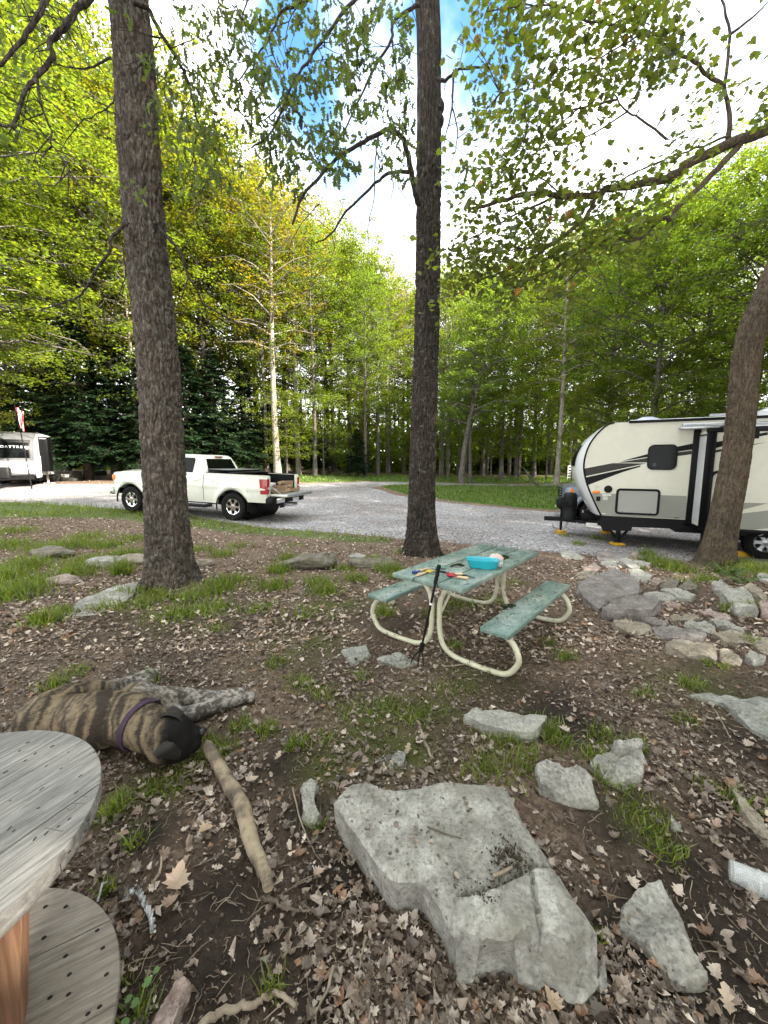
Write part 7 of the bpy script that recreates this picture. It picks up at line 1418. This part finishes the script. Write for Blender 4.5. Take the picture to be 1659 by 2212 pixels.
TUBE = PM('cream_enamel_tube', [(.30, (.42, .40, .29)), (.6, (.54, .52, .39)), (.8, (.60, .58, .45))], 9, .38, .15, 40, .003, coat=.2, fine=(14, [(.30, (.36, .27, .19)), (.40, (1, 1, 1))]))
Wt = .70; pw = (Wt - .02) / 3
for k in range(3):
    mb = MB(); mb.box((-Wt / 2 + pw / 2 + k * (pw + .01), 0, TZ - .021), (pw, Lt, .042), .010); mb.build('top_plank', PLANK, pt, 30)
bxr, bxl = .585, -.585
for s in (bxl, bxr): mb = MB(); mb.box((s, 0, SZ - .021), (.235, 1.56, .042), .010); mb.build('seat', PLANK, pt, 30)
r_ = .0225; ye = Lt / 2 - .17
for sy in (-1, 1):
    for sx in (-1, 1):
        X_ = [(.47, SZ - .060), (.59, SZ - .056), (.68, SZ - .10), (.735, SZ - .20), (.725, .14), (.65, .05), (.52, .027), (.34, .025), (.18, .040), (.085, .10), (.045, .22), (.038, .36), (.045, .48), (.085, .575), (.16, .632), (.25, .648)]
        Q = smooth_path([(sx * x, sy * ye, z) for x, z in X_], 5); mb = MB(); mb.tube([tuple(q) for q in Q], r_, 14); mb.build('leg', TUBE, pt, 60)
    mb = MB(); mb.box((0, sy * (ye + .028), .645), (.62, .035, .022), .004); mb.box((0, sy * ye, .66), (.66, .05, .006)); mb.build('top_bracket', BLACKP, pt)
    for s in (bxl, bxr): mb = MB(); mb.box((s, sy * ye, SZ - .046), (.20, .045, .006)); mb.lathe([(0, .012), (.012, .01), (.014, 0)], 8, Matrix.Translation((s + .06, sy * (ye - .0), SZ - .065))); mb.build('seat_bracket', BLACKP, pt)
    mb = MB(); mb.tube([(0.02, sy * ye, .30), (.02, sy * (ye - .35), TZ - .05)], .010, 8); mb.build('brace', TUBE, pt)
# wet patches
WATER = PM('water_film', (.020, .026, .018), 3, .03, spec=.5); 
def puddle(u, v, rx_, ry_, z, label, seed):
    c = inv @ Vector(gr(u, v, z)); rng = np.random.default_rng(seed); ph = rng.random(6) * 6; pts = []
    for k in range(40):
        a = 2 * math.pi * k / 40; f = 1 + .18 * math.sin(2 * a + ph[0]) + .12 * math.sin(3 * a + ph[1]) + .07 * math.sin(5 * a + ph[2]); pts.append((c.x + rx_ * f * math.cos(a), c.y + ry_ * f * math.sin(a)))
    c0 = (sum(p[0] for p in pts) / 40, sum(p[1] for p in pts) / 40); e = empty('puddle', mat=PTM @ Matrix.Translation((c0[0], c0[1], z)), label=label, cat='puddle'); mb = MB(); mb.loft([[(x - c0[0], y - c0[1], .0) for x, y in pts], [((x - c0[0]) * .97, (y - c0[1]) * .97, .0018) for x, y in pts]]); o = mb.build('water_surface', WATER, e, 60); return e
puddle(1082, 1204, .085, .13, TZ, 'shiny rain puddle reflecting green on the far right table plank', 1); puddle(988, 1222, .05, .10, TZ, 'small puddle left of the blue tub on the middle plank', 2); puddle(1003, 1245, .08, .05, TZ, 'dark wet patch under the front of the blue tub', 3); puddle(1098, 1295 + 15, .06, .07, SZ, 'puddle on the right bench seat', 5)
# scraps on the planks
n = 260; P = np.c_[(RNG.random(n) - .5) * .68, (RNG.random(n) - .5) * Lt * .97, np.full(n, TZ + .003)]; P2 = np.c_[.585 + (RNG.random(90) - .5) * .21, (RNG.random(90) - .5) * Lt * .97, np.full(90, SZ + .003)]; P3 = P2[:60] * np.array([-1, 1, 1]); P = np.concatenate([P, P2, P3]); P = np.array([(PTM @ Vector(q))[:] for q in P]); n = len(P)
V, F, C = scatter([(TV, TF)], P, rotm(RNG.random(n) * 6.3, .1 * RNG.standard_normal(n), RNG.random(n) * 6), np.c_[.010 + .025 * RNG.random(n), .16 + 0 * P[:, 0], .10 + 0 * P[:, 0]], np.tile(np.array([.05, .040, .028]), (n, 1))); tag(link('catkins', tri_mesh('catkins', V, F, C), bpy.data.materials['twig_bark']), kind='stuff', label='fallen catkins and seed husks scattered on the table planks')
# the blue tub
CY = PM('turquoise_plastic', [(.3, (.02, .37, .47)), (.7, (.025, .43, .53))], 6, .35, coat=.2); tb = inv @ Vector(gr(1043, 1226, TZ)); tubang = rad(22)
tub = empty('plastic_tub', mat=PTM @ Matrix.Translation((tb.x, tb.y, TZ)) @ Matrix.Rotation(tubang, 4, 'Z'), label='turquoise boat-shaped plastic tub on the picnic table', cat='tub')
def oval(a, b, z, n=40): return [(a * math.copysign(abs(math.cos(t)) ** .85, math.cos(t)), b * math.copysign(abs(math.sin(t)) ** .85, math.sin(t)), z) for t in np.linspace(0, 2 * math.pi, n, endpoint=False)]
mb = MB(); mb.loft([oval(.118, .060, 0), oval(.124, .064, .004), oval(.150, .080, .072), oval(.157, .085, .076), oval(.157, .085, .082), oval(.147, .077, .080), oval(.121, .061, .010), oval(.05, .02, .007)]); mb.build('tub_wall', CY, tub, 50)
# crumpled clear bag and cup with pink cloth behind it
kb = inv @ Vector(gr(1068, 1216, TZ + .02)); e = empty('plastic_bottle', mat=PTM @ Matrix.Translation((kb.x + .02, kb.y + .03, TZ + .036)) @ Matrix.Rotation(rad(-60), 4, 'Z') @ Matrix.Rotation(rad(84), 4, 'Y'), label='clear plastic bottle lying behind the turquoise tub', cat='bottle')
mb = MB(); mb.lathe([(0, 0), (.030, .002), (.034, .02), (.031, .05), (.034, .08), (.034, .12), (.018, .16), (.014, .175), (.014, .19), (0, .19)], 24); mb.build('bottle_wall', PLA, e, 50); mb = MB(); mb.lathe([(.0345, .06), (.0348, .07), (.0348, .10), (.0345, .11)], 24); mb.build('bottle_label', LABELW, e, 50)
mb = MB(); bm = bmesh.new(); bmesh.ops.create_icosphere(bm, subdivisions=4, radius=1); P = np.array([v.co[:] for v in bm.verts]); d = 1 + .35 * fbm(P * 1.7, 4, 5) + .22 * np.abs(fbm(P * 4, 3, 8)); V = [tuple(q * k * np.array([.065, .05, .042]) + np.array([0, 0, .042])) for q, k in zip(P, d)]; F = [tuple(v.index for v in f.verts) for f in bm.faces]; bm.free(); mb.add(V, F)
e = empty('rag', mat=PTM @ Matrix.Translation((kb.x - .03, kb.y + .10, TZ)), label='crumpled pink and white rag behind the turquoise tub', cat='rag'); mb.build('cloth', PM('pink_rag', [(.40, (.55, .50, .48)), (.5, (.62, .42, .38)), (.6, (.60, .57, .54))], 12, .8), e, 60)
# garden hand tools
HANDLE = PM('ash_handle', [(.3, (.52, .38, .22)), (.7, (.62, .48, .30))], 8, .5, stretch=(1, 1, 6)); STRAP = BLACKP
def tool(nm, label, u0, v0, u1, v1, mat, kind):
    a, b = gr(u0, v0, TZ + .012), gr(u1, v1, TZ + .012); d = Vector(b - a); M = frame_mat(a, d, Vector((0, 0, 1)).cross(d)); e = empty(nm, mat=M, label=label, cat='garden tool'); L = d.length; h = L * .52
    mb = MB(); mb.lathe([(0, 0), (.009, .002), (.012, .02), (.010, h * .5), (.012, h - .02), (.007, h)], 14, Matrix.Rotation(rad(90), 4, 'Y')); mb.build('handle', HANDLE, e, 50)
    mb = MB(); mb.tube([(h - .01, 0, 0), (h + .03, 0, .004), (h + .05, 0, 0)], .0055, 8)
    if kind == 'trowel':
        r = []
        for x, w in ((h + .04, .016), (h + .06, .034), (L - .04, .034), (L - .01, .014), (L, .002)): r.append([(x, w, .008), (x, w * .5, -.002), (x, -w * .5, -.002), (x, -w, .008), (x, -w * .5, -.004), (x, w * .5, -.004)])
        mb.loft(r)
    elif kind == 'rake':
        mb.box((L - .02, 0, .004), (.022, .10, .012), .003)
        for k in range(5): mb.tube([(L - .015, -.042 + .021 * k, 0), (L + .005, -.042 + .021 * k, -.002), (L + .008, -.042 + .021 * k, -.010)], .0035, 6)
    else:
        for k in (-1, 0, 1): mb.tube(smooth_path([(h + .04, 0, 0), (h + .06, k * .022, .006), (L - .02, k * .026, .008), (L, k * .026, -.006)], 4), .0045, 6)
        mb.box((h + .05, 0, .002), (.03, .05, .012), .004)
    mb.build('head', mat, e, 50); return e
tool('garden_trowel', 'blue hand trowel with a wooden handle on the table end', 925, 1228, 890, 1238, PM('blue_enamel', (.02, .05, .30), 9, .35), 'trowel')
tool('garden_rake', 'small green toy rake lying across the middle plank', 940, 1246, 952, 1225, PM('green_enamel', (.10, .27, .20), 9, .4), 'rake'); tool('garden_fork', 'yellow-headed hand fork next to the blue trowel', 900, 1243, 935, 1232, PM('yellow_enamel', (.60, .45, .06), 9, .4), 'fork')
tool('garden_trowel', 'red hand trowel with a wooden handle, nearest the table corner', 1012, 1249, 965, 1243, PM('red_enamel', (.42, .012, .03), 9, .35), 'trowel'); tool('garden_fork', 'red hand fork lying under the red trowel', 1000, 1240, 966, 1240, bpy.data.materials['red_enamel'], 'fork')
cq = gr(957, 1240, TZ + .008); e = empty('cord_loop', cq, label='black cord loop beside the red hand tools', cat='cord'); mb = MB(); mb.tube([(.028 * math.cos(t), .020 * math.sin(t), .010 + .012 * math.sin(t * .5)) for t in np.linspace(0, 5.6, 20)], .0045, 6); mb.build('loop', BLACKP, e)
# long black fork leaning on the table end
a, b = gr(910, 1402, .16), at(948, 1224, (gr(910, 1402, .16)[1] - .02)); e = empty('leaning_fork', (a[0], a[1], 0), label='long black three-tined fork leaning upright against the table end', cat='garden tool'); d = (b - a); 
mb = MB(); mb.tube([tuple(a), tuple(a + d * .5), tuple(b)], [.009, .010, .010], 10); sh = mb.build('shaft', BLACKP, e, 60, world=True)
mb = MB(); mb.tube([tuple(a + d * .80), tuple(b + d * .02)], .016, 12); mb.build('foam_grip', BLACKP, e, 60, world=True); mb = MB(); mb.tube([tuple(a + d * .545), tuple(a + d * .57)], .0125, 10); mb.build('maker_band', LABELW, e, 60, world=True)
mb = MB(); mb.tube([tuple(a - d * .02), tuple(a + d * .07)], .020, 10); mb.build('socket', BLACKP, e, 60, world=True)
for (u, v) in ((886, 1438), (902, 1442), (914, 1440)):
    q = gr(u, v, 0.0); mb = MB(); mb.tube([tuple(a), tuple((a + q) / 2 + np.array([(q[0] - a[0]) * .25, -.01, .01])), tuple(q)], [.006, .006, .003], 8); mb.build('tine', BLACKP, e, 60, world=True)
# ================================================================== THE DOG
def blob(mb, c, r, R=None, n=20):
    V, F = [], []; m = n // 2; R = R if R is not None else Matrix.Identity(3)
    for i in range(m + 1):
        t = math.pi * i / m
        for k in range(n): a = 2 * math.pi * k / n; V.append(tuple(Vector(c) + R @ Vector((r[0] * math.sin(t) * math.cos(a), r[1] * math.sin(t) * math.sin(a), r[2] * math.cos(t)))))
    for i in range(m):
        for k in range(n): F.append((i * n + k, (i + 1) * n + k, (i + 1) * n + (k + 1) % n, i * n + (k + 1) % n))
    mb.add(V, F)
def limb(mb, P, r, n=16):
    Q = smooth_path(P, 6); k = len(Q); rr = np.interp(np.linspace(0, 1, k), np.linspace(0, 1, len(r)), r); mb.tube([tuple(q) for q in Q], list(rr), n)
    blob(mb, Q[0], (rr[0],) * 3); blob(mb, Q[-1], (rr[-1],) * 3)
D = lambda u, v, z: Vector(gr(u, v, z))
def rz(deg): return Matrix.Rotation(rad(deg), 3, 'Z')
dog_c = D(200, 1580, 0)
dog = empty('dog', tuple(dog_c), label='big brindle mastiff with a black face and purple collar sleeping on its side', cat='dog')
mb = MB()
rump, loin, chest, shld = D(100, 1552, .13), D(155, 1550, .13), D(218, 1553, .15), D(272, 1552, .15)
axd = (shld - rump); yaw = math.degrees(math.atan2(axd.y, axd.x))
blob(mb, rump, (.165, .145, .130), rz(yaw)); blob(mb, loin, (.22, .135, .125), rz(yaw)); blob(mb, (loin + chest) / 2 + Vector((0, 0, .0)), (.22, .150, .138), rz(yaw)); blob(mb, chest, (.22, .170, .155), rz(yaw)); blob(mb, shld, (.17, .150, .142), rz(yaw))
blob(mb, rump + Vector((-.04, .05, -.02)), (.12, .12, .11), rz(yaw))
# rib cage keel and belly tuck
blob(mb, D(300, 1515, .14), (.15, .12, .12), rz(yaw))
# neck and head
nk0, nk1, hd_, mz = D(288, 1558, .150), D(340, 1580, .14), D(368, 1589, .135), D(410, 1590, .105)
limb(mb, [nk0, nk1, hd_], [.136, .116, .106])
hy = math.degrees(math.atan2((mz - hd_).y, (mz - hd_).x))
blob(mb, hd_, (.125, .112, .112), rz(hy)); blob(mb, hd_ + Vector((.02, -.035, -.03)), (.12, .09, .09), rz(hy))
blob(mb, hd_ * .45 + mz * .55 + Vector((0, 0, .004)), (.09, .066, .066), rz(hy)); blob(mb, mz, (.062, .062, .058), rz(hy)); blob(mb, mz + Vector((.005, -.03, -.035)), (.07, .05, .045), rz(hy)); blob(mb, hd_ * .5 + mz * .5 + Vector((0, -.06, -.06)), (.09, .05, .05), rz(hy))
nose = D(431, 1585, .115); blob(mb, nose, (.026, .030, .024), rz(hy))
br = hd_ * .62 + mz * .38; blob(mb, br + Vector((.01, .045, .055)), (.035, .03, .026), rz(hy)); blob(mb, br + Vector((-.01, -.035, .072)), (.035, .03, .024), rz(hy))
# front legs
limb(mb, [D(318, 1520, .15), D(362, 1512, .13), D(395, 1506, .10), D(440, 1506, .09), D(485, 1503, .065), D(508, 1500, .055)], [.105, .085, .062, .045, .037, .042])
limb(mb, [D(345, 1545, .08), D(372, 1550, .06), D(400, 1546, .055), D(440, 1532, .05), D(490, 1517, .045), D(520, 1508, .04)], [.095, .075, .058, .046, .038, .044])
for c, dr in ((D(515, 1499, .055), Vector((.9, .15, 0))), (D(527, 1506, .04), Vector((.95, .12, 0)))):
    blob(mb, c, (.058, .046, .040), rz(math.degrees(math.atan2(dr.y, dr.x))))
    for k in range(4):
        t = (k - 1.5) * .024; q = c + dr.normalized() * .052 + Vector((-dr.y, dr.x, 0)).normalized() * t; blob(mb, q + Vector((0, 0, -.004)), (.026, .0135, .018), rz(math.degrees(math.atan2(dr.y, dr.x))), 12)
# hind legs
limb(mb, [D(108, 1540, .14), D(150, 1516, .14), D(195, 1500, .13), D(232, 1490, .11), D(262, 1480, .085), D(290, 1468, .07), D(312, 1459, .055)], [.130, .112, .088, .062, .046, .038, .040])
limb(mb, [D(130, 1532, .08), D(180, 1515, .07), D(230, 1505, .06), D(262, 1494, .05), D(290, 1482, .045), D(305, 1474, .04)], [.12, .10, .075, .05, .040, .040])
for c in (D(318, 1456, .05), D(308, 1472, .04)):
    blob(mb, c, (.062, .044, .038), rz(25))
    for k in range(4): blob(mb, c + Vector((.052, .02, 0)) + Vector((-.42, .9, 0)) * ((k - 1.5) * .021), (.024, .0125, .017), rz(25), 12)
tmp = mb.build('dog_tmp', None, None, 0)
md = tmp.modifiers.new('r', 'REMESH'); md.mode = 'VOXEL'; md.voxel_size = .0095; md.use_smooth_shade = True
ms = tmp.modifiers.new('s', 'SMOOTH'); ms.factor = .5; ms.iterations = 7
bpy.context.view_layer.update(); me = bpy.data.meshes.new_from_object(tmp.evaluated_get(bpy.context.evaluated_depsgraph_get())); old = tmp.data; bpy.data.objects.remove(tmp); bpy.data.meshes.remove(old)
n = len(me.vertices); P = np.empty(n * 3); me.vertices.foreach_get('co', P); P = P.reshape(-1, 3); P[:, 2] = np.maximum(P[:, 2], -.01 + .0 * P[:, 2])
NN = np.empty(n * 3); me.vertices.foreach_get('normal', NN); NN = NN.reshape(-1, 3)
# coat pattern: fawn ground, dark tiger stripes round the body, grey-white legs and chest, black mask
ca, sa = math.cos(rad(yaw)), math.sin(rad(yaw)); L0 = P - np.array(shld); ax_ = L0[:, 0] * ca + L0[:, 1] * sa; ay_ = -L0[:, 0] * sa + L0[:, 1] * ca
S = np.stack([ax_ * 52 + 2.4 * fbm(P * 10, 3, 1) + ay_ * 12, ay_ * 6.5, P[:, 2] * 5.0], 1)
str_ = sst(-.42, .22, fbm(S, 3, 4) + .35 * fbm(P * np.array([60, 60, 30]), 2, 5)); fine = vn(P * 110, 7)
fawn, dark = np.array([.205, .155, .102]), np.array([.042, .033, .026]); hair = fawn * (1 - str_[:, None]) + dark * str_[:, None]
pale = sst(.02, .20, ay_ + .05 * fbm(P * 9, 3, 9)) * sst(-.02, .04, ax_ + .06) ; lim = np.zeros(n)
for A in ([D(362, 1512, .1), D(440, 1506, .08), D(530, 1500, .05)], [D(380, 1552, .05), D(440, 1532, .05), D(530, 1508, .04)], [D(195, 1500, .1), D(262, 1480, .07), D(330, 1455, .05)], [D(200, 1515, .07), D(262, 1492, .05), D(315, 1472, .04)]):
    A = np.array(A)
    for i in range(2):
        ab = A[i + 1] - A[i]; t = np.clip(((P - A[i]) @ ab) / (ab @ ab), 0, 1); lim = np.maximum(lim, 1 - sst(.07, .13, np.linalg.norm(P - A[i] - t[:, None] * ab, axis=1)))
mixw = np.clip(np.maximum(lim * .95, pale * .8), 0, 1)[:, None]; speck = sst(-.35, .2, fbm(P * np.array([70, 70, 60]), 3, 14) + .5 * fbm(P * 18, 2, 15))[:, None]
hair = hair * (1 - mixw) + mixw * (np.array([.33, .30, .275]) * (1 - .78 * speck))
hw = P - np.array(hd_); ha = hw[:, 0] * math.cos(rad(hy)) + hw[:, 1] * math.sin(rad(hy)); mask = sst(-.075, .015, ha + .025 * fbm(P * 12, 3, 18)) * (1 - sst(.17, .22, np.linalg.norm(P - np.array(hd_ * .5 + mz * .5), axis=1))); mask = mask * (1 - lim)
hair = hair * (1 - mask[:, None]) + np.array([.011, .010, .010]) * mask[:, None]; hair = np.clip(hair * (1 + .22 * fine[:, None]), .004, .5)
c0 = np.array(dog_c); me.vertices.foreach_set('co', (P - c0).ravel()); cc = np.ones((n, 4), np.float32); cc[:, :3] = hair; at_ = me.attributes.new('Col', 'FLOAT_COLOR', 'POINT'); at_.data.foreach_set('color', cc.ravel()); me.name = 'body'
FUR = PM('short_fur', (1, 1, 1), 30, .62, .5, 160, .004, col=True, spec=.10, fine=(220, [(.3, (.6, .6, .6)), (.6, (1.25, 1.25, 1.25))])); me.materials.clear(); link('body', me, FUR, dog)
# short hair lying back along the body
k = RNG.choice(n, min(n, 26000), False); q = P[k]; nn = NN[k]; keep = q[:, 2] > .0; q, nn, hc = q[keep], nn[keep], hair[k][keep]; m_ = len(q); lay = np.tile(np.array([-ca, -sa, -.15]), (m_, 1)); t = lay - nn * (lay * nn).sum(1)[:, None]; t /= np.linalg.norm(t, axis=1)[:, None] + 1e-6
l = .010 + .008 * RNG.random(m_); s = np.cross(nn, t); e1 = q - c0 - s * .0011; e2 = q - c0 + s * .0011; tip = q - c0 + t * l[:, None] + nn * (l * .32)[:, None] + .002 * RNG.standard_normal((m_, 3))
V = np.concatenate([e1, e2, tip]); F = np.c_[np.arange(m_), np.arange(m_) + m_, np.arange(m_) + 2 * m_]; o = link('fur', tri_mesh('fur', V, F, np.tile(hc * 1.05, (3, 1))), FUR, dog); tag(o, kind='stuff')
# ears, eyes, nose leather, collar
EAR = PM('ear_fur', [(.3, (.008, .007, .006)), (.7, (.022, .017, .013))], 20, .8, .3, 120, .003)
c0_ = Vector(dog_c)
def ear(path, side, widths, th=.007, mat=EAR):
    # a soft folded flap: path from the root to the tip, side = direction across
    Q = smooth_path(path, 5); k = len(Q); w = np.interp(np.linspace(0, 1, k), np.linspace(0, 1, len(widths)), widths); rings = []
    for i in range(k):
        q = Vector(Q[i]) - c0_; t = (Vector(Q[min(i + 1, k - 1)]) - Vector(Q[max(i - 1, 0)])).normalized(); s = (side - t * side.dot(t)).normalized(); nn_ = t.cross(s)
        rings.append([tuple(q + s * (w[i] * math.cos(a)) + nn_ * (th * math.sin(a) - .20 * w[i] * math.cos(a) ** 2)) for a in np.linspace(0, 2 * math.pi, 16, endpoint=False)])
    mb = MB(); mb.loft(rings); return mb.build('ear', mat, dog, 80)
ear([D(352, 1546, .225), D(366, 1540, .245), D(384, 1545, .235), D(400, 1560, .195), D(405, 1568, .165)], Vector((.25, -.9, .15)), [.045, .052, .048, .034, .010])
ear([D(345, 1612, .20), D(358, 1622, .19), D(376, 1632, .14), D(384, 1637, .10)], Vector((.8, .45, .2)), [.04, .045, .036, .010])
EYE = PM('eye_gloss', (.010, .007, .006), 5, .05, coat=1.0); NOSE = PM('nose_leather', (.012, .012, .013), 60, .25, .4, 200, .002)
for p in (br + Vector((.03, .02, .072)), br + Vector((.022, -.05, .078))): mb = MB(); blob(mb, tuple(p - c0_), (.011, .010, .010), None, 14); mb.build('eye', EYE, dog, 80)
mb = MB(); blob(mb, tuple(nose - c0_ + Vector((.012, .004, .008))), (.022, .029, .022), rz(hy), 18); mb.build('nose', NOSE, dog, 80)
for sy in (-1, 1): mb = MB(); blob(mb, tuple(nose - c0_ + Vector((.032, .012 * sy + .004, .012))), (.005, .006, .005), None, 10); mb.build('nostril', BLACKP, dog, 80)
cn = (nk0 * .62 + nk1 * .38); cdx = (nk1 - nk0).normalized(); Mc = frame_mat(cn - c0_, cdx.orthogonal(), Vector((0, 0, 1)), cdx)
mb = MB(); mb.lathe([(.134, -.017), (.139, -.015), (.135, .015), (.130, .017), (.125, 0)], 48, Mc, True); mb.build('collar', PM('purple_webbing', [(.3, (.026, .012, .028)), (.7, (.050, .022, .052))], 60, .7, .4, 200, .002), dog, 50)
sd_ = (Vector((0, 0, 1)) - cdx * cdx.z).normalized(); pb = cn - c0_ + (sd_ * .72 + cdx.cross(sd_) * -.69) * .139; mb = MB(); mb.box(tuple(pb), (.045, .034, .012), .004, frame_mat((0, 0, 0), cdx, Vector((0, 0, 1)), (pb - cn + c0_).normalized()).to_3x3()); mb.build('buckle', PM('buckle_plastic', (.03, .02, .032), 10, .35), dog, 40)
